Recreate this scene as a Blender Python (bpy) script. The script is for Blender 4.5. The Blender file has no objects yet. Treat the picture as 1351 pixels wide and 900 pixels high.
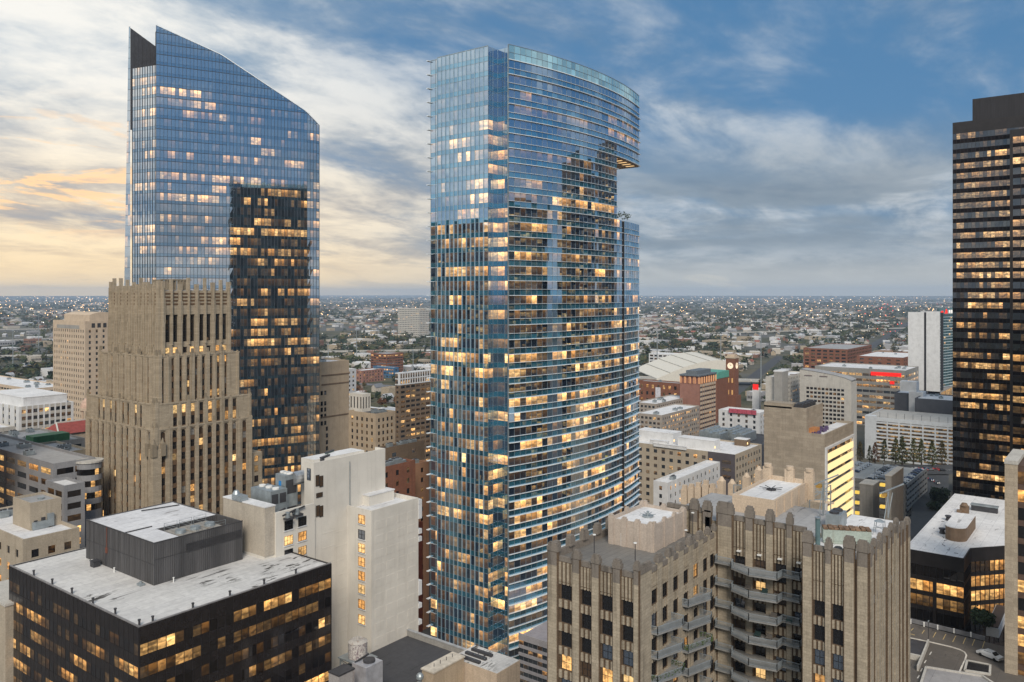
import bpy, math, random
import numpy as np
from mathutils import Vector
S = bpy.context.scene
COL = S.collection
random.seed(7)
rng = np.random.default_rng(7)

# ------------------------------------------------------------------ camera, sky, sun, exposure
H = 137.0
PHI = math.radians(37.4)               # heading of the view, the street grid runs along X and Y
FX, FY = math.cos(PHI), math.sin(PHI)  # forward
RX, RY = math.sin(PHI), -math.cos(PHI) # right
FOC, CU, HV = 1080.0, 675.5, 388.0
cd = bpy.data.cameras.new('camera')
cam = bpy.data.objects.new('camera', cd)
COL.objects.link(cam)
cam.location = (0, 0, H)
cam.rotation_euler = (math.radians(90), 0, PHI - math.radians(90))
cd.sensor_width = 36.0
cd.lens = FOC / 1351.0 * 36.0
cd.shift_y = -(450.0 - HV) / 1351.0
cd.clip_start = 1.0
cd.clip_end = 90000.0
S.camera = cam
S.view_settings.view_transform = 'Standard'
S.view_settings.look = 'None'
S.view_settings.exposure = 0.32
S.view_settings.gamma = 1.0
S.cycles.use_denoising = True
S.cycles.max_bounces = 6
S.cycles.glossy_bounces = 4
S.cycles.diffuse_bounces = 3
S.cycles.volume_bounces = 1
S.cycles.caustics_reflective = False
S.cycles.caustics_refractive = False
S.cycles.sample_clamp_indirect = 4.0

SUN_EL, SUN_AZ = math.radians(38), math.radians(222)   # azimuth counted from +X towards +Y
sl = bpy.data.lights.new('sun', 'SUN')
sl.energy = 2.6
sl.angle = math.radians(22)
sl.color = (1.0, 0.90, 0.77)
so = bpy.data.objects.new('sun', sl)
COL.objects.link(so)
sd = Vector((math.cos(SUN_AZ) * math.cos(SUN_EL), math.sin(SUN_AZ) * math.cos(SUN_EL), math.sin(SUN_EL)))
so.rotation_euler = sd.to_track_quat('Z', 'Y').to_euler()
so.location = (0, 0, 900)

W = bpy.data.worlds.new('World')
S.world = W
W.use_nodes = True
nt = W.node_tree
nt.nodes.clear()
class NT:
    """short hand for writing node trees"""
    def __init__(s, nt): s.nt = nt
    def n(s, t, **kw):
        x = s.nt.nodes.new(t)
        for k, v in kw.items():
            setattr(x, k, v)
        return x
    def put(s, sock, v):
        if isinstance(v, bpy.types.NodeSocket): s.nt.links.new(v, sock)
        elif v is not None: sock.default_value = v
    def math(s, op, a, b=None, clamp=False):
        x = s.n('ShaderNodeMath', operation=op, use_clamp=clamp)
        s.put(x.inputs[0], a); s.put(x.inputs[1], b)
        return x.outputs[0]
    def vmath(s, op, a, b=None):
        x = s.n('ShaderNodeVectorMath', operation=op)
        s.put(x.inputs[0], a); s.put(x.inputs[1], b)
        return x.outputs[1] if op in ('DOT_PRODUCT', 'LENGTH') else x.outputs[0]
    def mix(s, f, a, b, bt='MIX'):
        x = s.n('ShaderNodeMix', data_type='RGBA', blend_type=bt)
        x.clamp_factor = True
        s.put(x.inputs[0], f); s.put(x.inputs[6], a); s.put(x.inputs[7], b)
        return x.outputs[2]
    def step(s, v, a, b, lo=0.0, hi=1.0, smooth=True):
        x = s.n('ShaderNodeMapRange', interpolation_type='SMOOTHSTEP' if smooth else 'LINEAR')
        s.put(x.inputs[0], v); s.put(x.inputs[1], a); s.put(x.inputs[2], b); s.put(x.inputs[3], lo); s.put(x.inputs[4], hi)
        return x.outputs[0]
    def noise(s, vec, scale, detail=4.0, rough=0.55, dist=0.0, out=0):
        x = s.n('ShaderNodeTexNoise')
        s.put(x.inputs['Vector'], vec); s.put(x.inputs['Scale'], scale); s.put(x.inputs['Detail'], detail)
        s.put(x.inputs['Roughness'], rough); s.put(x.inputs['Distortion'], dist)
        return x.outputs[out]
    def comb(s, a, b, c):
        x = s.n('ShaderNodeCombineXYZ')
        s.put(x.inputs[0], a); s.put(x.inputs[1], b); s.put(x.inputs[2], c)
        return x.outputs[0]
    def sep(s, v):
        x = s.n('ShaderNodeSeparateXYZ'); s.put(x.inputs[0], v); return x.outputs
    def mapping(s, v, loc=(0, 0, 0), rot=(0, 0, 0), sc=(1, 1, 1)):
        x = s.n('ShaderNodeMapping'); s.put(x.inputs[0], v)
        x.inputs[1].default_value = loc; x.inputs[2].default_value = rot; x.inputs[3].default_value = sc
        return x.outputs[0]
def c4(c): return (c[0], c[1], c[2], 1.0)

w = NT(nt)
sky = w.n('ShaderNodeTexSky', sky_type='NISHITA')
sky.sun_disc = False
sky.sun_elevation = SUN_EL
sky.sun_rotation = math.radians(90) - SUN_AZ
sky.altitude = 100
sky.air_density = 1.0
sky.dust_density = 1.5
sky.ozone_density = 2.0
SKY = 0.06
base = w.mix(1.0, sky.outputs[0], (SKY, SKY, SKY, 1), 'MULTIPLY')
dirv = w.n('ShaderNodeTexCoord').outputs['Generated']
dx, dy, dz = w.sep(dirv)
el = w.math('MAXIMUM', dz, 0.0)
# where the evening glow sits on the horizon: far to the left of the view
GLOW = math.radians(37.4 + 42)
glowd = w.vmath('DOT_PRODUCT', dirv, (math.cos(GLOW), math.sin(GLOW), 0.0))
toglow = w.step(glowd, 0.60, 1.0)
side = w.vmath('DOT_PRODUCT', dirv, (RX, RY, 0.0))           # -1 left .. +1 right of the view
# cloud sheet: directions projected on a high flat layer
inv = w.math('DIVIDE', 1.0, w.math('ADD', el, 0.16))
pl = w.comb(w.math('MULTIPLY', dx, inv), w.math('MULTIPLY', dy, inv), 0.0)
plr = w.mapping(pl, loc=(1.3, 0.4, 0), rot=(0, 0, math.radians(-62)), sc=(0.42, 0.95, 1))
n1 = w.noise(plr, 1.0, 9.0, 0.58, 0.25)
n2 = w.noise(w.mapping(pl, loc=(4.7, 2.1, 0.5), rot=(0, 0, math.radians(-40)), sc=(0.7, 1.15, 1)), 2.1, 9.0, 0.62, 0.35)
n3 = w.noise(w.mapping(pl, loc=(0.2, 5.1, 2.0)), 0.8, 3.0, 0.5)
cover = w.math('ADD', w.math('ADD', w.math('MULTIPLY', n1, 0.62), w.math('MULTIPLY', n2, 0.28)), w.math('MULTIPLY', n3, 0.25))
lean = w.step(side, -0.62, 0.30, 0.15, -0.008)                # cloudier on the left
mask = w.step(w.math('ADD', cover, lean), 0.50, 0.70)
low = w.math('SUBTRACT', 1.0, w.step(el, 0.02, 0.20))       # low bank towards the horizon
mask = w.math('MAXIMUM', mask, w.math('MULTIPLY', low, 0.80))
n4 = w.noise(pl, 5.5, 6.0, 0.6, 0.4)
lit = w.step(w.math('ADD', w.math('ADD', w.math('MULTIPLY', n2, 0.55), w.math('MULTIPLY', n1, 0.25)), w.math('MULTIPLY', n4, 0.20)), 0.40, 0.60)
cloud_r = w.mix(lit, (0.155, 0.22, 0.295, 1), (0.50, 0.535, 0.565, 1))
cloud_l = w.mix(lit, (0.34, 0.42, 0.50, 1), (0.78, 0.765, 0.72, 1))
cloud = w.mix(w.step(side, -0.50, 0.12), cloud_l, cloud_r)
warm = w.mix(lit, (0.52, 0.42, 0.32, 1), (0.92, 0.74, 0.48, 1))
warmf = w.math('MULTIPLY', toglow, w.math('SUBTRACT', 1.0, w.step(el, 0.03, 0.26)))
cloud = w.mix(warmf, cloud, warm)
hz = w.mix(toglow, (0.52, 0.50, 0.44, 1), (0.95, 0.70, 0.38, 1))
cloud = w.mix(w.math('SUBTRACT', 1.0, w.step(el, 0.0, 0.075)), cloud, hz)
blue = w.mix(0.75, base, (0.060, 0.185, 0.36, 1))
skyc = w.mix(mask, blue, cloud)
# grey bank lying low on the right, seen edge on; small peach clouds by the glow
edge = w.comb(w.math('MULTIPLY', dx, 2.2), w.math('MULTIPLY', dy, 2.2), w.math('MULTIPLY', el, 15.0))
nb = w.noise(edge, 1.25, 7.0, 0.55, 0.4)
band = w.math('MULTIPLY', w.step(el, 0.035, 0.065), w.math('SUBTRACT', 1.0, w.step(el, 0.10, 0.21)))
bank = w.math('MULTIPLY', w.math('MULTIPLY', w.step(nb, 0.34, 0.52), band), w.step(side, -0.25, 0.12))
skyc = w.mix(w.math('MULTIPLY', bank, 0.9), skyc, w.mix(w.step(nb, 0.5, 0.75), (0.20, 0.25, 0.30, 1), (0.11, 0.155, 0.21, 1)))
edge2 = w.comb(w.math('MULTIPLY', dx, 5.0), w.math('MULTIPLY', dy, 5.0), w.math('MULTIPLY', el, 30.0))
np_ = w.noise(edge2, 1.5, 7.0, 0.6, 0.5)
pb = w.math('MULTIPLY', w.math('MULTIPLY', w.step(el, 0.05, 0.09), w.math('SUBTRACT', 1.0, w.step(el, 0.13, 0.22))), w.step(glowd, 0.86, 0.97))
skyc = w.mix(w.math('MULTIPLY', w.math('MULTIPLY', w.step(np_, 0.52, 0.60), pb), 0.9), skyc, w.mix(w.step(np_, 0.60, 0.74), (0.98, 0.64, 0.34, 1), (0.58, 0.44, 0.36, 1)))
bg = w.n('ShaderNodeBackground')
w.put(bg.inputs[0], skyc)
bg.inputs[1].default_value = 1.0
wo = w.n('ShaderNodeOutputWorld')
nt.links.new(bg.outputs[0], wo.inputs[0])

# ------------------------------------------------------------------ places: a picture column u at a distance d from the camera
def at(u, d):
    r = (u - CU) / FOC * d
    return (d * FX + r * RX, d * FY + r * RY)
def zv(v, d): return H - (v - HV) / FOC * d
def dep(x, y): return x * FX + y * FY
def on_x(u, x):            # y where the sight line of column u meets the plane x
    k = (u - CU) / FOC
    d = x / (FX + k * RX)
    return d * (FY + k * RY)
def on_y(u, y):            # x where it meets the plane y
    k = (u - CU) / FOC
    d = y / (FY + k * RY)
    return d * (FX + k * RX)
def foot(u0, d, uL, uR):   # plan rectangle of a block from its near corner and its two far edges
    x, y = at(u0, d)
    return x, y, on_y(uR, y), on_x(uL, x)

# ------------------------------------------------------------------ mesh helpers
OFF = {}
def link(o, parent=None):
    COL.objects.link(o)
    if parent is not None: o.parent = parent
    return o
def tag(o, label=None, cat=None, group=None, kind=None):
    if label: o['label'] = label
    if cat: o['category'] = cat
    if group: o['group'] = group
    if kind: o['kind'] = kind
    return o
def thing(name, label, cat, loc=(0, 0, 0), group=None, rz=0.0):
    o = bpy.data.objects.new(name, None)
    o.empty_display_size = 1.0
    o.location = loc
    o.rotation_euler = (0, 0, rz)
    link(o)
    OFF[o.name] = Vector(loc)
    return tag(o, label, cat, group)
def mesh_obj(name, me, parent=None, kind=None, loc=None):
    o = bpy.data.objects.new(name, me)
    link(o, parent)
    if loc is not None: o.location = loc
    if kind: o['kind'] = kind
    if parent is not None: OFF[o.name] = OFF.get(parent.name, Vector((0, 0, 0))) + (Vector(loc) if loc is not None else Vector((0, 0, 0)))
    return o
def copy_tree(o, parent=None):
    c = o.copy()
    COL.objects.link(c)
    if parent is not None: c.parent = parent
    for ch in list(o.children): copy_tree(ch, c)
    return c

class MB:
    def __init__(s): s.v, s.f, s.m = [], [], []
    def poly(s, pts, m=0):
        n = len(s.v); s.v += [tuple(p) for p in pts]; s.f.append(tuple(range(n, n + len(pts)))); s.m.append(m)
        return s
    def box(s, x0, y0, z0, x1, y1, z1, m=0, bottom=True):
        n = len(s.v)
        s.v += [(x0, y0, z0), (x1, y0, z0), (x1, y1, z0), (x0, y1, z0), (x0, y0, z1), (x1, y0, z1), (x1, y1, z1), (x0, y1, z1)]
        fs = [(4, 5, 6, 7), (0, 1, 5, 4), (1, 2, 6, 5), (2, 3, 7, 6), (3, 0, 4, 7)]
        if bottom: fs.append((3, 2, 1, 0))
        s.f += [tuple(n + i for i in f) for f in fs]; s.m += [m] * len(fs)
        return s
    def ob(s, P, U, u0, u1, n0, n1, z0, z1, m=0, taper=0.0):
        """box in a facade's own frame: u along the wall, n out of it"""
        N = (U[1], -U[0])
        def q(u, n): return (P[0] + U[0] * u + N[0] * n, P[1] + U[1] * u + N[1] * n)
        n = len(s.v)
        b = [q(u0, n1), q(u1, n1), q(u1, n0), q(u0, n0)]
        t = [q(u0 + taper, n1 - taper), q(u1 - taper, n1 - taper), q(u1 - taper, n0), q(u0 + taper, n0)] if taper else b
        s.v += [(p[0], p[1], z0) for p in b] + [(p[0], p[1], z1) for p in t]
        fs = [(4, 5, 6, 7), (0, 1, 5, 4), (1, 2, 6, 5), (2, 3, 7, 6), (3, 0, 4, 7), (3, 2, 1, 0)]
        s.f += [tuple(n + i for i in f) for f in fs]; s.m += [m] * 6
        return s
    def prism(s, pts, z0, z1, m=0, mt=None, cap=True):
        n, k = len(s.v), len(pts)
        s.v += [(p[0], p[1], z0) for p in pts] + [(p[0], p[1], z1) for p in pts]
        for i in range(k):
            j = (i + 1) % k
            s.f.append((n + i, n + j, n + k + j, n + k + i)); s.m.append(m)
        if cap:
            s.f.append(tuple(range(n + k, n + 2 * k))); s.m.append(m if mt is None else mt)
            s.f.append(tuple(range(n + k - 1, n - 1, -1))); s.m.append(m)
        return s
    def cyl(s, x, y, r, z0, z1, k=10, m=0, r2=None, cap=True):
        r2 = r if r2 is None else r2
        n = len(s.v)
        for rr, z in ((r, z0), (r2, z1)):
            s.v += [(x + rr * math.cos(2 * math.pi * i / k), y + rr * math.sin(2 * math.pi * i / k), z) for i in range(k)]
        for i in range(k):
            j = (i + 1) % k
            s.f.append((n + i, n + j, n + k + j, n + k + i)); s.m.append(m)
        if cap:
            s.f += [tuple(range(n + k, n + 2 * k)), tuple(range(n + k - 1, n - 1, -1))]; s.m += [m, m]
        return s
    def bar(s, a, b, wd, m=0):
        a, b = Vector(a), Vector(b); d = (b - a).normalized()
        up = Vector((0, 0, 1)) if abs(d.z) < 0.9 else Vector((1, 0, 0))
        e = d.cross(up).normalized() * wd / 2; g = d.cross(e).normalized() * wd / 2
        n = len(s.v)
        for p in (a, b): s.v += [tuple(p + e + g), tuple(p - e + g), tuple(p - e - g), tuple(p + e - g)]
        fs = [(0, 1, 5, 4), (1, 2, 6, 5), (2, 3, 7, 6), (3, 0, 4, 7), (0, 3, 2, 1), (4, 5, 6, 7)]
        s.f += [tuple(n + i for i in f) for f in fs]; s.m += [m] * 6
        return s
    def mesh(s, name, mats, off=(0, 0, 0)):
        me = bpy.data.meshes.new(name)
        v = s.v
        if any(off): v = [(p[0] - off[0], p[1] - off[1], p[2] - off[2]) for p in v]
        me.from_pydata(v, [], s.f)
        mats = mats if isinstance(mats, (list, tuple)) else [mats]
        for m in mats: me.materials.append(m)
        if len(mats) > 1: me.polygons.foreach_set('material_index', s.m)
        me.update()
        return me
    def build(s, name, mats, parent=None, kind=None, label=None):
        off = OFF.get(parent.name, (0, 0, 0)) if parent is not None else (0, 0, 0)
        o = mesh_obj(name, s.mesh(name, mats, off), parent, kind)
        if parent is not None: OFF[o.name] = Vector(off)
        if label: o['label'] = label
        return o
def ext(P, U, n):   # move a point out of the wall
    return (P[0] + U[1] * n, P[1] - U[0] * n)
def un(p, q):
    L = math.hypot(q[0] - p[0], q[1] - p[1])
    return ((q[0] - p[0]) / L, (q[1] - p[1]) / L), L

class Glass:
    """panes collected with what each pane shows: lit (0..), rnd, and whether it is a spandrel"""
    def __init__(s): s.q, s.lit, s.rnd, s.sp = [], [], [], []
    def add(s, a, b, c, d, lit=0.0, sp=0):
        s.q.append((a, b, c, d)); s.lit.append(lit); s.rnd.append(random.random()); s.sp.append(sp)
    def wall(s, P, U, u0, u1, n, z0, z1, lit=0.0, sp=0, tilt=0.0, zl=None, zr=None):
        N = (U[1], -U[0])
        ta, tb = (random.uniform(-tilt, tilt), random.uniform(-tilt, tilt)) if tilt else (0, 0)
        def q(u, z, e): return (P[0] + U[0] * u + N[0] * (n + e), P[1] + U[1] * u + N[1] * (n + e), z)
        s.add(q(u0, z0, -ta - tb), q(u1, z0, ta - tb), q(u1, z1 if zr is None else zr, ta + tb), q(u0, z1 if zl is None else zl, -ta + tb), lit, sp)
    def mk(s, name, ids, mats, off):
        n = len(ids)
        me = bpy.data.meshes.new(name)
        q = np.array([s.q[i] for i in ids], dtype=np.float64).reshape(-1, 3) - np.array(off, dtype=np.float64)
        me.from_pydata(q.tolist(), [], np.arange(4 * n).reshape(n, 4).tolist())
        for m in mats: me.materials.append(m)
        me.polygons.foreach_set('material_index', [s.sp[i] for i in ids])
        uv = me.uv_layers.new(name='UVMap')
        uv.data.foreach_set('uv', np.tile(np.array([0, 0, 1, 0, 1, 1, 0, 1], dtype=np.float32), n))
        for nm, src in (('lit', s.lit), ('rnd', s.rnd)):
            a = me.attributes.new(nm, 'FLOAT', 'FACE')
            a.data.foreach_set('value', np.array([src[i] for i in ids], dtype=np.float32))
        me.update()
        return me
    def build(s, root, mats, each=0, name='window_pane', rest='glazing', xf=None):
        """the `each` panes nearest the camera become parts, the rest one sheet"""
        if not s.q: return
        off = OFF[root.name]
        ids = list(range(len(s.q)))
        if each:
            def key(i):
                c = s.q[i][0]
                if xf: c = (xf[0] + c[0] * math.cos(xf[2]) - c[1] * math.sin(xf[2]), xf[1] + c[0] * math.sin(xf[2]) + c[1] * math.cos(xf[2]), c[2])
                d = dep(c[0], c[1])
                if d < 5: return 1e9
                u = CU + FOC * (c[0] * RX + c[1] * RY) / d
                v = HV + FOC * (H - c[2]) / d
                return d + (1e6 if (v > 895 or u > 1348 or u < 2 or s.sp[i]) else 0)
            ids.sort(key=key)
            for i in ids[:each]: mesh_obj(name, s.mk(name, [i], mats, off), root)
            ids = ids[each:]
        if ids: mesh_obj(rest, s.mk(rest, ids, mats, off), root, 'stuff')

def lights(nf, nc, p, run=3, hi=(0.6, 1.25)):
    """rows of windows with lights on in ragged runs, some floors busy, some dark, dim rooms in between"""
    out = np.zeros((nf, nc))
    for k in range(nf):
        busy = random.choice((0.1, 0.35, 0.6, 0.9, 1.2, 1.7, 2.3))
        pf = p * busy
        i = 0
        while i < nc:
            if random.random() < pf / run:
                L, e = max(1, int(random.expovariate(1.0 / (run * 1.1)) + .5)), random.uniform(*hi) * random.choice((1, 1, .75, .4))
                for j in range(i, min(nc, i + L)):
                    out[k, j] = e * random.uniform(0.35, 1.2) if random.random() < 0.82 else 0.06
                i += L
            else:
                r = random.random()
                out[k, i] = 0.16 * random.random() if r < 0.13 * busy else (0.05 if r < .4 else 0.0)
                i += 1
    return out

# ------------------------------------------------------------------ materials
MATS = {}
def newmat(name):
    m = bpy.data.materials.new(name); m.use_nodes = True
    m.node_tree.nodes.clear()
    return m, NT(m.node_tree)
def out(t, sh):
    o = t.n('ShaderNodeOutputMaterial'); t.nt.links.new(sh, o.inputs[0])
def bsdf(t, col, rough=0.8, spec=0.3, metal=0.0, normal=None):
    b = t.n('ShaderNodeBsdfPrincipled')
    t.put(b.inputs['Base Color'], col); t.put(b.inputs['Roughness'], rough); t.put(b.inputs['Metallic'], metal)
    t.put(b.inputs['Specular IOR Level'], spec)
    if normal is not None: t.put(b.inputs['Normal'], normal)
    return b.outputs[0]
def bump(t, h, s=0.3, d=0.05):
    b = t.n('ShaderNodeBump'); t.put(b.inputs['Height'], h); b.inputs['Strength'].default_value = s; b.inputs['Distance'].default_value = d
    return b.outputs[0]
def pos(t): return t.n('ShaderNodeNewGeometry').outputs['Position']
def mul(c, k): return (c[0] * k, c[1] * k, c[2] * k, 1)

def plain(name, col, rough=0.7, spec=0.3, metal=0.0, var=0.18, scale=0.6):
    if name in MATS: return MATS[name]
    m, t = newmat(name)
    n = t.noise(pos(t), scale, 5.0, 0.6)
    c = t.mix(t.step(n, 0.3, 0.7), mul(col, 1 - var), mul(col, 1 + var))
    out(t, bsdf(t, c, rough, spec, metal))
    MATS[name] = m
    return m
def stone(name, col, dirt=(0.08, 0.07, 0.06), damt=0.5, course=0.0, var=0.16, blotch=0.25):
    """masonry: grain, per-course tint, vertical rain streaks and blotches"""
    if name in MATS: return MATS[name]
    m, t = newmat(name)
    p = pos(t)
    g = t.noise(p, 3.5, 6.0, 0.65)
    b = t.noise(p, blotch, 5.0, 0.6)
    c = t.mix(t.step(g, 0.3, 0.7), mul(col, 1 - var), mul(col, 1 + var * 0.7))
    c = t.mix(t.step(b, 0.35, 0.75), c, t.mix(0.35, c, mul(col, 0.55)))
    st = t.noise(t.mapping(p, sc=(1.3, 1.3, 0.06)), 1.0, 5.0, 0.6)
    c = t.mix(t.math('MULTIPLY', t.step(st, 0.50, 0.72), damt), c, c4(dirt))
    h = g
    if course:
        x, y, z = t.sep(p)
        br = t.n('ShaderNodeTexBrick')
        t.put(br.inputs['Vector'], t.comb(t.math('ADD', x, y), z, 0.0))
        br.inputs['Color1'].default_value = (1, 1, 1, 1); br.inputs['Color2'].default_value = (0.82, 0.82, 0.82, 1)
        br.inputs['Mortar'].default_value = (0.6, 0.6, 0.6, 1)
        br.inputs['Scale'].default_value = 1.0; br.inputs['Mortar Size'].default_value = 0.02
        br.inputs['Brick Width'].default_value = course * 3; br.inputs['Row Height'].default_value = course
        c = t.mix(1.0, c, br.outputs[0], 'MULTIPLY')
    out(t, bsdf(t, c, 0.88, 0.2, 0.0, bump(t, h, 0.35, 0.06)))
    MATS[name] = m
    return m
def roofing(name, col, stain=(0.08, 0.08, 0.085), amt=0.6, seam=3.0, thr=0.60, spread=0.45):
    """flat roof membrane: sheets with seams, dust, puddle stains"""
    if name in MATS: return MATS[name]
    m, t = newmat(name)
    p = pos(t)
    b = t.noise(p, 0.10, 6.0, 0.62)
    f = t.noise(p, 0.9, 6.0, 0.65)
    d = t.noise(t.mapping(p, sc=(0.22, 0.9, 1)), 0.9, 5.0, 0.65, 0.6)
    c = t.mix(t.step(f, 0.3, 0.72), mul(col, 0.88), mul(col, 1.08))
    c = t.mix(t.step(b, 0.40, 0.75, 0.0, 0.5), c, mul(col, 0.62))
    spots = t.math('MULTIPLY', t.step(d, thr, thr + .05), t.step(t.noise(p, 0.06, 2.0), spread, spread + .12))
    c = t.mix(t.math('MULTIPLY', spots, amt), c, c4(stain))
    br = t.n('ShaderNodeTexBrick')
    t.put(br.inputs['Vector'], p)
    br.inputs['Color1'].default_value = (1, 1, 1, 1); br.inputs['Color2'].default_value = (0.92, 0.92, 0.93, 1); br.inputs['Mortar'].default_value = (0.72, 0.72, 0.74, 1)
    br.inputs['Scale'].default_value = 1.0; br.inputs['Mortar Size'].default_value = 0.05
    br.inputs['Brick Width'].default_value = seam * 4; br.inputs['Row Height'].default_value = seam
    c = t.mix(1.0, c, br.outputs[0], 'MULTIPLY')
    out(t, bsdf(t, c, 0.75, 0.3, 0.0, bump(t, f, 0.2, 0.05)))
    MATS[name] = m
    return m
def ribbed(name, col, rough=0.55, pitch=0.6):
    if name in MATS: return MATS[name]
    m, t = newmat(name)
    p = pos(t); x, y, z = t.sep(p)
    s = t.math('SINE', t.math('MULTIPLY', t.math('ADD', x, y), 6.283 / pitch))
    n = t.noise(t.mapping(p, sc=(1, 1, 0.1)), 0.8, 5.0, 0.6)
    c = t.mix(t.step(n, 0.3, 0.75), mul(col, 0.8), mul(col, 1.2))
    out(t, bsdf(t, c, rough, 0.35, 0.0, bump(t, s, 0.5, 0.05)))
    MATS[name] = m
    return m
def emit(name, col, k):
    if name in MATS: return MATS[name]
    m, t = newmat(name)
    e = t.n('ShaderNodeEmission'); e.inputs[0].default_value = c4(col); e.inputs[1].default_value = k
    out(t, e.outputs[0])
    try: m.cycles.emission_sampling = 'NONE'
    except Exception: pass
    MATS[name] = m
    return m
def glass(name, tint, inner, f0=0.4, glow=1.0, rough=0.02, warm=((1.0, 0.40, 0.09), (1.0, 0.63, 0.25)), ripple=0.0, varin=0.5, fine=1.0, blot=1.0):
    """window pane: reflecting coat over a dim room, rooms with lights on give off light"""
    if name in MATS: return MATS[name]
    m, t = newmat(name)
    al = t.n('ShaderNodeAttribute', attribute_name='lit').outputs['Fac']
    ar = t.n('ShaderNodeAttribute', attribute_name='rnd').outputs['Fac']
    uv = t.n('ShaderNodeTexCoord').outputs['UV']
    uu, vv, _ = t.sep(uv)
    p = pos(t)
    body = t.n('ShaderNodeBsdfDiffuse')
    t.put(body.inputs[0], t.mix(ar, mul(inner, 1 - varin), mul(inner, 1 + varin)))
    # the room behind: ceiling lamps near the head, furniture shapes below
    a = t.noise(t.mapping(p, sc=(0.7 * fine, 0.7 * fine, 1.4 * fine)), 1.0, 2.0, 0.5)
    b = t.noise(t.mapping(p, sc=(2.2 * fine, 2.2 * fine, 1.1 * fine)), 1.0, 3.0, 0.6)
    g = t.math('ADD', t.step(vv, 0.25, 0.95, 0.35, 1.0), t.step(b, 0.5, 0.75, 0.0, 0.45 * blot))
    g = t.math('MULTIPLY', g, t.step(a, 0.34, 0.62, 1.0 - .88 * blot, 1.0 + .35 * blot))
    g = t.math('MULTIPLY', g, t.math('ADD', 0.6, t.math('MULTIPLY', ar, 0.8)))
    # blinds half down in some rooms, lamps only at the ceiling in others
    bl = t.math('MULTIPLY', t.step(ar, 0.55, 0.56), t.step(t.math('SUBTRACT', vv, t.math('MULTIPLY', t.math('SUBTRACT', ar, 0.55), 1.6)), 0.0, 0.05))
    g = t.math('MULTIPLY', g, t.math('SUBTRACT', 1.0, t.math('MULTIPLY', bl, 0.55)))
    st = t.math('MULTIPLY', t.math('MULTIPLY', al, g), glow)
    e = t.n('ShaderNodeEmission')
    t.put(e.inputs[0], t.mix(t.math('ADD', t.math('MULTIPLY', ar, 0.6), t.math('MULTIPLY', b, 0.5)), c4(warm[0]), c4(warm[1])))
    t.put(e.inputs[1], st)
    room = t.n('ShaderNodeAddShader')
    t.nt.links.new(body.outputs[0], room.inputs[0]); t.nt.links.new(e.outputs[0], room.inputs[1])
    gl = t.n('ShaderNodeBsdfGlossy')
    gl.inputs['Color'].default_value = c4(tint); gl.inputs['Roughness'].default_value = rough
    if ripple:
        t.put(gl.inputs['Normal'], bump(t, t.noise(p, 0.35, 2.0, 0.5), ripple, 0.2))
    lw = t.n('ShaderNodeLayerWeight'); lw.inputs[0].default_value = 0.5
    fac = t.math('ADD', t.math('MULTIPLY', t.math('POWER', lw.outputs['Facing'], 3.5), 0.9 - f0), f0, True)
    mx = t.n('ShaderNodeMixShader')
    t.put(mx.inputs[0], fac); t.nt.links.new(room.outputs[0], mx.inputs[1]); t.nt.links.new(gl.outputs[0], mx.inputs[2])
    out(t, mx.outputs[0])
    try: m.cycles.emission_sampling = 'NONE'
    except Exception: pass
    MATS[name] = m
    return m
def foliage(name, a, b, scale=0.5):
    if name in MATS: return MATS[name]
    m, t = newmat(name)
    oi = t.n('ShaderNodeObjectInfo').outputs['Random']
    n = t.noise(pos(t), scale, 4.0, 0.6)
    f = t.math('ADD', t.math('MULTIPLY', n, 0.8), t.math('MULTIPLY', oi, 0.35))
    out(t, bsdf(t, t.mix(t.step(f, 0.3, 0.85), c4(a), c4(b)), 0.8, 0.15))
    MATS[name] = m
    return m

G_TOWER = [glass('tower glass', (0.66, 0.83, 1.0), (0.022, 0.04, 0.07), 0.60, 5.2, blot=.45), glass('tower spandrel', (0.52, 0.77, 1.0), (0.03, 0.13, 0.185), 0.50, 0.0)]
G_SLOPE = [glass('slope glass', (0.86, 0.93, 1.0), (0.04, 0.055, 0.07), 0.62, 3.9, blot=.4), glass('slope spandrel', (0.70, 0.84, 0.98), (0.03, 0.06, 0.08), 0.54, 0.0)]
G_DARK = [glass('bronze glass', (0.85, 0.86, 0.88), (0.012, 0.010, 0.010), 0.10, 2.0, 0.02, ((1.0, 0.38, 0.07), (1.0, 0.60, 0.21)), blot=.65), glass('bronze spandrel', (0.75, 0.72, 0.72), (0.020, 0.017, 0.017), 0.05, 0.0, 0.15)]
G_BLACK = [glass('black tower glass', (0.80, 0.88, 0.95), (0.015, 0.012, 0.012), 0.14, 2.2, 0.02, ((1.0, 0.42, 0.10), (1.0, 0.64, 0.27)), blot=.7), glass('black tower spandrel', (0.35, 0.35, 0.38), (0.010, 0.008, 0.009), 0.02, 0.0, 0.25)]
G_MASON = [glass('sash glass', (0.85, 0.90, 0.95), (0.014, 0.014, 0.016), 0.08, 2.0), glass('sash panel', (0.6, 0.55, 0.5), (0.09, 0.055, 0.035), 0.02, 0.0, 0.4)]
G_OFFICE = [glass('office glass', (0.85, 0.92, 1.0), (0.03, 0.035, 0.04), 0.16, 2.0), glass('office panel', (0.7, 0.75, 0.8), (0.10, 0.11, 0.12), 0.05, 0.0, 0.3)]
M_MULL = plain('mullion metal', (0.32, 0.39, 0.43), 0.4, 0.5, 0.6)
M_FIN = plain('pale fin metal', (0.80, 0.86, 0.90), 0.45, 0.5, 0.1, 0.08)
M_SMUL = plain('dark grid metal', (0.06, 0.075, 0.095), 0.4, 0.5, 0.3)
M_VFIN = plain('blue fin metal', (0.42, 0.55, 0.63), 0.4, 0.5, 0.4, 0.08)
M_CORE = plain('dark core', (0.03, 0.03, 0.035), 0.9)
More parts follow.
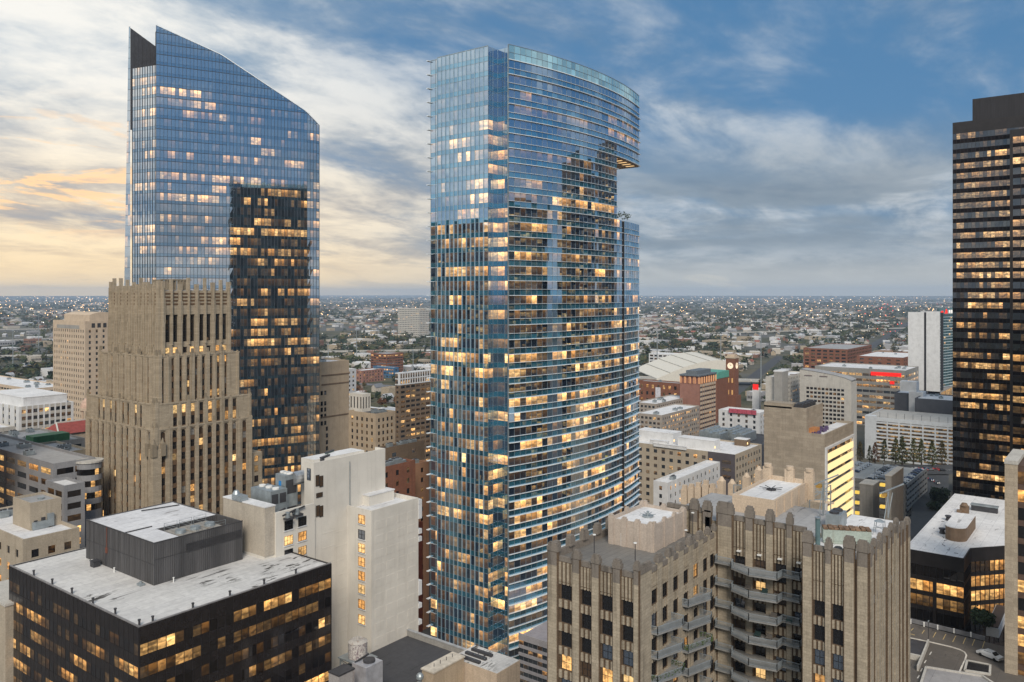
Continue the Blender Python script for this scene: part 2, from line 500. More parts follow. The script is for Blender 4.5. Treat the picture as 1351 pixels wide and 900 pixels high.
M_DMET = plain('dark metal', (0.05, 0.05, 0.055), 0.5)
M_BLKM = plain('bronze black metal', (0.022, 0.019, 0.019), 0.45, 0.4)
M_STEEL = plain('galvanised steel', (0.32, 0.36, 0.38), 0.45, 0.5, 0.5)
M_WHITE = plain('white paint', (0.72, 0.72, 0.70), 0.6, 0.3, 0.0, 0.08)
R_WHITE = roofing('white membrane', (0.74, 0.74, 0.74), (0.16, 0.15, 0.15), 0.55)
R_GREY = roofing('grey membrane', (0.36, 0.36, 0.36))
R_DARK = roofing('dark gravel roof', (0.075, 0.075, 0.08), (0.02, 0.02, 0.02), 0.6)
R_WORN = roofing('worn white roof', (0.62, 0.61, 0.59), (0.045, 0.04, 0.035), 1.0, 2.2, 0.54, 0.5)
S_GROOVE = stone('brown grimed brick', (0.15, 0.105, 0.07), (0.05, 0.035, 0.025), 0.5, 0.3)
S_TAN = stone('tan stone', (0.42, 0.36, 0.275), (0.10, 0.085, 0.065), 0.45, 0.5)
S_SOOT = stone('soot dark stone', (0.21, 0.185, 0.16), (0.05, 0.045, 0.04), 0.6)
S_GULF = stone('brown limestone', (0.44, 0.37, 0.275), (0.15, 0.115, 0.075), 0.40, 0.6, 0.12)
S_GULFD = stone('weathered limestone', (0.27, 0.225, 0.165), (0.08, 0.07, 0.06), 0.5)
S_CREAM = stone('cream painted brick', (0.65, 0.62, 0.56), (0.42, 0.39, 0.34), 0.30, 0.0, 0.03, 0.12)
S_BEIGE = stone('beige stucco', (0.45, 0.36, 0.26), (0.20, 0.15, 0.10), 0.3)
S_BRICK = stone('red brick', (0.25, 0.11, 0.07), (0.08, 0.05, 0.04), 0.3, 0.3)
S_BROWN = stone('brown brick', (0.22, 0.16, 0.11), (0.07, 0.05, 0.04), 0.3, 0.3)
S_CONC = stone('pale concrete', (0.50, 0.48, 0.44), (0.2, 0.19, 0.18), 0.3)
S_GREYC = stone('grey concrete', (0.33, 0.32, 0.30), (0.14, 0.13, 0.13), 0.3)
S_WHITE = stone('white precast', (0.66, 0.67, 0.68), (0.3, 0.3, 0.3), 0.2, 0.0, 0.05)
S_PEACH = stone('pale peach stone', (0.56, 0.45, 0.34), (0.25, 0.19, 0.14), 0.3)
S_TANB = stone('tan office brick', (0.42, 0.36, 0.28), (0.2, 0.17, 0.13), 0.25)

# ------------------------------------------------------------------ facade builders
def curtain(G, mul_mb, fin_mb, path, zs, sph=0.33, lit=None, prof=None, skip=None, tilt=0.006, mw=0.10, md=0.10, fin='h', fd=0.4, fh=0.14, vw=0.12, nin=0.0, fevery=1, fin2=False):
    """curtain wall along a path of plan points (one pane per step) over the floor heights zs"""
    nf, nc = len(zs) - 1, len(path) - 1
    for i in range(nc):
        U, L = un(path[i], path[i + 1])
        P = path[i]
        runs = []
        for k in range(nf):
            if skip and skip(i, k): continue
            z0, z1 = zs[k], zs[k + 1]
            zl = zr = z1
            if prof:
                zl, zr = min(z1, prof(path[i])), min(z1, prof(path[i + 1]))
                if max(zl, zr) <= z0 + 0.3: continue
                zl, zr = max(zl, z0 + 0.02), max(zr, z0 + 0.02)
            if runs and abs(runs[-1][1] - z0) < .01: runs[-1][1] = max(zl, zr)
            else: runs.append([z0, max(zl, zr)])
            zm = z0 + sph * (z1 - z0)
            m = mw / 2
            if min(zl, zr) > zm + 0.1:
                G.wall(P, U, m, L - m, nin, z0 + 0.06, zm - 0.03, 0, 1, tilt)
                G.wall(P, U, m, L - m, nin, zm + 0.03, z1, (lit[k, i] if lit is not None else 0), 0, tilt, zl, zr)
            else:
                G.wall(P, U, m, L - m, nin, z0 + 0.06, z1, 0, 1, tilt, zl, zr)
            if fin == 'h' and (k % fevery == 0):
                fin_mb.ob(P, U, 0, L, 0.0, fd, z0 - fh / 2, z0 + fh / 2)
                if fin2: fin_mb.ob(P, U, 0, L, 0.0, fd * .55, zm - fh * .28, zm + fh * .28)
            else:
                mul_mb.ob(P, U, 0, L, -0.05, md, z0 - 0.05, z0 + 0.05)
            mul_mb.ob(P, U, 0.02, L - 0.02, -0.05, 0.04, zm - 0.03, zm + 0.03)
        for zbot, ztop in runs:
            (fin_mb if fin == 'v' else mul_mb).ob(P, U, -vw / 2, vw / 2, -0.05, fd if fin == 'v' else md, zbot, ztop)
def line(p, q, n): return [(p[0] + (q[0] - p[0]) * i / n, p[1] + (q[1] - p[1]) * i / n) for i in range(n + 1)]

def grid_face(wall, G, P, Q, z0, z1, cols, floors, ww, wh, sill=0.9, rec=0.3, s0=0.0, lit=None, margin=0.0, smat=0, pmat=0, bands=None, sp_panel=False, cb=None, centres=None, top=0.0):
    """masonry face: piers and spandrels stand proud of the panes, so every opening is a real recess"""
    U, L = un(P, Q)
    z2 = z1 - top
    fh = (z2 - z0) / floors
    pitch = (L - 2 * margin) / cols if cols else 0
    cs = centres if centres is not None else [margin + (i + 0.5) * pitch for i in range(cols)]
    edge = s0
    for i, c in enumerate(cs):
        hw = (ww[i] if isinstance(ww, (list, tuple)) else ww) / 2
        wall.ob(P, U, edge, c - hw, -rec, 0, z0, z1, pmat)
        edge = c + hw
        zb = z0
        for k in range(floors):
            a = z0 + k * fh + sill; b = a + wh
            wall.ob(P, U, c - hw, c + hw, -rec, -0.05, zb, a, smat)
            zb = b
            if cb: cb(i, k, P, U, c, hw, a, b, lit[k, i] if lit is not None else 0)
            else: G.wall(P, U, c - hw, c + hw, -rec + 0.06, a, b, lit[k, i] if lit is not None else 0, 0)
        wall.ob(P, U, c - hw, c + hw, -rec, -0.05, zb, z1, smat)
    wall.ob(P, U, edge, L, -rec, 0, z0, z1, pmat)

def shell(root, x0, y0, x1, y1, z0, z1, rec, wallm, roofm, para=0.9, roofpart=True):
    """inner walls and a roof sheet inside a parapet; the west and south faces come from the facade builders"""
    mb = MB().box(x0 + rec, y0 + rec, z0, x1, y1, z1 - para, 0, False)
    t = 0.45
    mb.box(x1 - t, y0 + rec, z1 - para, x1, y1, z1); mb.box(x0 + rec, y1 - t, z1 - para, x1 - t, y1, z1)
    mb.box(x0 + rec, y0 + rec, z1 - para, x1 - t, y0 + rec + 0.12, z1 - 0.02); mb.box(x0 + rec, y0 + rec + 0.12, z1 - para, x0 + rec + 0.12, y1 - t, z1 - 0.02)
    mb.build('core', wallm, root)
    MB().poly([(x0 + rec + .12, y0 + rec + .12, z1 - para + 0.03), (x1 - t, y0 + rec + .12, z1 - para + 0.03), (x1 - t, y1 - t, z1 - para + 0.03), (x0 + rec + .12, y1 - t, z1 - para + 0.03)]).build('roof', roofm, root)
def hvac(root, x, y, z, sx, sy, sz, name='air_unit', mat=None, fans=2):
    mat = mat or M_STEEL
    mb = MB().box(x, y, z + 0.25, x + sx, y + sy, z + sz).box(x + .1, y + .1, z, x + sx - .1, y + sy - .1, z + 0.25)
    mb.box(x - 0.02, y + .15 * sy, z + .45 * sz, x, y + .85 * sy, z + .85 * sz)
    o = mb.build(name, mat, root)
    fb = MB()
    for i in range(fans):
        fx = x + sx * (i + 0.5) / fans
        fb.cyl(fx, y + sy / 2, min(sx / fans, sy) * 0.38, z + sz, z + sz + 0.35, 10)
    fb.build('fan', M_DMET, o)
    return o
def masonry(name, label, cat, rect, z0, z1, wallm, roofm, fh, pw, ps, ww, wh, sill=0.9, litp=0.15, group=None, top=1.2, gm=None, rec=0.3, sm=None, blank=(), units=2, margin=1.0, run=1, para=0.9, each=0):
    """a plain block with window openings on its two visible faces and units on the roof"""
    x0, y0, x1, y1 = rect
    root = thing(name, label, cat, (x0, y0, 0), group)
    G, wall = Glass(), MB()
    nf = max(1, int(round((z1 - top - z0) / fh)))
    for face, (P, Q, pit, s0) in enumerate((((x0, y1), (x0, y0), pw, 0.0), ((x0, y0), (x1, y0), ps, rec))):
        U, L = un(P, Q)
        if face in blank or not pit: wall.ob(P, U, s0, L, -rec, 0, z0, z1, 0); continue
        nc = max(1, int(round((L - 2 * margin) / pit)))
        pit2 = (L - 2 * margin) / nc
        grid_face(wall, G, P, Q, z0, z1, nc, nf, min(ww, pit2 * 0.92), wh, sill, rec, s0, lights(nf, nc, litp, run), margin, 1 if sm else 0, 0, top=top)
    shell(root, x0, y0, x1, y1, z0, z1, rec, wallm, roofm, para)
    wall.build('wall', [wallm, sm or wallm], root)
    G.build(root, gm or G_OFFICE, each, rest='windows')
    for i in range(units):
        sx, sy = random.uniform(2, 4.5), random.uniform(2, 3.5)
        hvac(root, random.uniform(x0 + 2, max(x0 + 2.1, x1 - 6)), random.uniform(y0 + 2, max(y0 + 2.1, y1 - 5)), z1 - para + .03, sx, sy, random.uniform(1.2, 2.2))
    return root

# ------------------------------------------------------------------ ground
gm, t = newmat('ground')
p = pos(t)
n1 = t.noise(p, 0.0016, 6.0, 0.6); n2 = t.noise(p, 0.012, 5.0, 0.65); n3 = t.noise(p, 0.09, 4.0, 0.6)
c = t.mix(t.step(n2, 0.38, 0.62), (0.050, 0.058, 0.034, 1), (0.13, 0.115, 0.075, 1))
c = t.mix(t.step(n1, 0.45, 0.62), c, (0.12, 0.12, 0.115, 1))
c = t.mix(t.step(n3, 0.55, 0.75, 0, 0.6), c, (0.04, 0.047, 0.03, 1))
dd = t.vmath('LENGTH', p)
c = t.mix(t.step(dd, 500, 1000), (0.10, 0.10, 0.10, 1), c)
out(t, bsdf(t, c, 0.95, 0.1))
gmb = MB()
R0 = 60000.0
gmb.poly([(-R0, -R0, 0), (R0, -R0, 0), (R0, R0, 0), (-R0, R0, 0)])
gmb.build('ground', gm, None, 'structure')

# ------------------------------------------------------------------ 1 central glass tower with the long bowed face
def central_tower():
    root = thing('glass_tower', 'tall blue glass tower with long bowed face and cut-away terrace, centre of the skyline', 'tower', (230.4, 177.8, 0))
    G, mu, fh_, fv = Glass(), MB(), MB(), MB()
    NF, FH = 43, 5.25
    top = NF * FH
    zs = [i * FH for i in range(NF + 1)]
    ax0, ay0, ax1, ay1 = 230.4, 177.8, 326.5, 177.4
    sag = 6.4
    half = (ax1 - ax0) / 2
    Rr = (half * half + sag * sag) / (2 * sag)
    cx, cy = (ax0 + ax1) / 2, ay0 - sag + Rr
    th = math.asin(half / Rr)
    NC = 36
    arc = [(cx + Rr * math.sin(-th + 2 * th * i / NC), cy - Rr * math.cos(-th + 2 * th * i / NC)) for i in range(NC + 1)]
    CUT = 25                                             # first pane of the terrace cut
    kA, kB = 32, 37                                      # the cut runs over these floors
    def skip(i, k): return i >= CUT and kA <= k < kB
    lt = lights(NF, NC, 0.42, 3)
    for k in range(NF):
        f = 0.35 if k > 33 else (0.8 if k > 28 else 1.15)
        lt[k] *= f
        if k < 30: lt[k] = np.maximum(lt[k], rng.random(NC) * (0.22 if rng.random() < .4 else .06) * (rng.random(NC) < .45))
    lt[41:] = 0
    lt[2, :12] = 0.9 + .4 * rng.random(12)
    # a dark full-height reveal near the right end
    slot = 27
    curtain(G, mu, fh_, arc, zs, 0.42, lt, None, lambda i, k: skip(i, k) or (i == slot and k < kA) or k == 42, 0.016, 0.10, 0.06, 'h', 0.85, 0.17, fin2=True)
    # reveal behind the slot
    P, Qq = arc[slot], arc[slot + 1]
    U, L = un(P, Qq)
    mu.ob(P, U, 0, L, -1.3, -1.2, 0, zs[kA])
    for k in range(0, kA):
        G.wall(P, U, 0.1, L - 0.1, -1.15, zs[k] + 1.9, zs[k + 1], random.choice((0, 0, 0, 0.7, 0.5)), 0)
    # west face: main plane and the set-back strip, with vertical blades
    wx = 227.6
    y_a, y_b, y_c = 184.8, 209.3, 214.2
    west = line((wx, y_b), (wx, y_a), 12)
    l2 = lights(NF, 12, 0.46, 2)
    l2[:30] = np.maximum(l2[:30], rng.random((30, 12)) * .16 * (rng.random((30, 12)) < .4))
    l2[40:] = 0
    curtain(G, mu, fv, west, zs, 0.34, l2, None, None, 0.008, 0.08, 0.10, 'v', 0.34, 0.1, 0.11)
    strip = line((wx + 1.6, y_c), (wx + 1.6, y_b), 2)
    l3 = lights(NF, 2, 0.3, 1)
    curtain(G, mu, fh_, strip, zs, 0.34, l3, None, None, 0.008, 0.08, 0.10, 'h', 0.10, 0.1)
    for k in range(1, NF + 1): fh_.box(wx + 0.2, y_c, zs[k] - 0.12, wx + 3.2, y_c + 1.1, zs[k] + 0.12)
    # re-entrant corner between the two faces
    n1 = line((wx, y_a), (wx + 5.6, y_a), 2)
    n2 = line((wx + 5.6, y_a), (wx + 5.6, 178.3), 2)
    l4, l5 = lights(NF, 2, 0.55, 2), lights(NF, 2, 0.55, 2)
    l4[38:] = 0; l5[38:] = 0
    curtain(G, mu, mu, n1, zs, 0.36, l4, None, None, 0.006, 0.08, 0.08, 'n')
    curtain(G, mu, mu, n2, zs, 0.36, l5, None, None, 0.006, 0.08, 0.08, 'n')
    n3 = line((wx + 5.6, 178.3), (ax0, ay0), 1)
    mu.ob(arc[0], (0, -1), -0.12, 0.12, -0.3, 0.3, 0, top)
    # inner walls
    back = 213.5
    low = [(wx + 0.4, y_a + .3), (wx + 5.9, y_a + .3), (wx + 5.9, 178.7)] + [(q[0], q[1] + 0.35) for q in arc]
    def plan(end):
        a = [(q[0], q[1] + 0.35) for q in arc[:end + 1]]
        return [(wx + 0.35, y_a + .35), (wx + 5.95, y_a + .35), (wx + 5.95, 178.9)] + a[1:] + [(arc[end][0], back), (wx + 2.0, back), (wx + 2.0, y_b), (wx + 0.35, y_b)]
    cores = MB()
    cores.prism(plan(NC), 0, zs[kA] - 0.4); cores.prism(plan(CUT), zs[kA] - 0.4, zs[kB] + 0.2); cores.prism(plan(NC), zs[kB] + 0.2, top - 8.5)
    cores.build('core', M_CORE, root)
    # recessed glass wall inside the cut, its warm soffit and the terrace floor
    a = arc[CUT]
    rec = line((a[0] + 0.2, a[1] + 9.0), (a[0] + 14.0, a[1] + 9.0), 5)
    lr = np.full((kB - kA, 5), 0.25)
    curtain(G, mu, mu, rec, zs[kA:kB + 1], 0.2, lr, None, None, 0.004, 0.1, 0.1, 'n')
    MB().box(a[0] + 0.3, a[1] + 9.3, zs[kA], a[0] + 14.0, back, zs[kB]).build('terrace_wall', M_CORE, root)
    sp = [(q[0], q[1] + 0.2) for q in arc[CUT:]] + [(arc[NC][0], back), (a[0], back)]
    MB().prism(sp, zs[kB] - 0.35, zs[kB] + 0.1).build('soffit', plain('timber soffit', (0.55, 0.36, 0.19), 0.6), root)
    for i in range(CUT + 1, NC, 2): MB().box(arc[i][0] - .6, arc[i][1] + 1.2, zs[kB] - 0.45, arc[i][0] + .6, arc[i][1] + 5, zs[kB] - 0.38).build('soffit_lamp', emit('soffit light', (1.0, 0.66, 0.32), 0.9), root)
    MB().prism(sp, zs[kA] - 0.3, zs[kA] + 0.05).build('terrace_floor', R_GREY, root)
    # terrace trees
    tr = MB()
    for i in range(260):
        q = arc[random.choice((CUT + 1, CUT + 3, CUT + 4, CUT + 6, CUT + 7))]
        d = [random.gauss(0, 1) for _ in range(3)]
        r = math.sqrt(sum(e * e for e in d)); rr = 1.9 * random.random() ** 0.4
        b = Vector((q[0] + d[0] / r * rr, q[1] + 3 + d[1] / r * rr, zs[kA] + 3.0 + d[2] / r * rr * .9))
        e = [Vector([random.uniform(-.5, .5) for _ in range(3)]) for _ in range(3)]
        tr.poly([b + e[0], b + e[1], b + e[2]])
    tr.build('terrace_planting', foliage('terrace leaves', (0.03, 0.05, 0.035), (0.07, 0.10, 0.07)), root, 'stuff')
    # glass crown: open screen, lighter, two rows high
    cr = Glass()
    for path, n in ((arc, NC),):
        for i in range(n):
            U, L = un(path[i], path[i + 1])
            for z0, z1 in ((zs[42] + 0.08, zs[42] + 2.55), (zs[42] + 2.7, top - .05)):
                cr.wall(path[i], U, 0.06, L - 0.06, 0.0, z0, z1, 0, 0, 0.004)
            mu.ob(path[i], U, -0.06, 0.06, -0.1, 0.1, zs[42], top)
        for i in range(n):
            U, L = un(path[i], path[i + 1])
            mu.ob(path[i], U, 0, L, -0.08, 0.14, top, top + 0.2)
            mu.ob(path[i], U, 0, L, -0.08, 0.10, zs[42] + 2.56, zs[42] + 2.69)
            fh_.ob(path[i], U, 0, L, 0, .5, zs[42] - .12, zs[42] + .12)
    for path in (west, strip):
        for i in range(len(path) - 1):
            U, L = un(path[i], path[i + 1])
            mu.ob(path[i], U, 0, L, -0.1, 0.1, top, top + 0.3)
    cr.build(root, [glass('crown glass', (0.74, 0.95, 1.0), (0.30, 0.52, 0.58), 0.40, 0), G_TOWER[1]], 0, rest='crown_screen')
    # roof between the screens, plant screen behind
    MB().prism(plan(NC), top - 8.4, top - 8.0).build('roof', R_GREY, root)
    mu.build('mullions', M_MULL, root, 'stuff')
    fh_.build('sunshade_fins', M_FIN, root, 'stuff')
    fv.build('vertical_blades', M_VFIN, root, 'stuff')
    G.build(root, G_TOWER, 300)
    # a lit lobby edge at the podium terrace
    return root
central_tower()

# ------------------------------------------------------------------ 2 sloped glass tower on the left
def sloped_tower():
    d0, al = 430.0, math.radians(23.4)                   # this block stands a little off the street grid
    wx0, wy0 = at(206, d0)
    U2, V2 = (math.cos(al), -math.sin(al)), (math.sin(al), math.cos(al))
    def reach(u, D):                                     # how far along D the sight line of column u lies
        k = (u - CU) / FOC
        r0, dd0 = wx0 * RX + wy0 * RY, d0
        return (k * dd0 - r0) / (D[0] * RX + D[1] * RY - k * (D[0] * FX + D[1] * FY))
    L = reach(423, U2)
    x0 = y0 = 0.0
    x1 = L
    root = thing('glass_tower', 'blue glass tower with slanting roofline and folded face, behind the brown stepped tower', 'tower', (wx0, wy0, 0), None, -al)
    OFF[root.name] = Vector((0, 0, 0))
    G, mu, fv = Glass(), MB(), MB()
    def topz(u, v):
        s_ = reach(u, U2)
        return s_, zv(v, d0 + s_ * (U2[0] * FX + U2[1] * FY))
    prof_pts = [topz(206, 33), topz(292, 72), topz(403, 145), topz(423, 164)]
    s_last = reach(405, U2)
    def pz(s):
        for (a, za), (b, zb) in zip(prof_pts, prof_pts[1:]):
            if s <= b: return za + (zb - za) * (s - a) / (b - a)
        return prof_pts[-1][1]
    FHt, NF = 5.6, 51
    zs = [i * FHt for i in range(NF + 1)]
    NC = 47
    # the front is folded along a slanting crease: right of it the plane turns a little
    def fold(s, z):
        cr = L * (0.353 - 0.13 * (1 - max(0, min(1, (z - 145) / 125))))
        return 0.022 * max(0.0, s - cr) + 0.15 * max(0.0, s - s_last)
    ltf = lights(NF, NC, 0.46, 3)
    ltf[:30] = np.maximum(ltf[:30], rng.random((30, NC)) * .14 * (rng.random((30, NC)) < .3))
    ltf[44:] = 0
    for k in range(NF):
        z0, z1 = zs[k], zs[k + 1]
        for i in range(NC):
            sa, sb = L * i / NC, L * (i + 1) / NC
            za, zb = pz(sa), pz(sb)
            if max(za, zb) < z0 + 0.4: continue
            zm = z0 + 0.30 * (z1 - z0)
            e = 0.06
            tl, tr = random.uniform(-.006, .006), random.uniform(-.006, .006)
            def q(s, z, dn=0.0): return (x0 + s, y0 + fold(s, z) + dn, z)
            zl, zr = max(min(z1, za), z0 + .05), max(min(z1, zb), z0 + .05)
            if min(zl, zr) > zm + .2:
                G.add(q(sa + e, z0 + .05), q(sb - e, z0 + .05, tl), q(sb - e, zm - .03, tl), q(sa + e, zm - .03), 0, 1)
                G.add(q(sa + e, zm + .03, tr), q(sb - e, zm + .03, tl), q(sb - e, zr, tr), q(sa + e, zl, tl), ltf[k, i], 0)
            else: G.add(q(sa + e, z0 + .05), q(sb - e, z0 + .05), q(sb - e, zr), q(sa + e, zl), 0, 1)
        Lk = L
        s_end = max([L * i / NC for i in range(NC + 1) if pz(L * i / NC) > z0 + .05] or [0])
        ya, yb = fold(0, z0), fold(s_end, z0)
        mid = L * 0.3
        mu.bar((x0, y0 + ya - .05, z0), (x0 + min(mid, s_end), y0 + fold(min(mid, s_end), z0) - .05, z0), 0.26)
        if s_end > mid: mu.bar((x0 + mid, y0 + fold(mid, z0) - .05, z0), (x0 + s_end, y0 + yb - .05, z0), 0.26)
    for i in range(NC + 1):
        s = L * i / NC
        za = pz(s)
        pts = [0, 145, 185, 230, za]
        for a, b in zip(pts, pts[1:]):
            fv.bar((x0 + s, y0 + fold(s, a) - .08, a), (x0 + s, y0 + fold(s, b) - .08, b), 0.17)
    # west side: runs back at a slant, a little set in, with a fin at its far end that grows wider towards the ground
    WD = (-0.588, 0.809)
    WDw = (WD[0] * U2[0] + WD[1] * V2[0], WD[0] * U2[1] + WD[1] * V2[1])
    bl = reach(172, WDw)
    wz = zv(86, d0 + 8)
    NW = 10
    wpx, wpy = WD[0] * bl, WD[1] * bl
    path = line((wpx + 1.0, wpy - .2), (x0 + .8, y0 + .5), NW)
    nfw = int(wz / FHt)
    lw_ = lights(nfw, NW, 0.45, 4)
    curtain(G, mu, fv, path, [i * FHt for i in range(nfw + 1)], 0.3, lw_, None, None, 0.008, 0.08, 0.08, 'v', 0.22, 0.1, 0.14)
    lb = Glass()
    yf = wpy
    def fl(z): return 7.0 * (1 - z / 280) + 1.0
    for k in range(NF):
        z0, z1 = zs[k], min(zs[k + 1], pz(0) + 1.0)
        for j in range(2):
            def e(f, z): return (wpx - .1 + WD[0] * fl(z) * (1 - f), wpy + WD[1] * fl(z) * (1 - f), z)
            lb.add(e(j / 2, z0 + .06), e(j / 2 + .5, z0 + .06), e(j / 2 + .5, z1), e(j / 2, z1), random.choice((0, 0, .4)) if k < 44 else 0, 0 if k < 44 else 1)
        mu.bar(e(0, z0), e(1, z0), 0.14)
    lb.build(root, G_SLOPE, 0, rest='fin_glazing')
    # far screen: parallel to the front, its dark inner side shows through the notch
    scr = MB()
    n = 20
    SL = L * 0.45
    for i in range(n):
        sa, sb = SL * i / n, SL * (i + 1) / n
        scr.prism([(wpx + sa + .05, yf + .2), (wpx + sb, yf + .2), (wpx + sb, yf + 1.0), (wpx + sa + .05, yf + 1.0)], 0, 0)
        m = len(scr.v)
        for j in range(8):
            X, Y, Z = scr.v[m - 8 + j]
            scr.v[m - 8 + j] = (X, Y, 225 if j < 4 else pz((X - wpx) * 1.6) + 1.2 - 0.12 * (X - wpx))
    scr.build('roof_screen', plain('screen back', (0.035, 0.037, 0.045), 0.6), root)
    cr = MB()
    yb = yf + 8
    cr.prism([(x0 + 1.4, y0 + .9), (L - .4, 6.0), (L - .4, yb), (wpx + 1.6, yb), (wpx + 1.6, wpy + .3)], 0, 232)
    cr.prism([(x0 + 1.4, y0 + .9), (L * .3, .9), (L * .3, yb), (wpx + 1.6, yb), (wpx + 1.6, wpy + .3)], 232, wz - 5.4)
    for i in range(n):
        sa, sb = L * i / n, L * (i + 1) / n
        zt = min(pz(sa), pz(sb)) - .5
        cr.prism([(sa + .25, fold(sa, 278) + .35), (sb, fold(sb, 278) + .35), (sb, 6.5), (sa + .25, 6.5)], 140, zt)
    cr.prism([(.3, .8), (L - .3, fold(L, 100) + .8), (L - .3, 6.5), (.3, 6.5)], 0, 140)
    cr.build('core', M_CORE, root)
    cap = MB()
    for i in range(NC):
        sa, sb = L * i / NC, L * (i + 1) / NC
        cap.bar((x0 + sa, y0 + fold(sa, 278) - .1, pz(sa)), (x0 + sb, y0 + fold(sb, 278) - .1, pz(sb)), 0.45)
    cap.build('parapet_cap', M_FIN, root)
    mu.build('mullions', M_SMUL, root, 'stuff')
    fv.build('vertical_fins', M_SMUL, root, 'stuff')
    G.build(root, G_SLOPE, 300, xf=(wx0, wy0, -al))
sloped_tower()

# ------------------------------------------------------------------ 3 dark banded tower on the right
def dark_tower(name, label, rect, z1, fh, pitch, p, mech=None, notch=None, mats=G_BLACK, each=0, sph=0.42, faces='wsn'):
    x0, y0, x1, y1 = rect
    root = thing(name, label, 'tower', (x0, y0, 0))
    G, mu = Glass(), MB()
    nf = int((z1 - 5) / fh)
    zb = z1 - 5 - nf * fh
    zs = [zb + i * fh for i in range(nf + 1)]
    fs = {'w': ((x0, y1), (x0, y0)), 's': ((x0, y0), (x1, y0)), 'n': ((x1, y1), (x0, y1)), 'e': ((x1, y0), (x1, y1))}
    for f in faces:
        a, b = fs[f]
        n = max(2, int(math.hypot(a[0] - b[0], a[1] - b[1]) / pitch))
        curtain(G, mu, mu, line(a, b, n), zs, sph, lights(nf, n, p, 5, (0.35, 1.0)), None, None, 0.008, 0.06, 0.05, 'n', vw=0.08)
        U, L = un(a, b)
        mu.ob(a, U, 0.01, L - .01, -0.2, 0.06, z1 - 5, z1)
        mu.ob(a, U, 0.01, L - .01, -0.2, 0.06, 0, zb)
    core = MB().box(x0 + .25, y0 + .25, 0, x1 - .25, y1 - .25, z1 - 1)
    if notch:
        nx, ny0, ny1 = notch
        path = line((x0 - nx, ny1), (x0 - nx, ny0), max(2, int((ny1 - ny0) / (pitch * 1.9))))
        nfn = nf - 1
        curtain(G, mu, mu, path, zs[:nfn + 1], 0.36, lights(nfn, len(path) - 1, p * 1.2, 2, (0.35, 1.0)), None, None, 0.005, 0.08, 0.14, 'n', vw=0.2)
        mu.box(x0 - nx - .05, ny0, zs[nfn], x0 - .3, ny1, zs[nfn] + 3.0)
        mu.box(x0 - nx - .15, ny1, 0, x0 - .05, ny1 + 1.0, zs[nfn] + 3.0)
        core.box(x0 - nx + .25, ny0, 0, x0 + .2, ny1 - .25, zs[nfn])
    core.build('core', M_CORE, root)
    MB().box(x0 + .3, y0 + .3, z1 - 1, x1 - .3, y1 - .3, z1 - .7).build('roof', R_GREY, root)
    if mech:
        a, b, c, d, z2 = mech
        MB().box(a, b, z1 - .7, c, d, z2).build('plant_room', ribbed('dark plant cladding', (0.022, 0.021, 0.024), 0.6), root)
    mu.build('frame_grid', M_BLKM, root, 'stuff')
    G.build(root, mats, each)
    return root
DT = on_x(1257, 404)
dark_tower('office_tower', 'black banded office tower with many warm lit floors, at the right edge', (404, 12, 452, DT), zv(162, 360), 4.35, 1.45, 1.0,
           (408, 10.5, 448, on_x(1283, 408), zv(133, 362)), (3.2, 12.2, on_x(1336, 400.8)), each=300)
# towers that stand outside the frame and show mirrored in the glass
dark_tower('office_tower', 'tall dark tower hidden past the right edge, mirrored high in the bowed facade', (640, -48, 690, 40), 269, 4.3, 3.0, 0.5, mats=G_DARK, faces='wn')
dark_tower('office_tower', 'broad dark tower outside the frame, mirrored low in the bowed facade', (296, -75, 380, -2), 192, 4.3, 3.0, 0.6, mats=G_DARK, faces='wn')
dark_tower('office_tower', 'dark tower outside the left edge, mirrored in the narrow west face', (48, 300, 105, 352), 178, 4.3, 3.0, 0.5, mats=G_DARK, faces='se')

# ------------------------------------------------------------------ window kits for masonry (shared meshes)
KIT = {}
def pane_mat(kind):
    """dark room, blind drawn, or lamp-lit room behind the pane"""
    nm = 'window ' + kind
    if nm in MATS: return MATS[nm]
    col, f0, em = {'dark': ((0.012, 0.012, 0.013), .07, 0), 'sky': ((0.05, 0.07, 0.10), .30, 0), 'blind': ((0.26, 0.25, 0.23), .10, 0), 'brown': ((0.07, 0.045, 0.028), .06, 0),
                   'warm': ((0.05, 0.03, 0.02), .05, 1.25), 'amber': ((0.05, 0.03, 0.02), .05, 0.75), 'dim': ((0.05, 0.03, 0.02), .06, 0.22)}[kind]
    m, t = newmat(nm)
    b = t.n('ShaderNodeBsdfDiffuse'); b.inputs[0].default_value = c4(col)
    sh = b.outputs[0]
    oi = t.n('ShaderNodeObjectInfo').outputs['Random']
    if em:
        p = pos(t)
        g = t.math('MULTIPLY', t.step(t.noise(p, 1.1, 3.0, 0.6), 0.3, 0.65, 0.35, 1.2), t.math('ADD', t.math('MULTIPLY', oi, 0.6), 0.6))
        e = t.n('ShaderNodeEmission'); t.put(e.inputs[0], t.mix(oi, (1.0, 0.46, 0.12, 1), (1.0, 0.66, 0.28, 1))); t.put(e.inputs[1], t.math('MULTIPLY', g, em))
        a = t.n('ShaderNodeAddShader'); t.nt.links.new(sh, a.inputs[0]); t.nt.links.new(e.outputs[0], a.inputs[1]); sh = a.outputs[0]
        m.cycles.emission_sampling = 'NONE'
    g = t.n('ShaderNodeBsdfGlossy'); g.inputs['Roughness'].default_value = 0.03; g.inputs['Color'].default_value = (0.9, 0.93, 1, 1)
    x = t.n('ShaderNodeMixShader'); x.inputs[0].default_value = f0
    t.nt.links.new(sh, x.inputs[1]); t.nt.links.new(g.outputs[0], x.inputs[2])
    out(t, x.outputs[0])
    MATS[nm] = m
    return m
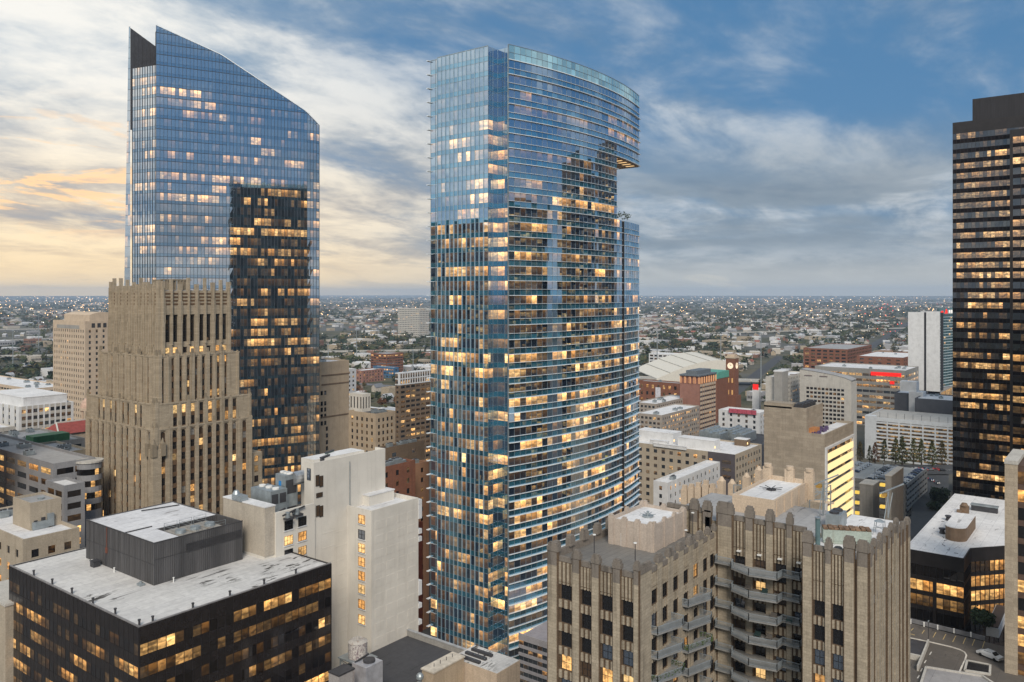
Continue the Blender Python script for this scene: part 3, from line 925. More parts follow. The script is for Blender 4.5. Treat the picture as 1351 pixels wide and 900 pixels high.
def window_mesh(kind, face, w, h, cols=2, rows=2, frame=None, arch=False, bar=0.07, deep=0.0):
    """one window: pane, frame, glazing bars; face 'w' looks to -X, 's' looks to -Y; origin at the sill centre"""
    key = (kind, face, round(w, 2), round(h, 2), cols, rows, frame.name if frame else '', arch)
    if key in KIT: return KIT[key]
    U = (0, -1) if face == 'w' else (1, 0)
    P = (0, 0)
    mb = MB()
    N = (U[1], -U[0])
    def q(u, n, z): return (U[0] * u + N[0] * n, U[1] * u + N[1] * n, z)
    if arch:
        r = w / 2; zs_ = h - r
        pts = [(-r, 0), (r, 0)] + [(r * math.cos(a), zs_ + r * math.sin(a)) for a in [math.pi * i / 8 for i in range(9)]]
        mb.poly([q(u, 0, z) for u, z in pts], 0)
        rim = [(r * math.cos(math.pi * i / 8), zs_ + r * math.sin(math.pi * i / 8)) for i in range(9)]
        for a, b in zip(rim, rim[1:]): mb.bar(q(a[0] * .96, .06, a[1]), q(b[0] * .96, .06, b[1]), 0.1, 1)
        for sgn in (-1, 1):                              # masonry shoulders that make the arch
            for i in range(4):
                a, b = (rim[i], rim[i + 1]) if sgn > 0 else (rim[8 - i], rim[7 - i])
                pp = [(a[0], a[1]), (b[0], b[1]), (sgn * r, b[1]) , (sgn * r, a[1])]
                f = [q(u, .30, z) for u, z in pp]
                mb.poly(f if sgn < 0 else f[::-1], 2)
                g = [q(a[0], 0.0, a[1]), q(b[0], 0.0, b[1]), q(b[0], .3, b[1]), q(a[0], .3, a[1])]
                mb.poly(g, 2)
    else:
        mb.poly([q(-w / 2, 0, 0), q(w / 2, 0, 0), q(w / 2, 0, h), q(-w / 2, 0, h)], 0)
        mb.ob(P, U, -w / 2, w / 2, 0.01, .07, h - bar, h, 1)
    mb.ob(P, U, -w / 2, w / 2, 0.01, .08, 0, bar, 1)
    hh = h - (w / 2 if arch else 0)
    mb.ob(P, U, -w / 2, -w / 2 + bar, 0.012, .07, bar, hh, 1); mb.ob(P, U, w / 2 - bar, w / 2, 0.012, .07, bar, hh, 1)
    for i in range(1, cols):
        c = -w / 2 + w * i / cols
        mb.ob(P, U, c - .03, c + .03, 0.014, .06, bar, h - bar, 1)
    for i in range(1, rows):
        z = h * i / rows
        mb.ob(P, U, -w / 2 + bar, w / 2 - bar, 0.016, .05, z - .03, z + .03, 1)
    KIT[key] = mb.mesh('window', [pane_mat(kind), frame or M_BLKM] + ([S_GULF] if arch else []))
    return KIT[key]
def put_window(root, x, y, z, kind, face, w, h, cols=2, rows=2, frame=None, arch=False, name='window'):
    o = mesh_obj(name, window_mesh(kind, face, w, h, cols, rows, frame, arch), root)
    off = OFF[root.name]
    o.location = (x - off[0], y - off[1], z - off[2])
    return o
def pick(*opts):
    r = random.random()
    for k, p in opts:
        if r < p: return k
        r -= p
    return opts[0][0]

# ------------------------------------------------------------------ 4 brown stepped limestone tower
def stepped_tower():
    cx0, cy0 = at(203, 280)
    root = thing('stepped_tower', 'brown limestone art deco tower with stepped setbacks and spiky fluted crown', 'tower', (cx0, cy0, 0))
    W1 = on_x(113, cx0) - cy0                            # length of the west face
    W2 = on_y(333, cy0) - cx0                            # length of the south face
    wall, dark = MB(), MB()
    frame = plain('brown sash frame', (0.06, 0.045, 0.035), 0.6)
    spm = plain('brown spandrel', (0.13, 0.08, 0.045), 0.6)
    G = Glass()
    nwin = [0]
    def tier(x0, y0, x1, y1, z0, z1, floors, cw, cs, ww, wh, sill, rec, proud, odd, kinds, archrow=None, slit=0):
        """one shaft: piers run through, brown panels between the windows"""
        for face, (P, Q, cen, s0) in (('w', ((x0, y1), (x0, y0), cw, 0.0)), ('s', ((x0, y0), (x1, y0), cs, rec))):
            U, L = un(P, Q)
            fh = (z1 - z0) / floors
            edge = s0
            for c in cen:
                hw = ww / 2
                wall.ob(P, U, edge, c - hw, -rec, 0, z0, z1)
                edge = c + hw
                zt = z1 - slit
                for k in range(floors):
                    a = z0 + k * fh + sill; b = a + wh
                    if b > zt: continue
                    dark.ob(P, U, c - hw, c + hw, -rec, -rec * .55, z0 + k * fh, a)
                    dark.ob(P, U, c - hw, c + hw, -rec, -rec * .55, b, z0 + (k + 1) * fh)
                    pt = ext((P[0] + U[0] * c, P[1] + U[1] * c), U, -rec + 0.05)
                    put_window(root, pt[0], pt[1], a, pick(*kinds), face, ww, wh, 3 if ww > 1.3 else 2, 2, frame, archrow is not None and k == archrow)
                    nwin[0] += 1
                wall.ob(P, U, c - hw, c + hw, -rec, -0.12, z1 - 0.5, z1)
            wall.ob(P, U, edge, L, -rec, 0, z0, z1)
            # shafts standing proud between the bays, topped by blunt finials
            xs = [0.9] + [(a + b) / 2 for a, b in zip(cen, cen[1:])] + [L - 0.9]
            for i, c in enumerate(xs):
                wd = 0.62 if i % 2 == odd else 0.36
                o = MB()
                o.ob(P, U, c - wd, c + wd, 0.0, proud, z0, z1 + (1.0 if i % 2 == odd else 0.2))
                o.ob(P, U, c - wd * .7, c + wd * .7, -0.5, proud * .7, z1 + (1.0 if i % 2 == odd else 0.2), z1 + (2.6 if i % 2 == odd else 1.0), 1, 0.12)
                o.build('pier', [S_GULF, S_GULFD], root)
            wall.ob(P, U, s0, L, -1.0, 0.12, z1, z1 + 0.5)
        wall.box(x0 + rec, y0 + rec, z0, x1, y1, z1)
    k1 = (('dark', .50), ('brown', .26), ('blind', .06), ('amber', .07), ('warm', .05), ('dim', .06))
    # lower shoulders
    def bays(L, pairs, edge, gap, inner):
        n = pairs; pitch = (L - 2 * edge) / n
        c = []
        for i in range(n):
            m = edge + pitch * (i + .5)
            c += [m - inner / 2, m + inner / 2]
        return c
    zA, zB, zC, zD = 50.0, zv(536, 280), zv(472, 284), zv(378, 288)
    wb = bays(W1, 4, 6.8, 0, 3.5); sb = bays(W2, 4, 6.0, 0, 3.3)
    tier(cx0, cy0, cx0 + W2, cy0 + W1, zA, zB - 8.6, 10, [3.6] + wb + [W1 - 3.6], [3.4] + sb + [W2 - 3.4], 1.9, 2.5, 0.7, 0.7, 0.22, 0, k1, archrow=9)
    # tall slit band above the arches
    kk = (('dim', .30), ('amber', .25), ('warm', .12), ('dark', .33))
    tier(cx0 + .25, cy0 + .25, cx0 + W2 - .2, cy0 + W1 - .2, zB - 8.6, zB, 2, wb, sb, 1.6, 3.0, 0.8, 0.5, 0.22, 0, kk)
    wall.box(cx0 - 0.1, cy0 - 0.1, 0, cx0 + W2, cy0 + W1, zA)
    # low shoulder blocks at both ends
    for (a, b, c, d, z) in ((cx0 + W2, cy0 + 1.5, on_y(346, cy0 + 1.5), cy0 + 24, zv(607, 300)), (cx0 + 1.2, cy0 + W1, cx0 + 24, on_x(105, cx0 + 1.2), zv(606, 310))):
        wall.box(a, b, 0, c, d, z)
        for j in range(7):
            zz = z - 3.4 - j * 3.9
            if a > cx0 + 5: put_window(root, (a + c) / 2, b - .02, zz, pick(*k1), 's', 1.7, 2.4, 3, 2, frame, j == 0)
            else: put_window(root, a - .02, (b + d) / 2, zz, pick(*k1), 'w', 1.7, 2.4, 3, 2, frame, j == 0)
    # second tier
    x0, y0 = cx0 + 2.6, cy0 + 2.6
    x1, y1 = on_y(316, y0), on_x(131, x0)
    L1, L2 = y1 - y0, x1 - x0
    wb = bays(L1, 4, 3.6, 0, 3.4); sb = bays(L2, 4, 4.4, 0, 3.0)
    tier(x0, y0, x1, y1, zB, zC, 4, wb, [2.0] + sb, 1.15, 2.4, 1.0, 0.7, 0.55, 0, k1)
    # crown tier: fluted, tall narrow openings, jagged top
    x0 += 2.0; y0 += 2.0
    x1, y1 = on_y(306, y0), on_x(143, x0)
    L1, L2 = y1 - y0, x1 - x0
    wall.box(x0 + 1.0, y0 + 1.0, zC, x1, y1, zD - 1.5)
    for face, P, Q, n in (('w', (x0, y1), (x0, y0), 7), ('s', (x0, y0), (x1, y0), 4)):
        U, L = un(P, Q)
        s0 = 0 if face == 'w' else 1.0
        pit = (L - 2.6) / n
        for i in range(n + 1):
            c = 1.3 + i * pit
            hgt = zD + (1.9 if i in (0, n) else random.choice((0.3, 0.9, 1.6)))
            o = MB()
            o.ob(P, U, max(s0, c - 0.85), c + 0.85, -1.0, 0.25, zC, hgt - 6)
            o.ob(P, U, max(s0, c - 0.65), c + 0.65, -1.0, 0.12, hgt - 6, hgt)
            o.ob(P, U, c - 0.35, c + 0.35, 0.25, 0.75, zC, zC + 12)
            o.ob(P, U, c - 0.25, c + 0.25, 0.12, 0.5, zC + 12, hgt - 2.2)
            o.build('pier', S_GULF, root)
            if i < n:
                m = c + pit / 2
                o = MB()
                o.ob(P, U, m - 0.42, m + 0.42, -1.0, 0.10, zC, zD + random.choice((1.6, 2.6, 3.2)))
                o.ob(P, U, m - 0.22, m + 0.22, 0.10, 0.55, zC + 4, zD + 0.4)
                o.build('pier', S_GULF, root)
                for e in (-1, 1):
                    a0, a1 = m + e * .42, c + (0.85 if e < 0 else pit - 0.85)
                    lo, hi = min(a0, a1), max(a0, a1)
                    wall.ob(P, U, lo, hi, -1.0, -0.25, zC, zC + 1.0)
                    wall.ob(P, U, lo, hi, -1.0, -0.25, zC + 3.1, zC + 5.0)
                    wall.ob(P, U, lo, hi, -1.0, -0.12, zD - 10.0, zD - 1.5)
                    ctr = (lo + hi) / 2
                    pt = ext((P[0] + U[0] * ctr, P[1] + U[1] * ctr), U, -0.8)
                    put_window(root, pt[0], pt[1], zC + 1.0, pick(('warm', .45), ('dark', .45), ('amber', .1)) if face == 's' else 'dark', face, hi - lo, 2.1, 1, 2, frame)
                    put_window(root, pt[0], pt[1], zC + 5.0, pick(('dark', .9), ('brown', .1)), face, hi - lo, zD - 10.0 - zC - 5.0, 1, 5, frame)
                    for j in range(4):
                        dark.ob(P, U, lo + .05, hi - .05, -0.11, -0.02, zD - 6.6 + j * 1.25, zD - 6.0 + j * 1.25)
    MB().box(x0 + 1.1, y0 + 1.1, zD - 1.5, x1 - .2, y1 - .2, zD - 1.2).build('roof', R_GREY, root)
    # plant frames on top
    rf = MB()
    for i in range(9): rf.box(x0 + 6 + i * 1.3, y0 + 9, zD - 1.2, x0 + 6.5 + i * 1.3, y0 + 9.5, zD + 2.3)
    rf.box(x0 + 5.8, y0 + 8.8, zD + 2.3, x0 + 17.5, y0 + 9.7, zD + 2.8)
    for i in range(3): rf.box(x0 + 6 + i * 5, y0 + 9.7, zD - 1.2, x0 + 6.4 + i * 5, y0 + 16, zD + 2.6)
    rf.build('roof_frame', S_GULFD, root)
    # corner turret with an opening, half way up
    tz = zv(600, 279)
    MB().box(cx0 - 0.7, cy0 - 0.7, zA, cx0 + 2.4, cy0 + 2.4, tz + 1.5).build('corner_buttress', S_GULF, root)
    for (ox, oy) in ((-1.1, -1.1), (2.2, -1.1), (-1.1, 2.2)):
        MB().box(cx0 + ox, cy0 + oy, tz - 1, cx0 + ox + 1.6, cy0 + oy + 1.6, tz + 3.4).cyl(cx0 + ox + .8, cy0 + oy + .8, .75, tz + 3.4, tz + 5.2, 6, 0, 0.15).build('finial', S_GULFD, root)
    wall.build('wall', S_GULF, root)
    dark.build('spandrels', spm, root, 'stuff')
    return nwin[0]
stepped_tower()

# ------------------------------------------------------------------ 5 art deco block of flats, lower right
def deco_building():
    d0 = 123.0
    x0, y0 = at(843, d0)
    yW = on_x(722, x0)                                   # north end of the front wing's west face
    x1 = on_y(945, y0)                                   # where the courtyard wall starts
    zr = zv(757, d0)                                     # wing parapet
    zc = zv(672, 146)                                    # courtyard parapet
    root = thing('deco_apartments', 'weathered tan art deco apartment block with fluted piers, dark windows and curved grey balconies', 'apartment block', (x0, y0, 0))
    wall, flute, panel = MB(), MB(), MB()
    ZB = 40.0
    FHT = 3.78
    frame = plain('black steel sash', (0.02, 0.02, 0.022), 0.5)
    def pier(P, U, a, b, z0, z1, proud=0.0, rec=0.45, cap=1.4, step=True):
        o = MB()
        o.ob(P, U, a, b, -rec, proud, z0, z1, 2 if step else 0)
        if step:
            w3 = (b - a) * 0.10
            o.ob(P, U, a + w3, b - w3, -rec, proud + 0.12, z0, z1 - 2.2, 0); o.ob(P, U, a + w3, b - w3, -rec, proud + 0.12, z1 - 2.2, z1 - .1, 1)
        o.ob(P, U, a - 0.02, b + 0.02, -rec - 0.3, proud + 0.14, z1, z1 + cap * .55, 1)
        o.ob(P, U, a + .12, b - .12, -rec - 0.2, proud + 0.04, z1 + cap * .55, z1 + cap * .85, 1)
        o.ob(P, U, a + .30, b - .30, -rec - 0.1, proud - 0.05, z1 + cap * .85, z1 + cap, 1)
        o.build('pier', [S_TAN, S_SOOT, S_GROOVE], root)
    def bay(P, U, a, b, ztop, rows, face, first, ww=None, wh=2.15, tall=4.6, kinds=None, door=(), rec=0.45):
        """between two piers: fluted head, then windows with fluted panels between them"""
        wh += 0.2
        wall.ob(P, U, a, b, -0.95, -rec - 0.22, ZB, ztop - 0.1)
        ww = min(ww or 1.8, b - a - 0.06)
        c = (a + b) / 2
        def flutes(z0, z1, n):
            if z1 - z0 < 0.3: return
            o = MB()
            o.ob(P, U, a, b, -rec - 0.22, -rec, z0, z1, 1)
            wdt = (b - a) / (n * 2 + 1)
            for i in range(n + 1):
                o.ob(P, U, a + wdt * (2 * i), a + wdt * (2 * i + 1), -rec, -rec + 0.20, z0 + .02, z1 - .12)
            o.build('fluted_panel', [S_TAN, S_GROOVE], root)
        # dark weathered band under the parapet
        o = MB(); o.ob(P, U, a, b, -0.95, -rec + 0.1, ztop - 0.75, ztop + 0.05); o.build('coping', S_SOOT, root)
        z = ztop - 0.75
        flutes(z - tall, z, 3)
        z -= tall
        for k in range(rows):
            zt = z - (first if k == 0 else 1.43)
            flutes(zt, z, 2 if k else 3)
            zb = zt - wh
            if (a, k) in door: zb -= 0.9
            kind = kinds(k) if kinds else pick(('dark', .80), ('sky', .12), ('brown', .08))
            pt = ext((P[0] + U[0] * c, P[1] + U[1] * c), U, -rec - 0.17)
            put_window(root, pt[0], pt[1], zb, kind, face, ww, zt - zb, 2, 2, frame)
            for (p0, p1) in ((a, c - ww / 2), (c + ww / 2, b)):
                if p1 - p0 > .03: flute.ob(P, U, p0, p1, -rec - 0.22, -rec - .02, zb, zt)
            z = zb
            if z < ZB + 4: break
        flutes(ZB, z, 2)
    # --- west face of the front wing
    P, U = (x0, yW), (0, -1)
    def sW(u): return yW - on_x(u, x0)
    LW = yW - y0
    edges = [(722, 736), (754.5, 765), (780, 791), (808, 819), (835.5, 843)]
    es = [(max(0, sW(a)), min(LW, sW(b))) for a, b in edges]
    for a, b in es: pier(P, U, a, b, ZB, zr + (0.4 if a in (es[0][0], es[-1][0]) else 0))
    def kW(i):
        look = {(0, 3): 'warm', (2, 2): 'sky', (3, 2): 'sky', (2, 3): 'warm', (0, 4): 'sky', (3, 3): 'amber', (1, 4): 'sky', (1, 3): 'brown'}
        return lambda k: look.get((i, k), 'dark')
    for i in range(4): bay(P, U, es[i][1], es[i + 1][0], zr - 0.3, 8, 'w', 0.45, 1.95, 2.15, 3.2, kW(i))
    # --- south face of the front wing
    P, U = (x0, y0), (1, 0)
    LS = x1 - x0
    cs = [on_y(u, y0) - x0 for u in (864, 878, 892, 905.5, 918.5, 931)]
    cs.append(LS - 1.6)
    half = [1.0] * 7
    ed = [(0.46, cs[0] - 1.05)] + [(cs[i] + 1.0, cs[i + 1] - 1.0) for i in range(6)] + [(cs[6] + 0.9, LS)]
    for j, (a, b) in enumerate(ed):
        if b - a > 0.25: pier(P, U, a, b, ZB, zr - (0 if j else .3), 0.0, 0.45, 1.3, False)
    for i in range(7):
        bay(P, U, ed[i][1], ed[i + 1][0], zr - 0.3, 8, 's', 0.5, 1.7, 2.1, 2.2, lambda k: pick(('dark', .8), ('sky', .15), ('amber', .05)), (), 0.16)
    # wing shell and roof terrace
    MB().box(x0 + .96, y0 + .96, 0, x1 + 0.2, yW, zr - 1.5).box(x0 + .5, y0 + .5, 0, x1, yW - .2, ZB).build('core', S_TAN, root)
    MB().poly([(x0 + .97, y0 + .97, zr - 1.44), (x1, y0 + .97, zr - 1.44), (x1, yW - .3, zr - 1.44), (x0 + .97, yW - .3, zr - 1.44)]).build('terrace', roofing('terrace paving', (0.20, 0.19, 0.175), (0.07, 0.07, 0.07), .6, 1.2), root)
    nb = 7
    o = MB(); o.box(x0 + .97, yW - .5, zr - 1.45, x1, yW, zr - .2); o.build('parapet', S_SOOT, root)
    for i in range(nb):                                  # merlons on the far (north) parapet
        xx = x0 + 1.2 + i * (x1 - x0 - 2.5) / (nb - 1)
        MB().box(xx, yW - .9, zr - .3, xx + 1.5, yW + .1, zr + 1.1).box(xx + .2, yW - .8, zr + 1.1, xx + 1.3, yW, zr + 1.5).build('merlon', S_SOOT, root)
    # --- rooftop hut with its own small battlements
    hx0, hy0 = at(862, 137.5)
    hz0, hz1 = zr - 1.44, zv(693, 137.5)
    hx1, hy1 = on_y(905, hy0), on_x(803, hx0)
    hut = MB().box(hx0, hy0, hz0, hx1, hy1, hz1 - .7)
    hut.box(hx0, hy0, hz1 - .7, hx0 + .35, hy1, hz1 - .15).box(hx0 + .35, hy0, hz1 - .7, hx1, hy0 + .35, hz1 - .15).box(hx1 - .35, hy0 + .35, hz1 - .7, hx1, hy1, hz1 - .15).box(hx0 + .35, hy1 - .35, hz1 - .7, hx1 - .35, hy1, hz1 - .15)
    hm = stone('pink grey render', (0.47, 0.40, 0.34), (0.25, 0.21, 0.18), 0.3)
    hb = hut.build('roof_hut', hm, root)
    for f, (P2, U2, LL, n) in enumerate((((hx0, hy1), (0, -1), hy1 - hy0, 4), ((hx0, hy0), (1, 0), hx1 - hx0, 4), ((hx1, hy0), (0, 1), hy1 - hy0, 3), ((hx1, hy1), (-1, 0), hx1 - hx0, 3))):
        for i in range(n):
            c = 0.55 + i * (LL - 1.1) / (n - 1)
            MB().ob(P2, U2, c - .5, c + .5, -.45, 0.16, hz0, hz1 + .15).ob(P2, U2, c - .32, c + .32, -.38, 0.10, hz1 + .15, hz1 + .45).build('hut_pier', hm, hb)
    MB().poly([(hx0 + .36, hy0 + .36, hz1 - .66), (hx1 - .36, hy0 + .36, hz1 - .66), (hx1 - .36, hy1 - .36, hz1 - .66), (hx0 + .36, hy1 - .36, hz1 - .66)]).build('hut_roof', R_WHITE, hb)
    MB().box(hx0 - .06, (hy0 + hy1) / 2 + .9, hz0, hx0 + .05, (hy0 + hy1) / 2 + 1.9, hz0 + 2.2).build('door', M_WHITE, hb)
    mxx, myy = (hx0 + hx1) / 2, (hy0 + hy1) / 2
    fb = MB().cyl(mxx, myy, 1.0, hz1 - .65, hz1 - .35, 14)
    for k in range(6): fb.bar((mxx, myy, hz1 - .3), (mxx + 1.4 * math.cos(k), myy + 1.4 * math.sin(k), hz1 - .1), .08)
    fb.cyl(mxx, myy, .25, hz1 - .35, hz1 + .35, 8)
    fb.build('roof_fan', M_STEEL, hb)
    # lamp posts on the terrace
    for u, dd in ((784, 133), (838, 128), (905, 140), (914, 147)):
        a, b = at(u, dd)
        zt = zv({784: 706, 838: 717, 905: 700, 914: 677}[u], dd)
        lp = MB().cyl(a, b, .07, zr - 1.44, zt, 6).build('terrace_lamp', M_DMET, root)
        MB().cyl(a, b, .28, zt, zt + .12, 8).build('lamp_shade', M_WHITE, lp)
    # --- courtyard wall
    cx = x1
    yc1 = on_x(1060, cx) - 1.0
    P, U = (cx, y0), (0, -1)
    def sC(u): return y0 - on_x(u, cx)
    LC = y0 - yc1
    ctr = [sC(u) for u in (975, 1002, 1029, 1054)]
    ed = [(-2.2, -1.0)] + [(0.0, ctr[0] - 1.05)] + [(ctr[i] + 1.05, ctr[i + 1] - 1.05) for i in range(3)]
    for j, (a, b) in enumerate(ed): pier(P, U, a, b, ZB, zc - 0.4 - (0 if j else 1), 0.0, 0.45, 2.0)
    for i in range(4):
        b = ctr[i] + 1.05
        bay(P, U, ctr[i] - 1.05, b, zc - 0.6, 9, 'w', 1.5, 1.8, 2.1, 4.6, lambda k: pick(('dark', .72), ('brown', .12), ('sky', .08), ('amber', .08)), ((ctr[2] - 1.05, 0),))
        lm = ext((P[0], P[1] - ctr[i]), U, 0)
        MB().box(lm[0] - .25, lm[1] - .35, zc - 6.6, lm[0] + .3, lm[1] + .35, zc - 6.4).build('wall_lamp', M_WHITE, root)
    # upper part running north behind the terrace
    yn = on_x(905, cx) + 4
    P2 = (cx, yn)
    k = 0
    for u in (915, 932):
        a = yn - on_x(u, cx)
        pier(P2, U, a - .8, a + .9, zr - 1.4, zc - 0.6, 0.0, 0.45, 1.9)
    o = MB(); o.ob(P2, U, 0, yn - y0 - 2.2, -0.9, -0.45, zr - 1.4, zc - 1.0); o.build('upper_wall', S_TAN, root)
    o = MB()
    for i in range(10): o.ob(P2, U, .6 + i * (yn - y0 - 3.4) / 10, .95 + i * (yn - y0 - 3.4) / 10, -0.45, -0.28, zr - .2, zc - 2.2)
    o.build('flutes', S_TAN, root, 'stuff')
    o = MB(); o.ob(P2, U, 0, yn - y0 - 2.2, -1.1, -0.3, zc - 1.0, zc - .3); o.build('coping', S_SOOT, root)
    # --- balconies across the courtyard
    balm, slabm = plain('balcony rail metal', (0.30, 0.34, 0.37), 0.5, 0.4, .3), stone('balcony slab', (0.25, 0.25, 0.245), (0.12, 0.12, 0.12), 0.3)
    def balcony(P, U, pts, z, rail=True, planter=0):
        """slab with an open picket rail along its outer edges; pts are (along, out)"""
        N = (U[1], -U[0])
        q = [(P[0] + U[0] * a + N[0] * n, P[1] + U[1] * a + N[1] * n) for a, n in pts]
        o = MB().prism(q[::-1] if U[1] == 0 and False else q, z - .28, z)
        b = o.build('balcony', slabm, root)
        rl = MB()
        edge = q[1:-1] if len(q) > 3 else q
        for (a, c) in zip(q[:-1], q[1:]):
            if a in (q[0],) and False: continue
            L = math.hypot(a[0] - c[0], a[1] - c[1])
            rl.bar((a[0], a[1], z + 1.05), (c[0], c[1], z + 1.05), .09)
            rl.bar((a[0], a[1], z + .12), (c[0], c[1], z + .12), .06)
            n = max(2, int(L / .16))
            for i in range(n + 1):
                f = i / n
                x, y = a[0] + (c[0] - a[0]) * f, a[1] + (c[1] - a[1]) * f
                rl.box(x - .022, y - .022, z, x + .022, y + .022, z + 1.05, 0, False)
            for f in (0, 1): 
                x, y = a[0] + (c[0] - a[0]) * f, a[1] + (c[1] - a[1]) * f
                rl.box(x - .05, y - .05, z - .1, x + .05, y + .05, z + 1.1)
        rl.build('railing', balm, b)
        if planter:
            lf = MB()
            for i in range(planter):
                f = random.random(); j = random.randrange(len(q) - 1)
                a, c = q[j], q[j + 1]
                s_ = Vector((a[0] + (c[0] - a[0]) * f, a[1] + (c[1] - a[1]) * f, z + .3 + random.random() * .8))
                e = [Vector([random.uniform(-.22, .22) for _ in range(3)]) for _ in range(3)]
                lf.poly([s_ + e[0], s_ + e[1], s_ + e[2]])
            lf.build('planting', foliage('balcony leaves', (0.03, 0.05, 0.02), (0.09, 0.13, 0.05)), b, 'stuff')
        return b
    zs0 = zv(757, 139) + .3
    mid0, mid1 = sC(971), sC(1036)
    for k in range(7):
        z = zs0 - k * FHT
        balcony(P, U, [(0.2, -.4), (0.2, 1.2), (mid0, 1.2), (mid0 + .15, 2.6), ((mid0 + mid1) / 2 - .4, 4.2), (mid1 - .2, 3.4), (mid1, 1.2), (LC - 1.2, 1.2), (LC - 1.2, -.4)], z)
    # furniture on two of them
    for k, (u, n) in enumerate(((990, 1), (1012, 1), (1024, 2), (1003, 3), (1018, 3), (1045, 2))):
        s_ = sC(u); z = zs0 - n * FHT
        px_, py_ = cx - 1.3, y0 - s_
        o = MB().box(px_ - .3, py_ - .5, z + .35, px_ + .3, py_ + .5, z + .5).box(px_ + .2, py_ - .5, z + .5, px_ + .32, py_ + .5, z + .95)
        for (i, j) in ((-.25, -.45), (.25, -.45), (-.25, .4), (.25, .4)): o.box(px_ + i - .03, py_ + j, z, px_ + i + .03, py_ + j + .06, z + .35)
        ch = o.build('balcony_seat', plain('teal cushion', (0.03, 0.06, 0.06), .8) if k % 2 else plain('grey cushion', (.12, .11, .1), .8), None)
        tag(ch, ('dark teal seat on the courtyard balcony below the top one', 'grey seat on the same courtyard balcony beside the teal one', 'dark teal seat on the courtyard balcony third from top', 'grey seat at the left on the fourth courtyard balcony', 'dark teal seat at the right on the fourth courtyard balcony', 'grey seat at the far right of the third courtyard balcony')[k], 'seat', 'seats on the courtyard balconies')
    # --- slanting balconies on the wing's south face
    P, U = (x0, y0), (1, 0)
    A0, A1 = cs[0] - 1.2, cs[1] + 2.0
    B0, B1 = cs[3] - 1.6, cs[4] + 1.4
    for k in range(6):
        balcony(P, U, [(A0, -.3), (A0 + .2, 1.0), (A1 - 1.2, 2.6), (A1, 2.2), (A1, -.3)], zv(823, 131) + 3.78 - (k + 1) * FHT + .6, True, 260 if k == 2 else 0)
        balcony(P, U, [(B0, -.3), (B0 + .2, 1.0), (B1 - 1.2, 2.6), (B1, 2.2), (B1, -.3)], zv(790, 139) + 3.78 - (k + 1) * FHT + .6, True, 420 if k == 2 else 0)
    # --- right wing
    wx, wy = at(1058, 129)
    wy1 = on_x(1146, wx)
    wx1 = on_y(1200, wy1)
    P, U = (wx, wy), (0, -1)
    def sR(u): return wy - on_x(u, wx)
    LR = wy - wy1
    es = [(0.0, sR(1072.5)), (sR(1088), sR(1097)), (sR(1112.5), sR(1128)), (sR(1129.5), LR)]
    for j, (a, b) in enumerate(es): pier(P, U, a, b, ZB, zc - 0.6 + (0, -.5, .3, 0)[j], 0.0 if j != 3 else -.1, 0.45, 1.8)
    look = {(0, 2): 'sky', (1, 2): 'sky', (0, 3): 'amber', (1, 3): 'sky'}
    for i in range(2): bay(P, U, es[i][1], es[i + 1][0], zc - 1.0, 8, 'w', 3.1, 1.6, 2.2, 4.6, lambda k: look.get((i, k), 'dark'))
    MB().box(wx + .1, wy1 + .3, ZB, wx + .4, wy1 + .75, zc - 1.2).build('corner_shaft', S_TAN, root)
    P, U = (wx, wy1), (1, 0)
    LE = wx1 - wx
    nP = 11
    sx = LE * .72
    for i in range(nP):
        a = 0.5 + i * sx / nP
        pier(P, U, a, a + sx / nP * (.62 if i % 2 else .5), ZB, zc - 0.6 - (.8 if i % 2 else 0), 0.1 if i % 3 == 0 else -0.08, 0.45, 1.2, i % 2 == 0)
    o = MB(); o.ob(P, U, 0.46, sx + .4, -.95, -.40, ZB, zc - 1.0); o.build('fluted_wall', S_TAN, root)
    o = MB(); o.ob(P, U, 0.46, sx + .4, -.4, -.12, zc - 9.2, zc - 8.0); o.build('band', S_SOOT, root)
    ee = [sx + .45, sx + 1.3, sx + 3.0, sx + 4.2, LE - 1.5, LE]
    for a, b in ((ee[0], ee[1]), (ee[2], ee[3]), (ee[4], ee[5])): pier(P, U, a, b, ZB, zc - 2.2, .05, .45, 1.2)
    for i, (a, b) in enumerate(((ee[1], ee[2]), (ee[3], ee[4]))): bay(P, U, a, b, zc - 2.4, 9, 's', 1.2, 1.5, 2.1, 3.6, lambda k: 'dark')
    MB().box(wx + .96, wy1 + .96, 0, wx1, wy, zc - 2.2).box(cx + .95, yc1 - .5, 0, wx1, yn, zc - 2.3).box(wx + .5, wy1 + .5, 0, wx1 - .1, wy - .1, ZB).box(x0 + .4, yW - .4, 0, cx + 1, yW + 1, ZB).build('core', S_TAN, root)
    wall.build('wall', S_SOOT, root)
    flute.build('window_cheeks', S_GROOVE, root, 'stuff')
    MB().poly([(cx + .96, yc1 - .4, zc - 2.24), (wx1 - .1, yc1 - .4, zc - 2.24), (wx1 - .1, yn - .1, zc - 2.24), (cx + .96, yn - .1, zc - 2.24)]).build('roof', R_GREY, root)
    # white roof of the right wing
    MB().poly([(wx + .97, wy1 + .97, zc - 2.14), (wx1 - .3, wy1 + .97, zc - 2.14), (wx1 - .3, wy - .3, zc - 2.14), (wx + .97, wy - .3, zc - 2.14)]).build('roof', R_WHITE, root)
    # --- pale rear penthouse with white roof
    qx, qy = at(1022, 148.5)
    qz = zc + .4
    qx1, qy1 = on_y(1066, qy), on_x(966, qx)
    ph = MB().box(qx, qy, zc - 3, qx1, qy1, qz)
    ph.box(qx, qy, qz, qx + .4, qy1, qz + .5).box(qx + .4, qy, qz, qx1, qy + .4, qz + .5).box(qx1 - .4, qy + .4, qz, qx1, qy1, qz + .9).box(qx + .4, qy1 - .4, qz, qx1 - .4, qy1, qz + .5)
    pb = ph.build('penthouse', S_PEACH, root)
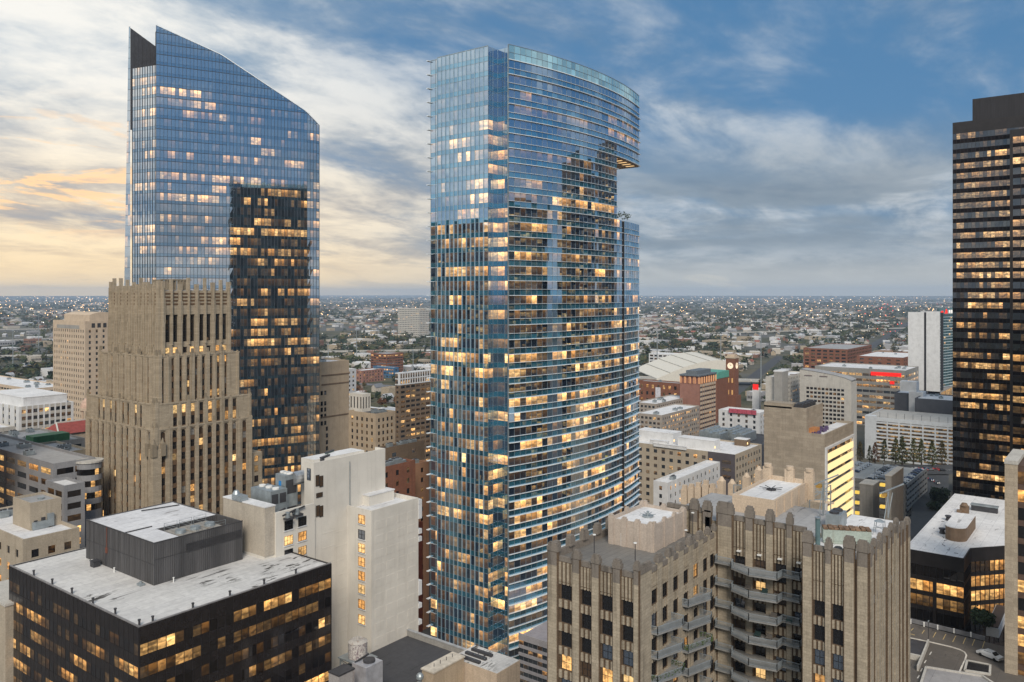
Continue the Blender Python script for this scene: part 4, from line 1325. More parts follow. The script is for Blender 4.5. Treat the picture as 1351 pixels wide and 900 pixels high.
    MB().poly([(qx + .42, qy + .42, qz + .04), (qx1 - .42, qy + .42, qz + .04), (qx1 - .42, qy1 - .42, qz + .04), (qx + .42, qy1 - .42, qz + .04)]).build('penthouse_roof', R_WHITE, pb)
    for i in range(5):
        c = qx + 1.2 + i * (qx1 - qx - 2.4) / 4
        MB().box(c - .35, qy - .15, zc - 3, c + .35, qy + .02, qz + .2).build('buttress', S_PEACH, pb)
    for i, u in enumerate((1013, 1042, 1068)):           # round-headed finials on its far edge
        a = qx1 - .2; b = on_x(u, a)
        MB().box(a - .5, b - .9, zc - 2.5, a + .5, b + .9, qz + 2.6).cyl(a, b, .8, qz + 2.6, qz + 3.2, 10).build('finial', S_PEACH, pb)
    fx_, fy_ = (qx + qx1) / 2, (qy + qy1) / 2
    fb = MB().cyl(fx_, fy_, .9, qz + .05, qz + .3, 12)
    for k in range(7): fb.bar((fx_, fy_, qz + .35), (fx_ + 2.2 * math.cos(k * .9), fy_ + 2.2 * math.sin(k * .9), qz + .5), .1)
    fb.build('roof_fan', M_DMET, pb)
    return zc, (wx, wy1, wx1, wy), zr
ZC, WING, ZR = deco_building()

# rusty green cabinet and plant on the right wing's roof
zt = ZC - 2.12
ca, cb_ = at(1086, 133)
cab = thing('roof_cabinet', 'long pale green air cabinet with rusty top on the white roof of the deco block', 'air unit', (ca, cb_, zt))
rust = plain('rusty lid', (0.20, 0.13, 0.085), 0.85, 0.2, 0, 0.5, 1.2)
green = stone('pale green sheet', (0.36, 0.42, 0.38), (0.16, 0.09, 0.05), 0.6)
e0, e1 = at(1086, 133), at(1150, 131.5)
Ud, Ld = un(e0, e1)
MB().ob(e0, Ud, 0, Ld, -1.9, 0, zt + .5, zt + 2.3).ob(e0, Ud, .1, Ld - .1, -1.8, -.1, zt + .02, zt + .5).build('casing', green, cab)
m = MB()
for i in range(9): m.ob(e0, Ud, .1 + i * Ld / 9, .1 + (i + .86) * Ld / 9, -2.0, .08, zt + 2.3, zt + 2.55 + .12 * (i % 2))
for i in range(9): MB().ob(e0, Ud, .1 + i * Ld / 9, .1 + (i + .86) * Ld / 9, -2.0, .08, zt + 2.31, zt + 2.55 + .1 * (i % 2)).build('lid', rust, cab)
sp = thing('roof_stack', 'upright teal pipe stack beside the rusty green cabinet', 'pipe', (*at(1079, 131), zt))
a, b = at(1079, 131)
MB().cyl(a, b, .38, zt, zt + 4.6, 10).build('pipe', plain('teal pipe', (0.10, 0.16, 0.17), .5), sp)
MB().cyl(a, b, .46, zt + 4.6, zt + 4.8, 10).build('cowl', M_STEEL, sp)
for i, (u, d, lab) in enumerate(((1106, 129, 'low round exhaust fan on the white roof in front of the green cabinet'), (1122, 128, 'second low exhaust fan, nearer the corner of the white roof'))):
    a, b = at(u, d)
    f = thing('exhaust_fan', lab, 'fan', (a, b, zt), 'exhaust fans in front of the green cabinet')
    MB().cyl(a, b, .6, zt, zt + .35, 10).build('curb', M_STEEL, f); MB().cyl(a, b, .8, zt + .35, zt + .7, 10, 0, .5).build('hood', M_DMET, f)
a, b = at(1108, 140)
f = thing('air_unit', 'blue grey box air unit behind the rusty green cabinet', 'air unit', (a, b, zt))
hvac(f, a, b, zt, 4.2, 2.4, 2.6, 'casing', M_STEEL)
a, b = at(1165, 137)
f = thing('roof_gantry', 'small steel frame with tilted dish on the far corner of the white roof', 'frame', (a, b, zt))
m = MB()
for i, j in ((0, 0), (1.6, 0), (0, 1.6), (1.6, 1.6)): m.bar((a + i, b + j, zt), (a + i * .8, b + j * .8, zt + 2.2), .09)
m.bar((a, b, zt + 1.1), (a + 1.6, b + 1.6, zt + 1.1), .07); m.bar((a + 1.6, b, zt + 1.1), (a, b + 1.6, zt + 1.1), .07)
m.build('frame', M_STEEL, f)
MB().cyl(a + .7, b + .7, .9, zt + 2.2, zt + 2.5, 12, 0, .3).build('dish', M_STEEL, f)
# swing stage davits: steel arms with yellow ends
for i, (u, d, v, lab) in enumerate(((1086, 150, 628, 'steel davit arm with yellow tip behind the green cabinet, left one'), (1172, 148, 640, 'steel davit arm with yellow tip at the right corner of the deco roof'))):
    a, b = at(u, d); z = zv(v, d)
    f = thing('davit', lab, 'davit', (a, b, zt), 'davit arms on the deco roof')
    MB().bar((a, b, zt), (a, b, z - 1.2), .22).bar((a, b, zt + .2), (a + 1.5, b - .4, z - 1.6), .12).bar((a - 1.2, b + .4, zt), (a, b, z - 1.4), .12).build('mast', M_STEEL, f)
    MB().bar((a - 1.2, b + 1.2, z - 1.5), (a + 1.8, b - 2.2, z + .2), .2).build('arm', M_STEEL, f)
    MB().box(a - 1.0, b + .2, z - 2.1, a + .9, b + 1.0, z - 1.7).build('cradle', plain('yellow rust', (0.42, 0.24, 0.05), .7), f)

# ------------------------------------------------------------------ 6 black glass block, lower left
def black_block():
    d0 = 144.0
    x0, y0, x1, y1 = foot(183, d0, 12, 437)
    z1 = zv(830, d0)
    root = thing('black_office', 'low black glass office block with worn white roof and dark penthouse, lower left corner', 'office block', (x0, y0, 0))
    G, mu, band = Glass(), MB(), MB()
    panes = []
    FH, TOP = 4.0, 2.9
    for face, (P, Q, n) in (('w', ((x0, y1), (x0, y0), 31)), ('s', ((x0, y0), (x1, y0), 25))):
        U, L = un(P, Q)
        pit = L / n
        s0 = 0.0
        band.ob(P, U, .01, L - .01, -0.3, 0.0, z1 - TOP, z1 + 0.25)
        lt = lights(9, n, 0.20 if face == 'w' else 0.16, 2, (0.15, 0.95))
        for k in range(9):
            zt = z1 - TOP - k * FH
            zb = zt - 2.05
            band.ob(P, U, .01, L - .01, -0.3, -0.02, zb - (FH - 2.05), zb)
            for i in range(n):
                lit = lt[k, i]
                if face == 's':
                    # the corner rooms on the top floors and one long low floor are lit
                    if k == 0 and i < 4: lit = (0.35, 0.25, 0.55, 0.95)[i]
                    if k == 2 and i in (23,): lit = .8
                    if k == 5: lit = .9 if random.random() < .8 else .1
                    if k in (0, 1) and lit < .1 and random.random() < .6: lit = 0.13
                else:
                    if k in (2, 3, 4): lit = max(lit, random.uniform(.2, .8) if (i + 3 * k) % 11 in (1, 2, 3) and i < 22 else 0)
                    if k == 1 and i in (26, 27, 28, 29, 30): lit = (.1, .5, .35, .7, .6)[i - 26]
                G.wall(P, U, i * pit + .07, (i + 1) * pit - .07, -0.05, zb + .04, zt - .04, lit, 0, 0.004)
                mu.ob(P, U, i * pit - .045, i * pit + .045, -0.2, 0.0, zb - (FH - 2.05), zt)
        for i in range(n): mu.ob(P, U, i * pit - .03, i * pit + .03, -0.02, 0.03, z1 - TOP, z1 + .2)
        mu.ob(P, U, L - .1, L + .06, -.25, .08, 0, z1 + .2)
    zlow = z1 - TOP - 9 * FH
    band.box(x0 + .3, y0 + .3, 0, x1, y1, z1 - .25)
    band.box(x0, y0, 0, x1, y1, zlow)
    band.box(x0 + .3, y1 - .3, z1 - .25, x1, y1, z1 + .24); band.box(x1 - .3, y0 + .3, z1 - .25, x1, y1 - .3, z1 + .24)
    band.build('bronze_bands', plain('polished black panel', (.020, .017, .017), .16, .6), root)
    mu.build('mullions', M_BLKM, root, 'stuff')
    G.build(root, G_DARK, 300)
    rf = MB().poly([(x0 + .32, y0 + .32, z1 + .02), (x1 - .32, y0 + .32, z1 + .02), (x1 - .32, y1 - .32, z1 + .02), (x0 + .32, y1 - .32, z1 + .02)])
    rf.build('roof', R_WORN, root)
    # steel edge lip and the seam pipe across the roof
    e = MB()
    e.box(x0 - .05, y0 - .05, z1 + .26, x0 + .35, y1, z1 + .42); e.box(x0 + .35, y0 - .05, z1 + .26, x1, y0 + .35, z1 + .42)
    e.build('roof_lip', plain('lip metal', (0.20, 0.19, 0.19), .5), root)
    # penthouse
    px0, py0 = at(203, (H - z1) * FOC / (773 - HV))
    pd = dep(px0, py0)
    px1, py1 = on_y(320, py0), on_x(114, px0)
    pz = zv(718, pd)
    clad = ribbed('grey rib cladding', (0.085, 0.083, 0.085), .55, 0.5)
    bx0, by1 = px0 + (px1 - px0) * .12, py0 + (py1 - py0) * .55     # open yard for the cooling towers in the near right part
    ph = MB()
    t = .3
    ph.box(px0, py0, z1 + .03, px0 + t, py1, pz + .15).box(px0 + t, py0, z1 + .03, px1, py0 + t, pz + .15).box(px1 - t, py0 + t, z1 + .03, px1, py1, pz + .15).box(px0 + t, py1 - t, z1 + .03, px1 - t, py1, pz + .15)
    yx0, yy1 = px0 + (px1 - px0) * .30, py0 + (py1 - py0) * .34
    ph.box(yx0, yy1, z1 + .03, px1 - t, yy1 + .2, pz - .02).box(yx0 - .2, py0 + t, z1 + .03, yx0, yy1 + .2, pz - .02)
    pho = ph.build('penthouse', clad, root)
    rib = MB()
    n = 44
    for i in range(n): rib.ob((px0, py1), (0, -1), i * (py1 - py0) / n, i * (py1 - py0) / n + .12, 0, .07, z1 + .05, pz + .1)
    for i in range(n): rib.ob((px0, py0), (1, 0), i * (px1 - px0) / n, i * (px1 - px0) / n + .12, 0, .07, z1 + .05, pz + .1)
    rib.build('ribs', clad, pho, 'stuff')
    tr = MB()
    tr.ob((px0, py1), (0, -1), -.05, py1 - py0 + .1, -.05, .1, pz + .12, pz + .3); tr.ob((px0, py0), (1, 0), .1, px1 - px0, -.05, .1, pz + .12, pz + .3)
    tr.ob((px0, py1), (0, -1), 0, py1 - py0, 0.0, .09, (z1 + pz) / 2 - .05, (z1 + pz) / 2 + .05); tr.ob((px0, py0), (1, 0), 0, px1 - px0, 0, .09, (z1 + pz) / 2 + .9, (z1 + pz) / 2 + 1.02)
    tr.build('trim', plain('dark trim', (0.055, 0.053, 0.055), .5), pho)
    lou = MB()
    for k in range(7): lou.ob((px0, py0), (1, 0), 7.0, px1 - px0 - .4, 0.08, .16, pz - 3.4 + k * .27, pz - 3.25 + k * .27)
    lou.build('louvre', plain('dark trim', (0.055, 0.053, 0.055), .5), pho)
    rp = MB()
    rp.poly([(px0 + t, py0 + t, pz), (yx0 - .2, py0 + t, pz), (yx0 - .2, py1 - t, pz), (px0 + t, py1 - t, pz)])
    rp.poly([(yx0 - .2, yy1 + .2, pz), (px1 - t, yy1 + .2, pz), (px1 - t, py1 - t, pz), (yx0 - .2, py1 - t, pz)])
    rp.build('penthouse_roof', roofing('penthouse white', (0.68, 0.68, 0.69), (0.12, 0.10, 0.09), .6, 3), pho)
    MB().poly([(yx0, py0 + t, z1 + .3), (px1 - t, py0 + t, z1 + .3), (px1 - t, yy1, z1 + .3), (yx0, yy1, z1 + .3)]).build('yard_floor', R_DARK, pho)
    MB().bar((px0 + .2, py0 + (py1 - py0) * .42, pz + .15), (yx0, py0 + (py1 - py0) * .42, pz + .15), .18).build('roof_pipe', M_DMET, pho)
    MB().bar((px0 + (px1 - px0) * .55, py1 - 2.5, pz + .2), (px1 - 1, py1 - 4.5, pz + .2), .2).build('roof_pipe', M_DMET, pho)
    # rust pipe down the west wall
    yr = py1 - (py1 - py0) * .33
    MB().bar((px0 - .12, yr, pz + .1), (px0 - .12, yr, pz - 4.2), .13).box(px0 - .3, yr - .3, pz - 5.4, px0 - .02, yr + .3, pz - 4.2).build('wall_pipe', plain('rust pipe', (0.16, 0.06, 0.04), .8), root)
    MB().bar((px0 - .12, yr + .3, z1 + .1), (px0 - .12, yr + .3, pz - 5.4), .1).build('wall_pipe', M_DMET, root)
    # cooling towers in the yard
    nct = 3
    wdt = (px1 - yx0 - 4) / nct
    for i in range(nct):
        a = yx0 + 1.0 + i * wdt
        c = MB().box(a, py0 + 1.2, z1 + .4, a + wdt - .5, yy1 - .9, pz - .5)
        for j in range(6): c.box(a - .05, py0 + 1.15, z1 + 1 + j * .9, a + wdt - .45, py0 + 1.2, z1 + 1.5 + j * .9)
        ct = thing('cooling_tower', ('stained cooling tower at the near end of the walled yard on the dark penthouse', 'middle cooling tower of three in the yard on the dark penthouse', 'cooling tower at the far right end of the yard on the dark penthouse')[i], 'cooling tower', (a, py0 + 1.2, z1 + .3), 'cooling towers in the penthouse yard')
        c.build('casing', stone('stained galvanised', (0.33, 0.31, 0.28), (0.12, 0.09, 0.07), .6), ct)
        MB().cyl(a + wdt / 2 - .3, (py0 + yy1) / 2, min(wdt, yy1 - py0) * .34, pz - .5, pz + .15, 16, 0, min(wdt, yy1 - py0) * .30).build('fan_stack', M_STEEL, ct)
        r = MB()
        for (u_, v_) in ((a, py0 + 1.2), (a + wdt - .5, py0 + 1.2), (a, yy1 - .9), (a + wdt - .5, yy1 - .9)): r.bar((u_, v_, pz - .5), (u_, v_, pz + 1.1), .07)
        for zz in (pz + .5, pz + 1.05):
            r.bar((a, py0 + 1.2, zz), (a + wdt - .5, py0 + 1.2, zz), .05); r.bar((a, yy1 - .9, zz), (a + wdt - .5, yy1 - .9, zz), .05); r.bar((a, py0 + 1.2, zz), (a, yy1 - .9, zz), .05)
        r.build('railing', M_STEEL, ct)
    # vents along the roof edge and on the roof
    k = 0
    names = []
    for i in range(6):
        y = y0 + 1.2 + i * (y1 - y0 - 3) / 6
        names.append((x0 + .75, y, 'west'))
    for i in range(5): names.append((x0 + 3 + i * (x1 - x0 - 4) / 5, y0 + .75, 'south'))
    ords = ('first', 'second', 'third', 'fourth', 'fifth', 'sixth')
    cnt = {'west': 0, 'south': 0}
    for x, y, side in names:
        lab = 'dark vent at the worn roof edge, %s from the near corner towards the %s' % (ords[cnt[side]], 'left' if side == 'west' else 'right')
        cnt[side] += 1
        v = thing('roof_vent', lab, 'vent', (x, y, z1), 'vents along the edge of the black block')
        MB().cyl(x, y, .2, z1 + .02, z1 + 1.0, 8).build('pipe', M_DMET, v); MB().cyl(x, y, .28, z1 + 1.0, z1 + 1.2, 8).build('cap', M_DMET, v)
    yv = py1 - (py1 - py0) * .25
    v = thing('vent_box', 'small dark vent box on the worn roof beside the penthouse wall', 'vent', (px0 - 2, yv, z1))
    MB().box(px0 - 2.2, yv - .8, z1 + .03, px0 - .8, yv + .8, z1 + 1.2).build('body', M_DMET, v); MB().box(px0 - 2.3, yv - .9, z1 + 1.2, px0 - .7, yv + .9, z1 + 1.35).build('lid', M_DMET, v)
    v = thing('vent_box', 'low pale drain box on the worn roof near the penthouse corner', 'vent', (px0 - 1.6, py0 + 2.4, z1))
    MB().box(px0 - 2.0, py0 + 1.6, z1 + .03, px0 - 1.0, py0 + 3, z1 + .5).build('body', M_STEEL, v); MB().cyl(px0 - 1.5, py0 + 2.3, .3, z1 + .5, z1 + .8, 8).build('cap', M_STEEL, v)
    for i, (a, b) in enumerate(((px0 + 3.5, py0 - 1.3), (px0 - .9, py0 + (py1 - py0) * .5), (px0 - 1.2, yv + 2))):
        v = thing('standpipe', ('white capped standpipe in front of the penthouse near its corner', 'white standpipe half way along the penthouse left wall', 'white standpipe behind the small dark vent box')[i], 'pipe', (a, b, z1))
        MB().cyl(a, b, .12, z1 + .02, z1 + .9, 7).build('pipe', M_WHITE, v); MB().cyl(a, b, .2, z1 + .9, z1 + 1.05, 7).build('cap', M_WHITE, v)
    v = thing('pipe_run', 'long dark pipe on sleepers crossing the worn roof at its far right', 'pipe', (px1, py0, z1))
    a, b = (px1 + .6, py0 + 3), (x1 - 1.0, py0 + 3)
    MB().bar((px1 + .6, py0 + 4, z1 + .4), (x1 - 1, py0 + 4, z1 + .4), .35).build('pipe', M_DMET, v)
    for i in range(4): MB().box(px1 + 1 + i * 2.5, py0 + 3.4, z1 + .02, px1 + 1.3 + i * 2.5, py0 + 4.6, z1 + .3).build('sleeper', S_GREYC, v)
black_block()

# ------------------------------------------------------------------ 7 white stepped block beside it
def white_block():
    xB, yB = at(490, 195.0)
    zB = zv(677, 195)
    yA = on_x(458, xB)
    xA = on_y(414, yA)
    zA = zv(613, dep(xA, yA))
    root = thing('white_block', 'tall cream white painted block with blank panelled wall and one column of lit windows', 'building', (xB, yB, 0))
    wall = MB()
    xB1 = on_y(552, yB)
    xA1 = on_y(497, yA) + 3
    wf = plain('dark sash', (0.03, 0.03, 0.03), .5)
    # front slab
    wall.box(xB, yB, 0, xB1, yA + 4, zB - .5)
    wall.box(xB, yB, zB - .5, xB + .4, yA, zB + .5).box(xB + .4, yB, zB - .5, xB1, yB + .4, zB + .5).box(xB1 - .4, yB + .4, zB - .5, xB1, yA + 4, zB + .5)
    # tall slab, only a few metres deep, with a slightly higher stair head behind it
    dA = on_x(401.5, xA) - yA
    wall.box(xA, yA, 0, xA1, yA + dA, zA - .5)
    wall.box(xA, yA, zA - .5, xA + .35, yA + dA, zA + .35).box(xA + .35, yA, zA - .5, xA1, yA + .35, zA + .35).box(xA1 - .35, yA + .35, zA - .5, xA1, yA + dA, zA + .35)
    x2 = xA + 3.0
    z2 = zA + 0.1
    wall.box(x2, yA + dA, 0, xA1 - 4, yA + dA + 5, z2)
    MB().poly([(x2 + .2, yA + dA + .2, z2 + .02), (xA1 - 4.2, yA + dA + .2, z2 + .02), (xA1 - 4.2, yA + dA + 4.8, z2 + .02), (x2 + .2, yA + dA + 4.8, z2 + .02)]).build('roof', R_WHITE, root)
    # rounded corner between the two slabs
    wall.build('wall', S_CREAM, root)
    MB().poly([(xB + .42, yB + .42, zB - .45), (xB1 - .42, yB + .42, zB - .45), (xB1 - .42, yA + 4, zB - .45), (xB + .42, yA + 4, zB - .45)]).build('roof', R_WHITE, root)
    MB().poly([(xA + .37, yA + .37, zA - .45), (xA1 - .37, yA + .37, zA - .45), (xA1 - .37, yA + dA, zA - .45), (xA + .37, yA + dA, zA - .45)]).build('roof', R_WHITE, root)
    # stair house on the front roof
    hx, hy = at(487, 203); hz = zv(655, 203)
    hb = MB().box(hx, hy, zB - .45, on_y(520, hy), yA + 3.9, hz).build('stair_house', S_CREAM, root)
    MB().box(hx - .15, hy - .15, hz, on_y(520, hy) + .15, yA + 4, hz + .25).build('stair_house_roof', R_WHITE, hb)
    MB().bar((xB + .6, yA - .3, zB), (xB + .6, yA - .3, zA - 1), .14).build('flue', M_STEEL, root)
    # the lit column of eight windows on the narrow west face
    yw = on_x(477.5, xB)
    kinds = ('warm', 'sky', 'warm', 'warm', 'warm', 'amber', 'warm', 'warm')
    for i in range(8):
        z = zv((686, 706, 724, 742, 760.5, 778, 798, 818)[i] + 5.2, dep(xB, yw))
        put_window(root, xB - .10, yw, z, kinds[i], 'w', 2.3, 2.2, 2, 2, wf)
        MB().box(xB - .22, yw - 1.3, z - .25, xB + .01, yw + 1.3, z - .02).build('sill', S_WHITE, root)
    # small windows on the tall slab
    for (u, v, w_, h_) in ((418.5, 634, 1.1, 2.6), (423.5, 635, 1.1, 2.6), (421, 653, 1.9, 1.1), (419, 674, 1.1, 2.6), (423.5, 674.5, 1.1, 2.6)):
        x = on_y(u, yA); d = dep(x, yA)
        put_window(root, x, yA - .10, zv(v, d) - h_ / 2, 'brown', 's', w_, h_, 1, 2, wf)
    put_window(root, xA - .02, yA + dA * .5, zv(627, dep(xA, yA)) - 1.4, 'sky', 'w', 1.4, 2.8, 1, 2, wf)
    # blind panels: shallow outlines of bricked-up openings
    for i in range(4):
        for k in range(13):
            x = xB + 2.6 + i * (xB1 - xB - 5) / 3; z = zB - 4.2 - k * 3.5
            MB().box(x - 1.4, yB - .05, z, x + 1.4, yB, z + 1.9).build('blind_panel', S_CREAM, root)
    for k in range(12):
        x = on_y(434, yA); z = zA - 17 - k * 3.5
        MB().box(x - 2, yA - .04, z, x + 2, yA, z + .22).build('ledge', S_CREAM, root)
        x = on_y(449, yA)
        MB().box(x - 2, yA - .04, z - .6, x + 2, yA, z - .4).build('ledge', S_CREAM, root)
    # cornice returns on the far right edge
    for i, v in enumerate((663, 682, 702, 712, 783, 800, 822)):
        d = dep(xB1, yB)
        MB().box(xB1 - .01, yB - .2, zv(v, d) - .5, xB1 + 1.1, yB + 3, zv(v, d) + (3.2 if i in (1, 4) else .7)).build('cornice_return', S_WHITE, root)
    # roof gear on the tall slab
    for (u, d, s, lab) in ((430, 204, 1.8, 'green vent cluster on the top roof of the cream white block'), (424, 198, 1.4, 'row of black solar tubes on the top roof of the cream white block')):
        a, b = at(u, d)
        o = thing('roof_vents', lab, 'vents', (a, b, zA - .45))
        for i in range(5):
            c = MB().cyl(a + i * .8, b + .3 * i, .3, zA - .44, zA + .4, 7).build('pipe', plain('green vent', (.08, .14, .12), .6) if s > 1.5 else M_DMET, o)
            MB().cyl(a + i * .8, b + .3 * i, .42, zA + .4, zA + .6, 7).build('cap', M_DMET, o)
    # ---------------- lower wing with the plant on its roof
    x0, y0 = at(351, 181.0)
    z1 = zv(682, 181)
    xe = xA - .02
    yn = on_x(295, x0)
    wg = thing('cream_wing', 'lower cream wing with rooftop plant between the black block and the white block', 'building', (x0, y0, 0))
    # west part is a plain box standing a little higher
    zp = zv(671, dep(x0, y0))
    o = MB().box(x0, y0 + .6, 0, xe, yn, z1 - 1.6).box(x0, y0 + .6, z1 - 1.6, x0 + 2.6, yn, zp)
    o.box(x0 + 2.6, y0, 0, xe, y0 + .6, z1 + .3)
    o.build('wall', S_CREAM, wg)
    MB().box(x0 - .01, y0 + .4, z1 - 9.0, x0 + 2.7, yn + .1, zp - .02).build('beige_wall', S_BEIGE if False else stone('warm grey stucco', (0.46, 0.41, 0.34), (.25, .21, .17), .3), wg)
    MB().box(x0 - .1, y0 + .3, zp, x0 + 2.8, yn + .2, zp + .25).build('coping', R_WHITE, wg)
    MB().poly([(x0 + 2.7, y0 + .6, z1 - 1.5), (xe, y0 + .6, z1 - 1.5), (xe, yn, z1 - 1.5), (x0 + 2.7, yn, z1 - 1.5)]).build('roof', R_GREY, wg)
    rows = ((693, 688), (713, 707.5), (731, 727), (750, 746))
    ks = (('dark', 'dark'), ('warm', 'warm'), ('dark', 'amber'), ('dark', 'dark'))
    for r in range(4):
        for c, u in enumerate((380.5, 398.5)):
            x = on_y(u, y0); d = dep(x, y0)
            put_window(wg, x, y0 - .08, zv(rows[r][c], d) - 1.0, ks[r][c], 's', 2.3, 2.1, 3, 2, wf)
            MB().box(x - 1.3, y0 - .2, zv(rows[r][c], d) - 1.25, x + 1.3, y0, zv(rows[r][c], d) - 1.02).build('sill', S_WHITE, wg)
    zr = z1 - 1.5
    def spot(u, d): return at(u, d)
    a, b = spot(331, 190)
    for nm, lab, u, d, sx, sy, sz, fan in (('chiller', 'big grey chiller with two square fan sides on the cream wing roof', 357, 187, 4.6, 7.5, 5.6, 2),
                                           ('air_tower', 'tall grey air handling box with blue plate behind the chiller', 376, 192, 3.6, 3.6, 8.2, 1)):
        a, b = spot(u, d)
        t_ = thing(nm, lab, 'air unit', (a, b, zr))
        MB().box(a, b, zr + .6, a + sx, b + sy, zr + sz).build('casing', M_STEEL, t_)
        for i in range(fan):
            MB().box(a + .3 + i * (sx - .2) / fan, b - .08, zr + sz * .45, a + (i + 1) * (sx - .2) / fan - .15, b - .01, zr + sz * .85).build('grille', M_DMET, t_)
        MB().box(a + .2, b + .2, zr, a + sx - .2, b + sy - .2, zr + .6).build('plinth', M_DMET, t_)
        for i in range(3): MB().cyl(a + sx / 2, b + (i + .5) * sy / 3, .8, zr + sz, zr + sz + .35, 10).build('fan', M_WHITE, t_)
        if nm == 'air_tower': MB().box(a - .06, b + 1.4, zr + sz - 2.6, a - .01, b + 2.3, zr + sz - 1.5).build('plate', plain('blue plate', (.03, .22, .55), .5), t_)
    a, b = spot(386, 194)
    t_ = thing('duct', 'fat round silver duct beside the tall grey air box', 'duct', (a, b, zr))
    m = MB()
    for i in range(12):
        q0, q1 = 2 * math.pi * i / 12, 2 * math.pi * (i + 1) / 12
        m.poly([(a, b + 1.6 * math.cos(q0), zr + 7 + 1.6 * math.sin(q0)), (a + 5, b + 1.6 * math.cos(q0), zr + 7 + 1.6 * math.sin(q0)), (a + 5, b + 1.6 * math.cos(q1), zr + 7 + 1.6 * math.sin(q1)), (a, b + 1.6 * math.cos(q1), zr + 7 + 1.6 * math.sin(q1))])
    m.poly([(a, b + 1.6 * math.cos(2 * math.pi * i / 12), zr + 7 + 1.6 * math.sin(2 * math.pi * i / 12)) for i in range(12)])
    m.build('barrel', plain('bright galv', (.5, .52, .54), .35, .5, .7), t_)
    m = MB()
    for i in (0.4, 4.4): m.bar((a + i, b, zr), (a + i, b, zr + 5.4), .25)
    m.build('stand', M_DMET, t_)
    a, b = spot(318, 186)
    t_ = thing('roof_cowl', 'low grey hooded cowl on the white coping of the cream wing', 'vent', (a, b, zp + .25))
    MB().box(a, b, zp + .26, a + 1.8, b + 3.6, zp + 1.4).build('casing', M_STEEL, t_); MB().cyl(a + .9, b + 3.2, .9, zp + 1.4, zp + 2.2, 10, 0, .5).build('hood', M_STEEL, t_)
    for i, (u, d) in enumerate(((364, 184), (378, 183), (390, 186))):
        a, b = spot(u, d)
        t_ = thing('pump_set', ('dark pump set in front of the chiller, nearest the left wall', 'dark pump set in front of the tall air box', 'dark pump set at the right by the white block')[i], 'pump', (a, b, zr), 'pumps on the cream wing roof')
        MB().box(a, b, zr + .05, a + 2.2, b + 1.2, zr + .5).build('bed', M_DMET, t_); MB().cyl(a + .8, b + .6, .55, zr + .5, zr + 1.7, 10).build('body', M_STEEL, t_)
        MB().bar((a - .6, b + .6, zr + 1.2), (a + 3.0, b + .6, zr + 1.9), .3).build('pipe', M_DMET, t_)
white_block()

